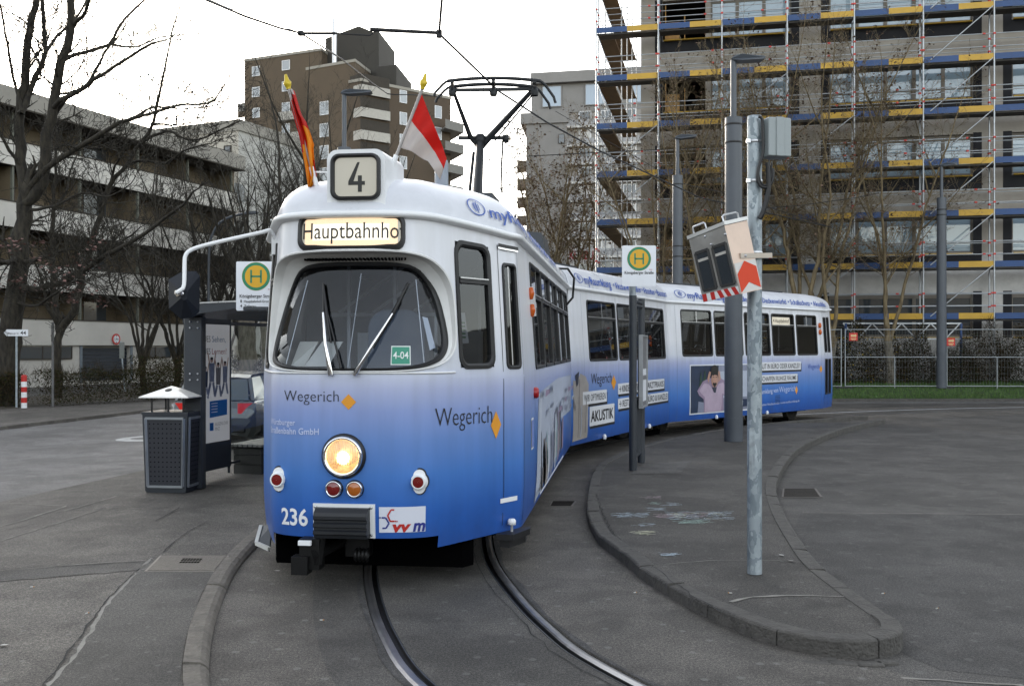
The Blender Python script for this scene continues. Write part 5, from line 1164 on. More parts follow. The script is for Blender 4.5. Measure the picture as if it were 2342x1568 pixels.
# ------------------------------------------------------------------ litter bin with a tin canopy
lb = thing('litter_bin', 'square anthracite litter bin with perforated panels under a pale metal pyramid canopy', 'litter bin', (-4.4, 12.95, PLZ))
ang = radians(-6); LBc = Vector((-4.40, 12.95, 0)); e1 = Vector((cos(ang), sin(ang), 0)); e2 = Vector((-sin(ang), cos(ang), 0))
L_ = lambda x, y, z: LBc + e1 * x + e2 * y + Vector((0, 0, z))
mb = MB(); b_ = [(-.275, -.235), (.275, -.235), (.30, -.14), (.275, .235), (-.275, .235)]
b_ = [(-.27, -.24), (.27, -.24), (.27, .24), (-.27, .24)]; t_ = [(-.30, -.26), (.30, -.26), (.30, .26), (-.30, .26)]
v0 = [L_(x, y, .12) for x, y in b_]; v1 = [L_(x, y, 1.10) for x, y in t_]; mb.strip(v0, v1, 0, closed=True); mb.add(v1, [(0, 1, 2, 3)]); mb.add(v0, [(3, 2, 1, 0)])
mb.prism([(x * 1.03, y * 1.03) for x, y in t_], 1.10, 1.13, 0, lambda x, y, z: L_(x, y, z)); mb.prism([(x * .97, y * .97) for x, y in b_], .10, .12, 0, lambda x, y, z: L_(x, y, z)); mb.build('body', M_DKGREY, lb)
M_PERF = mat('perforated_panel', (.022, .024, .032), .5, var=.1)
def panel(f, w_):
    mb = MB(); fr = [(-1, 0), (1, 0), (1, 1), (-1, 1)]
    for (x0, y0), (x1, y1) in zip(fr, fr[1:] + fr[:1]): mb.bar(f(x0, y0, .006), f(x1, y1, .006), .03, .03)
    o = mb.build('panel_frame', mat('panel_trim', (.30, .32, .34), .4, .6, var=.15), lb)
    mb = MB(); mb.add([f(-.95, .02, .004), f(.95, .02, .004), f(.95, .98, .004), f(-.95, .98, .004)], [(0, 1, 2, 3)]); mb.build('perforated_panel', M_PERF, o)
    mb = MB()
    for i in range(8):
        for j in range(13): c = f(-.8 + i * 1.6 / 7, .08 + j * .84 / 12, .007); ex = (f(1, .5, 0) - f(-1, .5, 0)).normalized() * .008; mb.add([c - ex + Vector((0, 0, -.006)), c + ex + Vector((0, 0, -.006)), c + ex + Vector((0, 0, .006)), c - ex + Vector((0, 0, .006))], [(0, 1, 2, 3)])
    mb.build('perforations', M_DARKVOID, o)
panel(lambda x, y, k: L_((.232 + .022 * y) * x, -.24 - .02 * (.08 + .9 * y) - k, .18 + .87 * y), .5); panel(lambda x, y, k: L_(.27 + .03 * (.08 + .9 * y) + k, (.2 + .018 * y) * x, .18 + .87 * y), .4)
mb = MB()
for x, y in ((-.2, -.2), (0.02, -.2), (.22, -.2), (.2, .2), (-.2, .2)): mb = MB(); mb.bar(L_(x, y, 1.12), L_(x, y, 1.345), .02, .02); mb.build('canopy_post', M_BLACK, lb)
mb = MB(); c4 = [L_(x, y, 1.325) for x, y in ((-.33, -.30), (.33, -.30), (.33, .30), (-.33, .30))]; apx = L_(-.03, 0, 1.455); mb.add(c4 + [apx], [(0, 1, 4), (1, 2, 4), (2, 3, 4), (3, 0, 4)]); mb.add([q - Vector((0, 0, .015)) for q in c4] + [apx - Vector((0, 0, .02))], [(0, 1, 4), (1, 2, 4), (2, 3, 4), (3, 0, 4)])
mb.strip(c4, [q - Vector((0, 0, .015)) for q in c4], 0, closed=True); mb.build('canopy', mat('canopy_tin', (.80, .78, .74), .38, .15, var=.12, scale=4), lb)
mb = MB(); cn = (c4[0] + c4[1]) / 2; nq = cn.lerp(apx, .62); nn = (c4[1] - c4[0]).cross(apx - c4[0]).normalized()
mb.lathe([(.045, .001), (.045, .004), (.001, .005)], nq, 16, nn.to_track_quat('Z', 'Y').to_matrix()); mb.build('stub_plate', M_BLACK, lb)
# ------------------------------------------------------------------ stop signs
M_SIGNW = mat('sign_white', (.74, .76, .8), .4, var=.03); M_HG = mat('sign_green', (.01, .21, .10), .4, var=.03); M_HY = mat('sign_yellow', (.68, .37, .01), .4, var=.03)
def hface(parent, c, w, h, cy, r, lines, thick=.012):
    """upright plate facing -Y, round yellow sign with green ring and H, then lines of text"""
    mb = MB(); mb.prism(rrect(w, h, .02, 3), 0, thick, 0, lambda x, y, z: Vector((c[0] + x, c[1] + z, c[2] + y))); pl_ = mb.build('sign_plate', M_SIGNW, parent)
    f = lambda x, y, k: Vector((c[0] + x, c[1] - .002 - k, c[2] + y)); o = []
    mb = MB(); mb.add([f(*q, .0) for q in [(x, y) for x, y in ell(0, cy, r, r, 40)]], [tuple(range(40))], 1); mb.add([f(x, y, .001) for x, y in ell(0, cy, r * .985, r * .985, 40)], [tuple(range(40))], 0); mb.add([f(x, y, .002) for x, y in ell(0, cy, r * .78, r * .78, 40)], [tuple(range(40))], 1)
    hs = r * .46; b = r * .13
    for q in ([(-hs * .75 - b / 2, -hs), (-hs * .75 + b / 2, -hs), (-hs * .75 + b / 2, hs), (-hs * .75 - b / 2, hs)], [(hs * .75 - b / 2, -hs), (hs * .75 + b / 2, -hs), (hs * .75 + b / 2, hs), (hs * .75 - b / 2, hs)], [(-hs * .75, -b / 2), (hs * .75, -b / 2), (hs * .75, b / 2), (-hs * .75, b / 2)]):
        mb.add([f(x, y + cy, .003) for x, y in q], [(0, 1, 2, 3)], 0)
    mb.build('round_emblem', [M_HG, M_HY], pl_)
    for body, x, y, wd, cap in lines:
        mb = MB(); put_text(mb, body, lambda a, b_: f(x + a, y + b_, .003), wd, cap, 0, .012); mb.build('lettering', M_INK, pl_)
    mb = MB()
    for i in range(3): mb.add([f(w * .30 + i * .016, cy - r * .95 + .004, .002), f(w * .30 + i * .016 + .01, cy - r * .95 + .004, .002), f(w * .30 + i * .016 + .01, cy - r * .95 + .014, .002), f(w * .30 + i * .016, cy - r * .95 + .014, .002)], [(0, 1, 2, 3)])
    mb.build('small_emblem', MATS['emblem_red'], pl_)
    return pl_
hs = thing('stop_sign', 'square white stop sign with a green and yellow H fixed to the shelter roof', 'stop sign', (-3.20, 12.45, 2.42))
hface(hs, (-3.20, 12.45, 2.721), .50, .615, .12, .178, [('Königsberger Straße', -.205, -.145, .43, .042), ('1', -.195, -.205, .016, .034), ('Hauptbahnhof-Grombühl', -.15, -.205, .38, .030), ('4', -.2, -.265, .026, .034), ('Zellerau', -.15, -.265, .15, .030)])
mb = MB(); mb.bbox((-3.20, 12.44, 2.44), (.31, .04, .045), .005); mb.bar((-3.26, 12.46, 2.45), (-3.26, 12.75, 2.48), .05, .04); mb.bar((-3.13, 12.46, 2.45), (-3.13, 12.75, 2.48), .05, .04); mb.build('bracket', M_DKGREY, hs)
# island stop post with timetable case
ip = thing('stop_post', 'twin grey stop post with white H sign and timetable case on the island', 'stop sign', (1.93, 15.4, ISZ))
p0 = G(1447, 1075, ISZ); p1 = G(1466, 1057, ISZ)
for p, zt in ((p0, 2.73), (p1, 2.73)):
    mb = MB(); mb.tube([p, p + Vector((0, 0, zt - ISZ))], .058, 16); mb.build('post', M_DKGREY, ip)
mb = MB(); 
for z in (2.60, 2.66): mb.tube([p0 + Vector((0, 0, z - ISZ)), p1 + Vector((0, 0, z - ISZ))], .03, 8)
mb.build('cross_bar', M_DKGREY, ip)
mb = MB(); 
for i in range(9):
    q = p0.lerp(p1, .1 + .1 * i); mb.tube([q + Vector((0, 0, .18)), q + Vector((0, 0, 1.05))], .012, 5)
for z in (.18, 1.05): mb.bar(p0 + Vector((0, 0, z)), p1 + Vector((0, 0, z)), .03, .04)
mb.build('lattice', M_DKGREY, ip)
mid = p0.lerp(p1, .62) + Vector((.075, 0, 0)); dv = (p1 - p0).normalized(); 
mb = MB(); mb.bar(mid + Vector((0, 0, .95)) - dv * 0, mid + Vector((0, 0, .95)), .1, .1)
tn = Vector((dv.y, -dv.x, 0))
def tc_(a, k, z): return p0 + dv * a + tn * (.07 + k) + Vector((0, 0, z - ISZ))
mb = MB()
for a0_, a1_, z0_, z1_ in ((.40, 1.12, 1.02, 1.05), (.40, 1.12, 2.12, 2.15), (.40, .44, 1.05, 2.12), (1.08, 1.12, 1.05, 2.12)): mb.prism([(a0_, -.03), (a1_, -.03), (a1_, .03), (a0_, .03)], z0_, z1_, 0, lambda x, y, z: tc_(x, y, z))
cs = mb.build('timetable_case', mat('case_aluminium', (.42, .43, .44), .4, .6, var=.1), ip)
mb = MB(); mb.prism([(.44, -.02), (1.08, -.02), (1.08, .01), (.44, .01)], 1.05, 2.12, 0, lambda x, y, z: tc_(x, y, z)); mb.prism([(.50, .01), (1.02, .01), (1.02, .012), (.50, .012)], 1.12, 1.45, 1, lambda x, y, z: tc_(x, y, z)); mb.prism([(.50, .01), (1.02, .01), (1.02, .012), (.50, .012)], 1.52, 1.62, 1, lambda x, y, z: tc_(x, y, z)); mb.build('timetable', [mat('timetable_grey', (.16, .16, .165), .4, var=.2), M_PAPER], cs)
mb = MB(); mb.tube([p0 + Vector((.03, .3, 2.55)), p0 + Vector((.03, .3, 2.95))], .05, 12); mb.build('sign_tube', M_GALV, ip)
hface(ip, (1.887, 14.78, 3.165), .505, .605, .105, .178, [('Königsberger Straße', -.215, -.12, .43, .042)])
# ------------------------------------------------------------------ galvanised pole with cabinet
gp = G(1725, 1310, ISZ); gp = thing('galvanised_pole', 'mottled galvanised pole with a grey cable cabinet at the tip of the island', 'pole', gp)
gx, gy = gp.location.x, gp.location.y
mb = MB(); mb.tube([(gx, gy, ISZ), (gx, gy, 3.80)], .059, 24); mb.lathe([(.059, 3.80), (.055, 3.83), (.001, 3.83)], (gx, gy, 0), 24)
def galv():
    m = bpy.data.materials.new('spangled_zinc'); m.use_nodes = True; t = m.node_tree; b = t.nodes['Principled BSDF']; tc = t.nodes.new('ShaderNodeTexCoord'); v = t.nodes.new('ShaderNodeTexVoronoi'); v.inputs['Scale'].default_value = 26
    mp = t.nodes.new('ShaderNodeMapping'); mp.inputs['Scale'].default_value = (1, 1, .55); t.links.new(tc.outputs['Object'], mp.inputs[0]); n = t.nodes.new('ShaderNodeTexNoise'); n.inputs['Scale'].default_value = 9; n.inputs['Detail'].default_value = 6
    t.links.new(mp.outputs[0], n.inputs['Vector']); mx = t.nodes.new('ShaderNodeMix'); mx.data_type = 'VECTOR'; mx.inputs[0].default_value = .25; t.links.new(mp.outputs[0], mx.inputs[4]); t.links.new(n.outputs['Color'], mx.inputs[5]); t.links.new(mx.outputs[1], v.inputs['Vector'])
    r = t.nodes.new('ShaderNodeValToRGB'); r.color_ramp.elements[0].color = (.13, .165, .19, 1); r.color_ramp.elements[1].color = (.42, .47, .50, 1); r.color_ramp.elements[0].position = .15; r.color_ramp.elements[1].position = .95
    sp = t.nodes.new('ShaderNodeSeparateColor'); t.links.new(v.outputs['Color'], sp.inputs[0]); ad = t.nodes.new('ShaderNodeMath'); ad.operation = 'MULTIPLY'; t.links.new(sp.outputs[0], ad.inputs[0]); ad.inputs[1].default_value = .6
    a2 = t.nodes.new('ShaderNodeMath'); a2.operation = 'MULTIPLY_ADD'; a2.inputs[1].default_value = .9; t.links.new(n.outputs['Fac'], a2.inputs[0]); t.links.new(ad.outputs[0], a2.inputs[2]); a2.inputs[1].default_value = .6
    t.links.new(a2.outputs[0], r.inputs[0]); t.links.new(r.outputs[0], b.inputs['Base Color']); b.inputs['Metallic'].default_value = .35; b.inputs['Roughness'].default_value = .5; return m
sh_ = mb.build('shaft', galv(), gp)
mb = MB(); mb.prism(rrect(.075, .42, .03, 4), 0, .004, 0, lambda x, y, z: Vector((gx - .035 + x * .6, gy - .052 - z - .006 * (1 - abs(x) / .05), 1.10 + y))); mb.build('hatch_cover', M_GALV, sh_)
mb = MB()
for z in (3.62, 3.30, 2.72): mb.lathe([(.0605, z - .012), (.063, z - .01), (.063, z + .01), (.0605, z + .012)], (gx, gy, 0), 24); mb.box((gx - .06, gy - .04, z), (.03, .03, .03))
mb.build('clamp_band', M_STEEL, gp)
cb = MB(); cc = Vector((gx + .165, gy - .01, 3.645)); cb.bbox(cc, (.20, .16, .31), .006, .25); cb.bbox(cc + Vector((.0, -.005, .0)), (.07, .175, .314), .004, .25); bx_ = cb.build('cable_cabinet', mat('cabinet_grey', (.30, .335, .34), .45, var=.05), gp)
mb = MB(); mb.bar((gx + .03, gy - .02, 3.74), (gx + .09, gy - .02, 3.74), .03, .02); mb.bar((gx + .03, gy - .02, 3.55), (gx + .09, gy - .02, 3.55), .03, .02); mb.build('bracket', M_BLACK, bx_)
cc_ = lambda u, v, d=8.0: P(u, v, d)
for pts, r in ([(1734, 267), (1742, 272), (1744, 300), (1744, 350), (1734, 385), (1733, 415), (1742, 428), (1757, 427), (1766, 412), (1767, 385)], .013), ([(1755, 372), (1757, 400), (1757, 430), (1752, 460), (1743, 488), (1736, 500)], .02), ([(1764, 372), (1762, 410), (1748, 425), (1738, 415), (1733, 395)], .009):
    mb = MB(); mb.tube(catmull([cc_(u, v) for u, v in pts], .03), r, 8); mb.build('cable', M_BLACK, gp)
# ------------------------------------------------------------------ tilted steel signal box with two windows
sg = thing('signal_box', 'tilted steel signal box with two dark panes and a red chevron', 'signal box', P(1658, 600, 7.9))
E0, E1 = P(1656, 516, 7.72), P(1693, 672, 7.72); Lf0, Lf1 = P(1575, 548, 7.97), P(1608, 691, 7.97); Rt0, Rt1 = P(1708, 504, 7.94), P(1742, 661, 7.94)
Bk0, Bk1 = Lf0 + Rt0 - E0, Lf1 + Rt1 - E1
M_STN = mat('brushed_stainless', (.46, .45, .43), .36, .75, var=.15, scale=6); M_PEACH = mat('sunset_tint_sheet', (.60, .46, .37), .4, .35, var=.10, scale=5)  # warm sunset reflection put into the side sheet's base colour
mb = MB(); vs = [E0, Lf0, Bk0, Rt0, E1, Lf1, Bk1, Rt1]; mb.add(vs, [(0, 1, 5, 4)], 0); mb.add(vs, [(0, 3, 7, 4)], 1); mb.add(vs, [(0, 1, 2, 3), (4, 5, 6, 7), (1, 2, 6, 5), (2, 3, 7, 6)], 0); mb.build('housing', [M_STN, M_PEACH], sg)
ff = lambda s_, t_, k=0: (Lf0.lerp(E0, s_)).lerp(Lf1.lerp(E1, s_), t_) + (E0 - Lf0).cross(E1 - E0).normalized() * -k * (1 if (E0 - Lf0).cross(E1 - E0).y > 0 else -1)
rf_ = lambda s_, t_, k=0: (E0.lerp(Rt0, s_)).lerp(E1.lerp(Rt1, s_), t_) + (Rt0 - E0).cross(E1 - E0).normalized() * -k * (1 if (Rt0 - E0).cross(E1 - E0).y > 0 else -1)
def fq(mb, f, pts, k, mi): mb.add([f(a, b, k) for a, b in pts], [tuple(range(len(pts)))], mi)
M_PANE = mat('dark_signal_pane', (.012, .02, .028), .06, var=0, spec=.9)
for s0_, s1_ in ((.09, .44), (.57, .93)):
    mb = MB(); q = [(s0_, .24), (s1_, .24), (s1_, .83), (s0_, .83)]
    for a, b in zip(q, q[1:] + q[:1]): mb.bar(ff(*a, .004), ff(*b, .004), .012, .022)
    o = mb.build('window_frame', M_BLACK, sg); mb = MB(); fq(mb, ff, q, .003, 0); mb.build('pane', M_PANE, o)
    mb = MB(); fq(mb, ff, [(s0_ + .03, .345), (s1_ - .03, .345), (s1_ - .03, .385), (s0_ + .03, .385)], .005, 0); mb.build('light_bar', mat('sign_tube_pale', (.5, .48, .44), .4, var=.1), o)
mb = MB(); n_ = 7
for i in range(n_ * 2 - 1):
    a = i / (n_ * 2 - 1); b = (i + 1) / (n_ * 2 - 1)
fq(mb, ff, [(.02, .88), (.99, .88), (.99, .995), (.02, .995)], .002, 1)
for a, sk in ((.02, -.0), (.24, .0), (.42, .06), (.60, .07), (.80, .07)): fq(mb, ff, [(a + .0, .88), (a + .11, .88), (a + .11 + sk, .995), (a + sk, .995)], .004, 0)
mb.build('warning_stripes', [M_RED, M_WHITE], sg)
mb = MB(); fq(mb, rf_, [(.02, .56), (.98, .56), (.98, .99), (.02, .99)], .002, 1); fq(mb, rf_, [(.05, .72), (.47, .55), (.95, .66), (.96, .97), (.48, .86), (.04, .99)], .004, 0); mb.build('chevron', [mat('reflective_red', (.62, .05, .012), .5, var=.05, spec=.15), mat('reflective_white', (.55, .53, .5), .35, var=.05)], sg)
mb = MB(); up = (E0 - E1).normalized()
lid = [Lf0 + (Lf0 - Bk0) * .0, E0, Rt0, Bk0]; ctr = sum(lid, Vector()) / 4; lo = [ctr + (q - ctr) * 1.05 + up * .004 for q in lid]; hi = [q + up * .028 for q in lo]; mb.strip(lo, hi, 0, closed=True); mb.add(hi, [(0, 1, 2, 3)]); mb.add(lo, [(3, 2, 1, 0)]); mb.build('lid', mat('lid_white_metal', (.62, .62, .6), .35, .3, var=.1), sg)
for a, b in ((Lf0.lerp(E0, .08), Lf0.lerp(E0, .48)), (E0.lerp(Rt0, .05), E0.lerp(Rt0, .80))):
    a = a.lerp(ctr, .12) + up * .03; b = b.lerp(ctr, .12) + up * .03; mb = MB(); mb.tube([a, a + up * .045, a.lerp(b, .1) + up * .055, a.lerp(b, .9) + up * .055, b + up * .045, b], .007, 8); mb.build('handle', M_STEEL, sg)
mb = MB(); a = P(1690, 585, 7.80); b = P(1762, 584, 8.12); mb.bar(a, b, .03, .04); mb.bar(P(1736, 584, 8.2), P(1690, 588, 8.02), .02, .03); mb.build('bracket', mat('bracket_steel', (.5, .44, .38), .4, .6, var=.15), sg)
mb = MB()
for u, v in ((1704, 585), (1658, 536), (1626, 559), (1612, 541)): mb.lathe([(.011, 0), (.011, .008), (.001, .012)], P(u, v, 7.72 if u > 1650 else 7.82), 8, Matrix.Rotation(radians(90), 3, 'X'))
mb.build('bolts', M_STEEL, sg)
# ------------------------------------------------------------------ lamp masts
def lamp_mast(label, x, y, z0, zt, r, zl, hx0, hx1, tilt, bands=()):
    t = thing('lamp_mast', label, 'lamp post', (x, y, z0), 'grey masts with flat lamp heads')
    mb = MB(); mb.tube([(x, y, z0), (x, y, z0 + .46)], r * 1.03, 22); mb.tube([(x, y, z0 + .46), (x, y, zt)], [r, r * .93], 22); mb.build('mast', M_POLE, t)
    mb = MB(); mb.tube([(x, y, zt), (x, y, zl)], r * .33, 10); mb.build('upper_pole', M_POLE, t)
    mb = MB(); w_ = .30; a, b = hx0, hx1
    pr = [(a, 0), (a + .05, .06), (a + (b - a) * .3, .075), (b - .03, .03), (b, 0), (b - .05, -.03), (a + (b - a) * .3, -.045), (a + .05, -.03)]
    mb.prism(pr, -.14, .14, 0, lambda px_, pz_, py_: Vector((x + px_, y + py_ * (1 if px_ > a + .1 else .6), zl + pz_ + tilt * px_))); mb.build('lamp_head', M_POLE, t)
    mb = MB()
    for z in bands: mb.lathe([(r * .96, z - .02), (r * 1.0, z), (r * .96, z + .02)], (x, y, 0), 20)
    if bands: mb.build('cable_clamp', M_BLACK, t)
    return t
lamp_mast('thick grey lamp mast standing on the island behind the galvanised pole', 4.35, 19.55, ISZ, 6.46, .178, 7.60, -.06, .60, .02, (6.32, 5.97))
lamp_mast('grey lamp mast rising behind the middle section of the tram', (1549 - UC) / F * 29, 29, 0, 6.96, .16, 8.05, -.1, .55, .10, (6.7, 4.9, 4.6))
lamp_mast('grey lamp mast on the grass behind the site fence at the right', 16.05, 37.2, .45, 7.55, .18, 8.75, -.1, .55, .12, (6.9, 7.1))
lamp_mast('grey lamp mast just behind the line number box of the tram', (787 - UC) / F * 25, 25, 0, 6.97, .175, 8.33, -.08, .70, .04, (6.8,))
cl = thing('curved_lamp', 'slim street lamp with a curved arm in front of the balcony house', 'lamp post', (-12.8, 42, .16))
mb = MB(); mb.tube(catmull([Vector((-12.8, 42, .16)), P(477, 690, 42), P(478, 580, 42), P(484, 540, 42), P(502, 510, 42), P(530, 495, 42), P(562, 488, 42)], .3), .055, 8); mb.build('pole', M_POLE, cl)
mb = MB(); a = P(560, 488, 42); mb.prism([(0, -.03), (.05, .05), (.5, .06), (.58, 0), (.5, -.05), (.1, -.06)], -.12, .12, 0, lambda x, z, y: a + Vector((x, y, z + x * .06))); mb.build('lamp_head', M_POLE, cl)
# ------------------------------------------------------------------ left pavement furniture
s4 = thing('house_number_sign', 'white arrow shaped street sign reading 44 on a thin pole', 'street sign', (-14.93, 30.0, .16))
mb = MB(); mb.tube([(-14.93, 30.0, .16), (-14.93, 30.0, 2.5)], .035, 8); mb.build('pole', M_GALV, s4)
mb = MB(); A4 = lambda x, y, z: Vector((-14.93 + x, 29.95 + z, 2.40 + y)); mb.prism([(-.36, 0), (-.27, .10), (.37, .10), (.37, -.10), (-.27, -.10)], 0, .02, 0, A4); pl_ = mb.build('sign_plate', M_SIGNW, s4)
mb = MB(); put_text(mb, '44', lambda x, y: A4(.14 + x, -.055 + y, -.003), .17, .11, 0, .01); put_text(mb, 'Königsberger Str.', lambda x, y: A4(-.26 + x, -.04 + y, -.003), .36, .05, 0, 0); mb.build('lettering', M_INK, pl_)
bo = thing('bollard', 'short red and white striped bollard at the hedge corner', 'bollard', (-14.85, 30.3, .12))
mb = MB()
for i in range(6): mb.tube([(-14.85, 30.3, .12 + i * .16), (-14.85, 30.3, .12 + (i + 1) * .16)], .085, 14, i % 2, cap=False)
mb.lathe([(.085, 1.08), (.07, 1.12), (.001, 1.13)], (-14.85, 30.3, 0), 14, mi=1); mb.build('shaft', [M_WHITE, M_RED], bo)
mb = MB(); mb.tube([(-14.3, 31, .12), (-14.3, 31, 2.75)], .04, 8); mb.box((-14.3, 30.95, 2.4), (.04, .04, .5)); pp_ = mb.build('sign_post', mat('weathered_pole', (.12, .12, .12), .6, .3, var=.3)); tag(pp_, 'bare weathered post in front of the hedge between the two left trees', 'post')
t = thing('traffic_sign', 'small traffic sign seen from behind on a leaning pole by the garage door', 'traffic sign', (-15.8, 40, .16)); mb = MB(); mb.tube([(-15.55, 40, .16), (-15.72, 40, 2.2)], .035, 8); mb.build('pole', M_GALV, t); mb = MB(); mb.box((-15.66, 39.97, 1.85), (.2, .02, .65), 0); mb.build('sign_plate', mat('sign_back', (.2, .21, .2), .5, .5, var=.2), t)
# ------------------------------------------------------------------ grey hatchback behind the shelter
car = thing('parked_car', 'grey hatchback parked behind the shelter glass with a red rear lamp', 'car', (-6.0, 20.8, 0))
ca = radians(-3); cf = Vector((sin(-ca) * 1.0, cos(ca), 0)); cr_ = Vector((cf.y, -cf.x, 0)); CO = Vector((-5.70, 18.9, 0))
CW = lambda x, y, z: CO + cr_ * x + cf * y + Vector((0, 0, z))      # x right, y forward from the rear bumper
stations = [(-.02, .55, .30, .62, .74), (.03, .74, .24, .80, .80), (.12, .82, .22, .93, .80), (.5, .84, .2, .95, .8), (1.2, .85, .2, .94, .82), (2.2, .85, .2, .93, .82), (2.9, .84, .2, .92, .8), (3.5, .80, .22, .84, .76), (3.85, .70, .28, .70, .66), (3.95, .50, .34, .6, .5)]
mb = MB(); rows = []
for y, w_, zb, zt, wt in stations:
    rows.append([CW(x, y, z) for x, z in ((-w_ * .9, zb), (-w_, zb + .15), (-w_, zt - .28), (-wt - .02, zt - .05), (-wt * .9, zt), (wt * .9, zt), (wt + .02, zt - .05), (w_, zt - .28), (w_, zb + .15), (w_ * .9, zb))])
for a, b in zip(rows, rows[1:]): mb.strip(a, b, 0, True)
mb.add(rows[0], [tuple(range(10))]); mb.add(rows[-1], [tuple(range(9, -1, -1))]); M_CAR = mat('grey_car_paint', (.085, .09, .09), .25, .5, var=.06, coat=.6); mb.build('body', M_CAR, car)
mb = MB(); M_CGL = mat('car_glass', (.03, .045, .05), .05, var=0, spec=.9)
cab_ = [(.16, .70, .93), (.42, .60, 1.36), (.62, .57, 1.42), (1.5, .57, 1.46), (2.1, .56, 1.42), (2.85, .70, .93)]
rows = [[CW(-w_, y, z), CW(-w_ * .55, y, z + .02), CW(w_ * .55, y, z + .02), CW(w_, y, z)] for y, w_, z in cab_[1:5]]
for a, b in zip(rows, rows[1:]): mb.strip(a, b, 0, True)
for sx_ in (-1, 1):
    for (ya, wa, za), (yb, wb, zb) in (((.16, .74, .93), (.42, .60, 1.36)), ((1.45, .76, .93), (1.42, .585, 1.45)), ((2.85, .74, .93), (2.1, .56, 1.42))): mb.bar(CW(sx_ * wa, ya, za), CW(sx_ * wb, yb, zb), .07, .05)
mb.build('roof', M_CAR, car)
mb = MB(); mb.add([CW(-.66, .155, .95), CW(.66, .155, .95), CW(.56, .40, 1.345), CW(-.56, .40, 1.345)], [(0, 1, 2, 3)]); mb.add([CW(-.7, 2.86, .93), CW(.7, 2.86, .93), CW(.54, 2.1, 1.42), CW(-.54, 2.1, 1.42)], [(0, 1, 2, 3)]); 
for sx_ in (-1, 1): mb.add([CW(sx_ * .73, .25, .95), CW(sx_ * .75, 2.75, .93), CW(sx_ * .56, 2.05, 1.40), CW(sx_ * .58, .48, 1.37)], [(0, 1, 2, 3)])
mb.build('windows', M_CGL, car)
mb = MB(); mb.bar(CW(-.45, .10, .985), CW(.45, .10, .985), .012, .02); 
for sx_ in (-1, 1):
    mb = MB(); mb.grid(lambda a, b: CW(sx_ * (.50 + .30 * a), -.005 + .16 * a ** 2.2, .70 + .20 * b), [0, .25, .5, .75, 1], [0, .5, 1]); mb.grid(lambda a, b: CW(sx_ * (.805 + .012 * (1 - a)), .12 + .22 * a, .76 + .13 * b), [0, .5, 1], [0, 1]); mb.build('rear_lamp', mat('rear_lamp_red', (.35, .015, .012), .15, var=.1, emit=.12), car)
for sx_ in (-1, 1):
    for y in (.72, 3.2):
        mb = MB(); Mx = cr_.to_track_quat('Z', 'Y').to_matrix(); mb.lathe([(.31, -.1), (.32, 0), (.31, .09), (.24, .10)], CW(sx_ * .76, y, .315), 24, Mx, 0); mb.lathe([(.24, -.1), (.31, -.1)], CW(sx_ * .76, y, .315), 24, Mx, 0); wh = mb.build('wheel', M_BLACK, car)
        mb = MB(); mb.lathe([(.23, .08), (.2, .1), (.05, .1), (.001, .1)], CW(sx_ * .765, y, .315), 10, Mx, 0) if sx_ > 0 else mb.lathe([(.23, -.08), (.2, -.1), (.05, -.1), (.001, -.1)], CW(sx_ * .765, y, .315), 10, Mx, 0); mb.build('rim', M_ALU, wh)
mb = MB(); mb.bbox(CW(0, -.03, .42), (1.3, .06, .16), .02); mb.build('bumper', M_BLACK, car)
# ------------------------------------------------------------------ overhead line
M_WIRE = mat('wire_black', (.012, .012, .013), .5, .3, var=0)
def wire(pts, r, label, m_=M_WIRE):
    mb = MB(); mb.tube(pts, r, 6); o = mb.build('overhead_wire', m_); return tag(o, label, 'wire')
hA = P(1004, 78, 12.2)
wire([P(1012, -900, 5.2), P(1010, 0, 11.0), P(1004, 74, 12.2), hA, P(1140, 209, 14.4), P(1250, 280, 16.2), P(1370, 345, 18.8), P(1600, 452, 25), P(1900, 520, 30)], .015, 'contact wire running down over the pantograph into the distance')
sp_ = thing('registration_arm', 'black overhead arm with insulators holding the contact wire', 'overhead arm', P(850, 72, 12.2))
mb = MB(); mb.tube([P(846, 68, 12.2), P(1006, 76, 12.2)], [.026, .022], 8); mb.build('rod', M_WIRE, sp_)
mb = MB(); mb.tube([P(694, 77, 12.2), P(770, 77, 12.2)], .012, 6)
for i in range(9): a = P(698 + i * 8, 77, 12.2); mb.lathe([(.001, -.03), (.018, -.02), (.018, .02), (.001, .03)], a, 8, Matrix.Rotation(radians(90), 3, 'Y'))
mb.tube([P(770, 77, 12.2), P(846, 82, 12.2), P(858, 72, 12.2)], .009, 6); mb.build('insulator', M_WIRE, sp_)
mb = MB(); mb.bbox(hA, (.07, .06, .10), .01); mb.build('clamp', M_WIRE, sp_); mb = MB(); mb.bbox(P(688, 77, 12.2), (.08, .06, .06), .01); mb.build('clamp', M_WIRE, sp_)
wire([P(400, -30, 9.5), P(470, 0, 10.2), P(560, 38, 11.2), P(640, 65, 11.9), P(690, 77, 12.2)], .013, 'thick span wire from the upper left to the black overhead arm')
wire([P(430, -22, 10.2), P(520, 18, 11.2), P(600, 45, 11.9), P(690, 77, 12.2)], .005, 'thin slack wire under the span wire at the upper left')
wire([P(690, 78, 12.2), P(780, 135, 16), P(850, 190, 20), P(886, 215, 22)], .012, 'sloping wire from the overhead arm down to the brown tower')
wire([P(886, 215, 22), P(900, 217, 22), P(935, 217, 22.4), P(1010, 221, 24)], .012, 'short level wire with a tension fitting left of the pantograph')
wire([P(1110, 366, 33), P(1200, 358, 34), P(1370, 349, 36), P(1660, 335, 38)], .015, 'level wire crossing in front of the pale apartment block')
wire([P(1720, 478, 30), P(1830, 470, 30), P(1960, 452, 30), P(2010, 441, 30)], .012, 'wire sagging through the right trees above the tram')
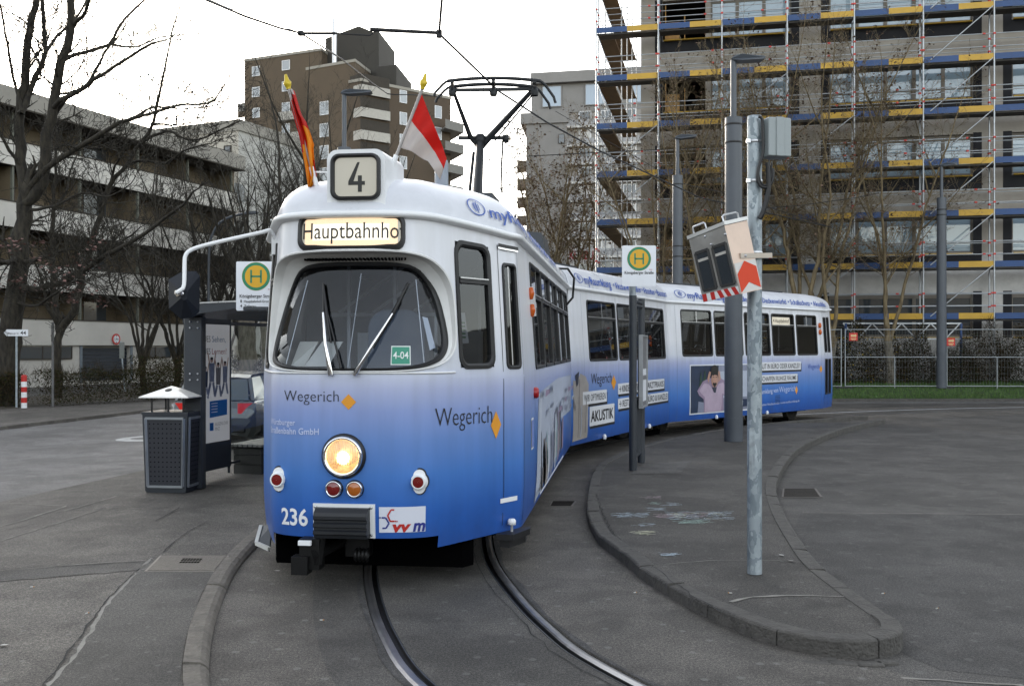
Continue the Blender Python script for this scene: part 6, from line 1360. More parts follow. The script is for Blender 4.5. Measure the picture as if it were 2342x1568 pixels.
wire([P(1270, 255, 36), P(1560, 420, 33), P(1660, 442, 30), P(1900, 520, 28)], .010, 'wire sloping across the mast behind the tram')
# ------------------------------------------------------------------ left balcony house
M_BAND = mat('white_render', (.54, .52, .475), .85, var=.10, scale=.5, bump=.2, bscale=30); M_LOWW = mat('lower_render', (.50, .48, .44), .85, var=.12, scale=.6, bump=.2, bscale=30)
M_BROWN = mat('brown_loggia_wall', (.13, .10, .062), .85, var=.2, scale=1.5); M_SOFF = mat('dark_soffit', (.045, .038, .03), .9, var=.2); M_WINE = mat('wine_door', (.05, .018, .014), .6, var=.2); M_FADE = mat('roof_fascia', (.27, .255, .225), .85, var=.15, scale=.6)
M_SKYGL = mat('house_window_glass', (.05, .06, .07), .06, var=0, spec=1.0)
bh = thing('balcony_house', 'long white balcony house with brown loggias and a blue garage door behind the left trees', 'building', (-20, 55, 0))
BE = Vector((.349, .937, 0)); BN = Vector((.937, -.349, 0)); B0 = Vector((-24, 48, 0))
H_ = lambda t, n_, z: B0 + BE * t + BN * n_ + Vector((0, 0, z))
def hbox(mb, t0, t1, n0, n1, z0, z1, mi=0): mb.prism([(t0, n0), (t1, n0), (t1, n1), (t0, n1)], z0, z1, mi, lambda x, y, z: H_(x, y, z))
T0, T1 = -20, 17.4
mb = MB(); hbox(mb, T0, 4.35, -12, 0, 0, 2.08); hbox(mb, 7.85, T1, -12, 0, 0, 2.08); hbox(mb, 4.35, 7.85, -12, -.25, 0, 2.08); mb.build('ground_floor_wall', M_LOWW, bh)
levels = [(2.08, 3.35), (4.80, 6.05), (7.75, 8.95), (10.72, 11.90)]
for i, (z0_, z1_) in enumerate(levels):
    mb = MB(); hbox(mb, T0, T1 + .12, -.02, .12, z0_, z1_); mb.build('balcony_parapet', M_BAND, bh)
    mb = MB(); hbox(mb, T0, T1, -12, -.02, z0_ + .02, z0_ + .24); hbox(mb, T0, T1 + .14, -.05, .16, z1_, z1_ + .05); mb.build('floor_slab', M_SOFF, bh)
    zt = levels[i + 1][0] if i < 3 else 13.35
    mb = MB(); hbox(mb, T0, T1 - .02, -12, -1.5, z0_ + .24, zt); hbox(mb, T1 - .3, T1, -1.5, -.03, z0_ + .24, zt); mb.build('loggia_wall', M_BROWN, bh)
    for k in range(-4, 5):
        t = k * 4.3 - .06
        if not T0 < t < T1: continue
        mb = MB(); hbox(mb, t - .05, t + .05, -1.49, -.14, z1_ + .05, zt - .01); mb.build('loggia_partition', M_BROWN, bh)
        mb = MB(); hbox(mb, t - .06, t + .06, -.13, .0, z1_ + .05, zt - .01); mb.build('loggia_post', mat('post_grey_green', (.12, .125, .10), .7, var=.2), bh)
        mb = MB(); hbox(mb, t + .45, t + 1.45, -1.49, -1.44, z0_ + .26, zt - .35); mb.build('balcony_door', M_WINE, bh)
        mb = MB(); hbox(mb, t + 1.75, t + 3.4, -1.49, -1.46, z1_ - .1, zt - .35); mb.build('window', M_SKYGL if k % 3 == 1 else mat('tan_shutter', (.16, .125, .08), .8, var=.15), bh)
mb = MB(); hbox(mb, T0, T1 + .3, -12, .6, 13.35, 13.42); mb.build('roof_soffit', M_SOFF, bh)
mb = MB(); hbox(mb, T0, T1 + .32, -12, .62, 13.42, 14.3); mb.build('roof', M_FADE, bh)
mb = MB()
for j in range(9): hbox(mb, 4.37, 7.83, -.23, -.2 + .02 * (j % 2), .2 + j * .195, .2 + (j + 1) * .195 - .01)
mb.build('garage_door', mat('garage_blue_steel', (.02, .028, .042), .5, .3, var=.15), bh)
mb = MB(); hbox(mb, 4.15, 4.33, .02, .05, .1, 2.06); hbox(mb, 7.87, 8.05, .02, .05, .1, 2.06); mb.build('garage_frame', mat('frame_grey_blue', (.14, .17, .2), .6, var=.1), bh)
for t0_, t1_ in ((-6, -1.5), (-.2, 3.6), (8.6, 11.2), (11.5, 14.5)):
    mb = MB(); hbox(mb, t0_, t1_, .012, .03, 1.42, 2.0); o = mb.build('window', M_SKYGL, bh); mb = MB()
    for q in (t0_, (t0_ + t1_) / 2, t1_): hbox(mb, q - .03, q + .03, .032, .05, 1.40, 2.02)
    hbox(mb, t0_, t1_, .032, .055, 1.36, 1.42); mb.build('frame', M_SOFF, o)
hl_ = thing('height_limit_sign', 'round red ringed height limit sign on the white parapet above the garage', 'traffic sign', H_(6.6, .16, 2.5))
c_ = H_(6.62, .16, 2.42); dsk = lambda x, y, k: c_ + BE * x + BN * k + Vector((0, 0, y))
mb = MB(); mb.prism(ell(0, 0, .30, .30, 28), 0, .03, 0, dsk); mb.add([dsk(x, y, .034) for x, y in ell(0, 0, .21, .21, 28)], [tuple(range(28))], 1); pl_ = mb.build('sign_plate', [M_RED, M_SIGNW], hl_)
mb = MB(); put_text(mb, '1,9m', lambda x, y: dsk(-.15 + x, -.06 + y, .038), .3, .13, 0, .01); mb.add([dsk(x, y, .037) for x, y in ((-.05, .2), (.05, .2), (0, .12))], [(0, 1, 2)]); mb.add([dsk(x, y, .037) for x, y in ((-.05, -.2), (.05, -.2), (0, -.12))], [(0, 1, 2)]); mb.build('lettering', M_INK, pl_)
# ------------------------------------------------------------------ grey white gabled house behind it
gh = thing('pale_house', 'grey white house with a flat roof edge between the balcony house and the brown tower', 'building', (-20, 80, 0))
M_GH = mat('streaked_pale_render', (.40, .395, .37), .9, var=.22, scale=.7); M_GHL = mat('warm_pale_render', (.46, .43, .375), .9, var=.1, scale=.5)
cL, cC, cR = Vector((-33.6, 81.0, 0)), Vector((-20.6, 75, 0)), Vector((-17.3, 82.5, 0)); cB = cL + cR - cC
mb = MB(); zt = 18.3
for a, b, mi in ((cL, cC, 0), (cC, cR, 1), (cR, cB, 1), (cB, cL, 1)): mb.add([a, b, b + Vector((0, 0, zt)), a + Vector((0, 0, zt))], [(0, 1, 2, 3)], mi)
mb.build('wall', [M_GHL, M_GH], gh)
ctr = (cL + cR) / 2; mb = MB(); q = [ctr + (p - ctr) * 1.02 for p in (cL, cC, cR, cB)]; mb.prism([(p.x, p.y) for p in q], zt, zt + .85); mb.build('roof', M_FADE, gh)
def wall_window(parent, a, b, f, z, w_, h_, gl_, fr_, k=.06, frame=.07):
    """window on the wall a-b (seen side to the right of travel): frame part with a pane"""
    d = (b - a).normalized(); n_ = Vector((d.y, -d.x, 0)); c = a.lerp(b, f) + n_ * k + Vector((0, 0, z))
    mb = MB()
    for x0, x1, z0_, z1_ in ((-w_ / 2, w_ / 2, h_ / 2 - frame, h_ / 2), (-w_ / 2, w_ / 2, -h_ / 2, -h_ / 2 + frame), (-w_ / 2, -w_ / 2 + frame, -h_ / 2 + frame, h_ / 2 - frame), (w_ / 2 - frame, w_ / 2, -h_ / 2 + frame, h_ / 2 - frame)):
        mb.prism([(x0, z0_), (x1, z0_), (x1, z1_), (x0, z1_)], -.05, .03, 0, lambda x, zz, y: c + d * x + n_ * y + Vector((0, 0, zz)))
    o = mb.build('window', fr_, parent)
    mb = MB(); mb.add([c + d * x + Vector((0, 0, y)) for x, y in ((-w_ / 2 + frame, -h_ / 2 + frame), (w_ / 2 - frame, -h_ / 2 + frame), (w_ / 2 - frame, h_ / 2 - frame), (-w_ / 2 + frame, h_ / 2 - frame))], [(0, 1, 2, 3)]); mb.build('pane', gl_, o); return o
for f in (.93,): 
    for z in (16.9,): wall_window(gh, cL, cC, f, z, .7, .7, M_SKYGL, M_SOFF)
for z in (3, 5.8, 8.6, 11.4): wall_window(gh, cC, cR, .5, z, 1.2, 1.3, M_SKYGL, M_WHITE)
# ------------------------------------------------------------------ brown tower block
bt = thing('brown_tower', 'tall brown brick apartment tower with white balconies behind the tram', 'building', (-22, 132, 0))
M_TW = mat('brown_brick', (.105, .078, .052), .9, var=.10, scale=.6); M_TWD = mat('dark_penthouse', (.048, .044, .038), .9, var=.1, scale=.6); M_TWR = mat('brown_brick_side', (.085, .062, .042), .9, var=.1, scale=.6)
U_ = lambda u, d: Vector(((u - UC) / F * d, d, 0))
def tblock(pts, z1, m_, name='wall', coping=True, z0=0):
    mb = MB(); mb.prism([(p.x, p.y) for p in pts], z0, z1); o = mb.build(name, m_, bt)
    if coping: c = sum(pts, Vector()) / len(pts); mb = MB(); mb.prism([((p.x - c.x) * 1.012 + c.x, (p.y - c.y) * 1.012 + c.y) for p in pts], z1, z1 + .35); mb.build('coping', mat('coping_pale', (.3, .28, .24), .8, var=.1), bt)
    return o
tA, tB, tC, tD, tE = U_(559, 134), U_(735, 129), U_(700, 127), U_(826, 122), U_(1030, 131)
tblock([tA, tB, tB + Vector((3, 14, 0)), tA + Vector((3, 14, 0))], 40.4, M_TW)
tblock([tC, U_(812, 123.2), U_(812, 123.2) + Vector((3, 14, 0)), tC + Vector((2, 12, 0))], 37.3, M_TW)
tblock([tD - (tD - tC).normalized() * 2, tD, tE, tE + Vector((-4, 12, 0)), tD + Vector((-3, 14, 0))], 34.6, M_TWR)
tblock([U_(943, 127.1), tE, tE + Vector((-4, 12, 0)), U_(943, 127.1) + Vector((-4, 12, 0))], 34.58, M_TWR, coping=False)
tblock([U_(744, 131), U_(866, 128), U_(866, 128) + Vector((1, 9, 0)), U_(744, 131) + Vector((1, 9, 0))], 42.6, M_TWD, 'penthouse', False, 36)
mb = MB(); a, b = U_(744, 131), U_(866, 128); m_ = U_(820, 129); mb.add([a + Vector((0, 0, 42.6)), m_ + Vector((0, 0, 43.6)), b + Vector((0, 0, 42.2)), a + Vector((1, 9, 42.6)), m_ + Vector((1, 9, 43.6)), b + Vector((1, 9, 42.2))], [(0, 1, 4, 3), (1, 2, 5, 4), (0, 1, 2), (3, 4, 5)]); mb.build('penthouse_roof', M_TWD, bt)
tblock([U_(860, 126.5), U_(906, 125.5), U_(906, 125.5) + Vector((1, 9, 0)), U_(860, 126.5) + Vector((1, 9, 0))], 37.6, M_TWD, 'penthouse', False, 33)
mb = MB(); p = U_(765, 128); mb.tube([p + Vector((0, 0, 37.3)), p + Vector((0, 0, 44.2))], .33, 12); mb.build('steel_flue', mat('flue_steel', (.55, .55, .56), .3, .7, var=.1), bt)
LITG = mat('tower_glass', (.30, .32, .34), .08, var=0, spec=1.0)
for i in range(9):
    z = 38.9 - i * 2.78
    wall_window(bt, tA, tB, .155, z, 1.25, 1.3, LITG, M_WHITE)
    wall_window(bt, tA, tB, .55, z + .25, 1.25, 1.3, LITG, M_WHITE)
    if i < 8:
        z2 = 35.2 - i * 2.78
        if i > 0: wall_window(bt, tC, U_(812, 123.2), .38, z2 - .3, 1.4, 1.7, LITG, M_WHITE)
        z3 = z2 - .6
        wall_window(bt, tD, tE, .45, z3 - .9, 1.1, 1.6, LITG, M_WHITE); wall_window(bt, tD, tE, .85, z3 - 2.0, 1.1, 1.6, LITG, M_WHITE)
        # balconies: parapet, slab, dark recess
        for fa_, fb_, wa, wb in ((tC + Vector((0, 0, 0)), None, .66, 1.0),):
            a = U_(798, 123.9 - .6); b = U_(826, 121.6); c = U_(892, 124.2)
            mb = MB()
            zz = z2 - 1.6
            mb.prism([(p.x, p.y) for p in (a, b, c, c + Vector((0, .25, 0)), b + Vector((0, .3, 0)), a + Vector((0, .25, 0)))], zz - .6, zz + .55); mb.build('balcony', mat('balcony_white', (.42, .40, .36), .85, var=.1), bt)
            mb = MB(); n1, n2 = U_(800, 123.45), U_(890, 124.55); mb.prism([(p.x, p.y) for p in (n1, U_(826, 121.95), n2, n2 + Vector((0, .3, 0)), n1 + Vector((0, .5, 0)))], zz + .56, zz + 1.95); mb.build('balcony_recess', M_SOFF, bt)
    zz = 34.0 - i * 2.78
    a, b = U_(636, 131.0), U_(684, 129.7)
    mb = MB(); mb.prism([(p.x, p.y) for p in (a, b, b + Vector((0, .9, 0)), a + Vector((0, .9, 0)))], zz - 2.2, zz - 1.1); mb.build('balcony', mat('balcony_white', (.42, .40, .36), .85, var=.1), bt)
for i in range(6):
    zz = 30.2 - i * 2.78; q = [U_(1018, 128), U_(1060, 131), U_(1060, 131) + Vector((-2, 5, 0)), U_(1018, 128) + Vector((-2, 5, 0))]
    mb = MB(); mb.prism([(p.x, p.y) for p in q], zz, zz + .2); mb.prism([(p.x, p.y) for p in (q[0], q[1], q[1] + Vector((0, .12, 0)), q[0] + Vector((0, .12, 0)))], zz + .2, zz + 1.15); mb.build('balcony', mat('balcony_grey', (.2, .195, .18), .85, var=.1), bt)
for i in range(4):
    zz = 34.6 - i * 2.78; q = [U_(543, 138), U_(562, 137), U_(562, 141), U_(543, 142)]
    mb = MB(); mb.prism([(p.x, p.y) for p in q], zz, zz + 1.1); mb.build('balcony', mat('balcony_grey', (.2, .195, .18), .85, var=.1), bt)
# ------------------------------------------------------------------ pale apartment block
pb = thing('pale_tower', 'pale grey apartment tower with stacked white balconies behind the scaffolding', 'building', (5, 150, 0))
M_PB = mat('pale_grey_wall', (.25, .24, .23), .9, var=.08, scale=.4); M_PBL = mat('balcony_back_wall', (.30, .28, .26), .9, var=.1, scale=.5); M_PBW = mat('white_slab', (.58, .57, .55), .8, var=.06)
def pblk(u0, d0, u1, d1, z0, z1, m_, name, dep=10):
    a, b = U_(u0, d0), U_(u1, d1); mb = MB(); mb.prism([(a.x, a.y), (b.x, b.y), (b.x + 1, b.y + dep), (a.x + 1, a.y + dep)], z0, z1); return mb.build(name, m_, pb)
pblk(1203, 150, 1296, 149, 0, 37.0, M_PB, 'wall'); pblk(1190, 149.8, 1300, 148.6, 35.6, 37.2, M_PB, 'roof_slab'); pblk(1296, 149.6, 1480, 147, 0, 37.6, M_PBL, 'wall')
pblk(1215, 150.5, 1480, 147, 37.2, 41.6, M_PB, 'penthouse'); pblk(1213, 149.6, 1485, 146.0, 41.6, 43.2, M_PB, 'roof')
a, b = U_(1215, 150.4), U_(1480, 146.9)
for f, w_ in ((.18, 3.0), (.36, .5), (.60, 4.6), (.92, 3)):
    if w_ > 1: wall_window(pb, a, b, f, 39.7, w_, 3.2, mirror_glass('pale_tower_glass', (.3, .37, .45)), M_PB, .1, .12)
for i in range(12):
    z = 35.0 - i * 2.78; a, b = U_(1296, 149.0), U_(1480, 146.2)
    mb = MB(); mb.prism([(a.x, a.y), (b.x, b.y), (b.x, b.y + .8), (a.x, a.y + .8)], z - .2, z + .12); mb.build('balcony_slab', M_PBW, pb)
    mb = MB(); mb.prism([(a.x, a.y), (b.x, b.y), (b.x, b.y + .05), (a.x, a.y + .05)], z + .12, z + .95); mb.build('balcony_rail', mat('rail_panel_grey', (.35, .35, .36), .6, var=.1), pb)
    a2, b2 = U_(1298, 149.5), U_(1480, 146.9)
    for f in (.22, .5, .78): wall_window(pb, a2, b2, f, z + 1.35, 1.9, 1.9, M_SKYGL if (i + int(f * 10)) % 3 else M_PBW, M_WHITE, .05, .1)
    if i > 1:
        q = [U_(1182, 152), U_(1204, 151.5), U_(1204, 156), U_(1182, 157)]; mb = MB(); mb.prism([(p.x, p.y) for p in q], z, z + 1.0); mb.build('balcony', mat('side_balcony', (.2, .17, .14), .85, var=.15), pb)
wall_window(pb, U_(1203, 149.9), U_(1296, 148.9), .87, 33.2, .9, 1.4, M_SKYGL, M_SOFF)
bn_ = thing('site_banner', 'white site banner with red letters hanging low between the trees', 'banner', P(1330, 600, 60))
f_ = lambda x, y, k=0: P(1298, 606, 60) + Vector((x, -k, y)); mb = MB(); mb.prism([(0, 0), (2.0, 0), (2.0, 1.1), (0, 1.1)], 0, .03, 0, lambda x, y, z: f_(x, y, z - .03)); mb.build('cloth', M_WHITE, bn_); mb = MB(); put_text(mb, 'KURBUN', lambda x, y: f_(.1 + x, .35 + y, .02), 1.8, .5, 0, .03); mb.build('lettering', mat('banner_red', (.4, .02, .03), .6, var=0), bn_)
# ------------------------------------------------------------------ right verge, shell of the new building
GRASS = mat('grass_soil', (.035, .065, .018), .95, var=.5, scale=4, bump=1, bscale=60)
pr = [(36.0, .0), (36.0, .10), (36.14, .105), (36.16, .10), (36.7, .30), (37.3, .48), (38.4, .66), (39.2, .70), (75, .75)]
mb = MB(); xs = [1.5, 6, 9, 12, 15, 18, 21, 30, 60]
mb.grid(lambda x, j: Vector((x, pr[int(j)][0] + max(0, 9.5 - x) * .35, pr[int(j)][1])), xs, list(range(3)), 0, False); mb.build('verge_kerb', KERB, kind='structure')
mb = MB(); mb.grid(lambda x, j: Vector((x, pr[int(j)][0] + max(0, 9.5 - x) * .35, pr[int(j)][1])), xs, list(range(2, 9)), 0, True); mb.build('verge', GRASS, kind='structure')
mb = MB(); mb.strip([Vector((9, 34.6, .005)), Vector((60, 36.8 - 1.2, .005))], [Vector((9, 36.0, .005)), Vector((60, 36.0, .005))]); mb.build('verge_path', A_LANE, kind='structure')
gb = MB(); rg = random.Random(3)
for i in range(15000):
    x = rg.uniform(9.5, 25); y = rg.uniform(36.15, 38.3); z = .1 + (y - 36.14) * .31 if y < 37.3 else .46 + (y - 37.3) * .17; h = rg.uniform(.04, .14); a = rg.uniform(0, pi); dx, dy = cos(a) * .012, sin(a) * .012; lx, ly = rg.uniform(-.05, .05), rg.uniform(-.05, .05)
    gb.add([(x - dx, y - dy, z), (x + dx, y + dy, z), (x + lx, y + ly, z + h)], [(0, 1, 2)], rg.randrange(3))
go = gb.build('grass', [mat('grass_a', (.05, .11, .02), .8, var=.2), mat('grass_b', (.07, .14, .028), .8, var=.2), mat('grass_c', (.08, .13, .03), .8, var=.2)]); go['kind'] = 'stuff'; tag(go, 'green spring grass on the verge below the site fence', 'grass')
nb_ = thing('concrete_shell', 'unfinished grey concrete building with rows of windows behind the scaffold', 'building', (12, 41, .7))
FS = Vector((.978, -.209, 0)); FG_ = Vector((.209, .978, 0)); S0 = Vector((3.65, 41.6, 0)); K_ = lambda s_, g_, z: S0 + FS * s_ + FG_ * g_ + Vector((0, 0, z))
M_CONC = mat('raw_concrete', (.34, .31, .27), .9, var=.16, scale=.8, bump=.2, bscale=12); M_BLOCK = mat('pale_blockwork', (.52, .505, .48), .9, var=.2, scale=1.4); M_BIT = mat('bitumen_black', (.010, .010, .013), .8, var=.1); M_BGL = mirror_glass('new_window_glass', (.26, .345, .41), .04); M_WFR = mat('window_frame_taupe', (.16, .14, .115), .6, var=.1); M_YEL = mat('yellow_sill', (.50, .30, .02), .6, var=.15); M_WOOD = mat('shuttering_wood', (.34, .19, .06), .8, var=.25)  # new window glass: pale blue sky reflection put into its base colour
def kbox(mb, s0, s1, g0, g1, z0, z1, mi=0): mb.prism([(s0, g0), (s1, g0), (s1, g1), (s0, g1)], z0, z1, mi, lambda x, y, z: K_(x, y, z))
GW = 1.1; SE = 27.5
sills = [2.4, 5.73, 8.82, 11.90, 14.95]; heads = [4.15, 7.35, 10.45, 13.45, 16.6]
groups = [(2.55, 7.80), (9.30, 14.78), (16.2, 21.7), (23.1, 27.0)]
zb = .6
for k, (zs_, zh_) in enumerate(zip(sills, heads)):
    mb = MB(); kbox(mb, 1.635, SE, GW, GW + .35, zb, zs_); mb.build('spandrel_wall', M_BLOCK if k <= 1 else M_CONC, nb_)
    mb = MB(); kbox(mb, 1.635, groups[0][0], GW, GW + .35, zs_, zh_); mb.build('pier', M_CONC, nb_)
    for (a, b), (c, d) in zip(groups, groups[1:]): mb = MB(); kbox(mb, b, c, GW, GW + .35, zs_, zh_); mb.build('pier', M_CONC if k else M_BLOCK, nb_)
    zb = zh_
    for gi, (a, b) in enumerate(groups):
        mb = MB(); lo = .55 if k > 0 else .05
        for s0_, s1_, z0_, z1_ in ((a - .32, a, zs_ - lo, zh_ + .05), (b, b + .32, zs_ - lo, zh_ + .05), (a, b, zs_ - lo, zs_ - .07)): kbox(mb, s0_, s1_, GW - .012, GW - .003, z0_, z1_)
        mb.build('bitumen_seal', M_BIT, nb_)
        mb = MB(); kbox(mb, a + .05, b - .05, GW - .12, GW + .05, zs_ - .065, zs_ - .02); mb.build('sill', M_YEL, nb_)
        a2 = a
        if gi == 0 and k > 0:   # open loggia bay at the corner
            a2 = a + 2.0; mb = MB(); kbox(mb, a2 - .22, a2, GW + .02, GW + .3, zs_, zh_); mb.build('pier', M_CONC, nb_)
            mb = MB(); kbox(mb, a + .1, a + .14, GW + .1, GW + .2, zs_, zh_ - .1); kbox(mb, a + .9, a + .94, GW + .1, GW + .2, zs_, zs_ + 1.0); kbox(mb, a + .1, a + .7, GW + .22, GW + .26, zs_, zs_ + .8); mb.build('wooden_prop', M_WOOD, nb_)
        # frame with panes
        n_ = 5 if a2 == a else 3; w_ = (b - a2) / n_
        fr = MB(); kbox(fr, a2, b, GW + .12, GW + .2, zs_, zs_ + .08); kbox(fr, a2, b, GW + .12, GW + .2, zh_ - .22, zh_)
        for i in range(n_ + 1): q = a2 + i * w_; kbox(fr, max(a2, q - .07), min(b, q + .07), GW + .11, GW + .21, zs_ + .08, zh_ - .22)
        kbox(fr, a2, b, GW + .115, GW + .205, zs_ + .38, zs_ + .42)
        fo = fr.build('window', M_WFR, nb_)
        for i in range(n_):
            mb = MB(); kbox(mb, a2 + i * w_ + .07, a2 + (i + 1) * w_ - .07, GW + .15, GW + .16, zs_ + .08, zh_ - .22); mb.build('pane', M_BGL if (k > 0) else M_SKYGL, fo)
mb = MB(); kbox(mb, 1.635, SE, GW, GW + .35, zb, 18.5); kbox(mb, 1.635, 2.0, GW + .35, 14, .6, 18.5); mb.build('upper_wall', M_CONC, nb_)
for z in (zh + .15 for zh in heads): mb = MB(); kbox(mb, 2.0, SE, GW + .35, 9, z, z + .25); mb.build('floor_slab', M_SOFF, nb_)
mb = MB(); kbox(mb, 2.0, SE, 8.9, 9.1, .6, 18.5); mb.build('core_wall', mat('dark_inner_wall', (.05, .045, .04), .9, var=.2), nb_)
# ------------------------------------------------------------------ scaffold
sf = thing('scaffold', 'galvanised scaffold with blue and yellow toe boards in front of the concrete shell', 'scaffold', (12, 40, .7))
M_SCAF = mat('scaffold_tube', (.42, .44, .46), .4, .6, var=.12, scale=3); M_TB = mat('toe_board_blue', (.018, .06, .18), .5, var=.15, scale=2); M_TY = mat('toe_board_yellow', (.52, .31, .03), .5, var=.12, scale=2); M_CLIP = mat('red_coupler', (.5, .03, .02), .5, var=.1); M_DECK = mat('deck_underside', (.06, .055, .05), .8, var=.3); M_DWOOD = mat('deck_wood_underside', (.13, .085, .045), .8, var=.3)
SX = [-.13 + 2.57 * i for i in range(11)]; ZD = [3.07 + 2 * k for k in range(8)]
for i, s_ in enumerate(SX):
    for g_ in (0, .73):
        mb = MB(); mb.tube([K_(s_, g_, .6), K_(s_, g_, 18.4)], .033, 8)
        for z in ZD:
            for dz_ in (.5, 1.0): mb.box(K_(s_, g_, z + dz_), (.09, .09, .07), mi=1)
        mb.build('standard', [M_SCAF, M_CLIP], sf)
for k, z in enumerate(ZD):
    for i in range(10):
        a, b = SX[i] + .03, SX[i + 1] - .03
        mb = MB(); kbox(mb, a, b, .04, .70, z - .07, z); dk = mb.build('deck', M_DECK, sf)
        if k < 7:
            mb = MB(); m_ = (a + b) / 2; kbox(mb, a, m_, -.035, -.01, z + .0, z + .23, 0); kbox(mb, m_, b, -.035, -.01, z + .0, z + .23, 1); mb.build('toe_board', [M_TB, M_TY], dk)
    for dz_ in (.5, 1.0):
        mb = MB(); mb.tube([K_(SX[0], -.01, z + dz_), K_(SX[-1], -.01, z + dz_)], .020, 6)
        for i in range(10): mb.box(K_(SX[i] + 1.6 + .3 * ((i * 7 + k * 3) % 4), -.02, z + dz_), (.10, .06, .06), mi=1)
        mb.build('guard_rail', [M_SCAF, M_CLIP], sf)
for i, ks in ((5, range(7)), (2, (1, 2, 4)), (0, (2, 3)), (3, (0, 3)), (7, (2, 5)), (8, range(7))):
    for k in ks:
        z = ZD[k]; mb = MB(); mb.tube([K_(SX[i] + (.25 if i == 5 else 0), -.04, z + .1), K_(SX[i + 1] - .05, -.04, z + 2.05)] if i != 2 else [K_(SX[i + 1] - 2.5, -.04, z + .1), K_(SX[i + 1], -.04, z + 1.9)], .024, 6); mb.build('brace', M_SCAF, sf)
for k, z in enumerate(ZD):   # return run along the left flank
    for j in range(4):
        g0_, g1_ = .75 + j * 2.57, .75 + (j + 1) * 2.57; mb = MB(); kbox(mb, -.10, .58, g0_ + .03, g1_ - .03, z - .07, z); mb.build('deck', M_DWOOD, sf)
    for s_ in (-.13, .60):
        for dz_ in (.5, 1.0):
            if s_ < 0: mb = MB(); mb.tube([K_(s_, .0, z + dz_), K_(s_, 11, z + dz_)], .02, 6); mb.build('guard_rail', M_SCAF, sf)
for j in range(1, 5):
    for s_ in (-.13, .60): mb = MB(); mb.tube([K_(s_, .73 + j * 2.57, .6), K_(s_, .73 + j * 2.57, 18.4)], .03, 6); mb.build('standard', M_SCAF, sf)
for k in range(7):
    mb = MB(); mb.tube([K_(.6, .1, ZD[k]), K_(-.1, .1, ZD[k] + 2)], .02, 6); mb.build('brace', M_SCAF, sf)
for k in (1, 2, 3, 4):       # gangway ladder hatch boards slanting below the return decks
    pass
for k, z in enumerate(ZD):   # inner rail and level transoms
    mb = MB(); mb.tube([K_(SX[0], .75, z + 1.0), K_(SX[-1], .75, z + 1.0)], .018, 5); mb.build('guard_rail', M_SCAF, sf); mb = MB(); mb.tube([K_(SX[0], .75, z + .55), K_(SX[-1], .75, z + .55)], .018, 5); mb.build('guard_rail', M_SCAF, sf)
for k, z in enumerate(ZD[:7]):
    for i in (1, 3, 5, 7): mb = MB(); mb.tube([K_(SX[i] + .03, .02, z + .12), K_(SX[i] + .03, .70, z + 1.95)], .014, 5); mb.build('frame_strut', M_SCAF, sf)
gd = thing('site_girder', 'low blue lattice girder with a red lamp standing in front of the shell', 'girder', (14, 38.9, .7))
mb = MB(); gq = lambda x, z: Vector((12.9 + x, 38.8, z))
mb.bar(gq(0, 2.9), gq(4.6, 2.9), .06, .06); mb.bar(gq(0, 2.3), gq(4.6, 2.3), .06, .06)
for i in range(8): mb.bar(gq(i * .57, 2.3 if i % 2 else 2.9), gq((i + 1) * .57, 2.9 if i % 2 else 2.3), .04, .04)
mb.bar(gq(4.6, .7), gq(4.6, 2.9), .08, .08, 1); mb.bar(gq(0.1, .7), gq(.1, 2.9), .08, .08, 1); mb.build('lattice', [M_SCAF, M_TB], gd)
# ------------------------------------------------------------------ site fence
M_FEN = mat('fence_tube', (.30, .32, .33), .45, .6, var=.15, scale=3)
def fence_panel(a, b, label):
    a, b = Vector(a), Vector(b); t = thing('site_fence', label, 'fence', (a + b) / 2, 'mesh panels of the site fence'); up = Vector((0, 0, 1))
    h = 2.2; mb = MB()
    for q in (a, b): mb.tube([q - up * .05, q + up * h], .024, 7)
    for z in (.06, 1.14, h - .03): mb.tube([a + up * z, b + up * z], .02, 6)
    m_ = a.lerp(b, .5); mb.tube([m_ - up * .1, m_ + up * 1.14], .022, 6); mb.build('frame', M_FEN, t)
    mb = MB(); n_ = int((b - a).length / .11)
    for i in range(1, n_): q = a.lerp(b, i / n_); mb.tube([q + up * .06, q + up * (h - .03)], .0022, 3, cap=False)
    for j in range(1, 9): z = .06 + j * .235; mb.tube([a + up * z, b + up * z], .0022, 3, cap=False)
    mb.build('wire_mesh', M_FEN, t)
    return t
fence_panel((12.45, 37.2, .46), (16.15, 37.2, .46), 'left mesh fence panel beside the rear of the tram with one red sign')
fence_panel((16.25, 37.2, .46), (19.9, 37.0, .46), 'right mesh fence panel running from the lamp mast to the picture edge')
fence_panel((8.9, 37.9, .40), (12.3, 37.2, .46), 'mesh fence panel half hidden behind the rear end of the tram')
fence_panel((19.98, 37.0, .46), (23.5, 36.8, .46), 'outermost mesh fence panel at the right picture edge')
for i, x in enumerate((12.4, 16.2, 19.94)):
    mb = MB(); mb.bbox((x, 37.2, .44), (.6, .22, .13), .02); o = mb.build('ballast_block', mat('rubber_foot', (.03, .03, .03), .9, var=.2)); tag(o, 'black rubber block holding the fence feet ' + ('beside the tram rear', 'beside the grass lamp mast', 'at the right picture edge')[i], 'fence foot', 'rubber feet of the site fence')
def wsign(x, z, label):
    t = thing('warning_board', label, 'sign', (x, 37.15, z)); mb = MB(); mb.box((x, 37.15, z), (.31, .01, .29)); mb.build('board', M_RED, t); mb = MB(); mb.prism([(-.1, .0), (.06, .0), (.06, -.03), (.12, .04), (.06, .11), (.06, .08), (-.1, .08)], 0, .004, 0, lambda a, b, c: Vector((x + a, 37.143 - c, z + b))); mb.box((x, 37.142, z - .07), (.2, .004, .03)); mb.box((x, 37.142, z - .11), (.14, .004, .02)); mb.build('marks', mat('sign_pale_yellow', (.6, .42, .2), .5, var=0), t)
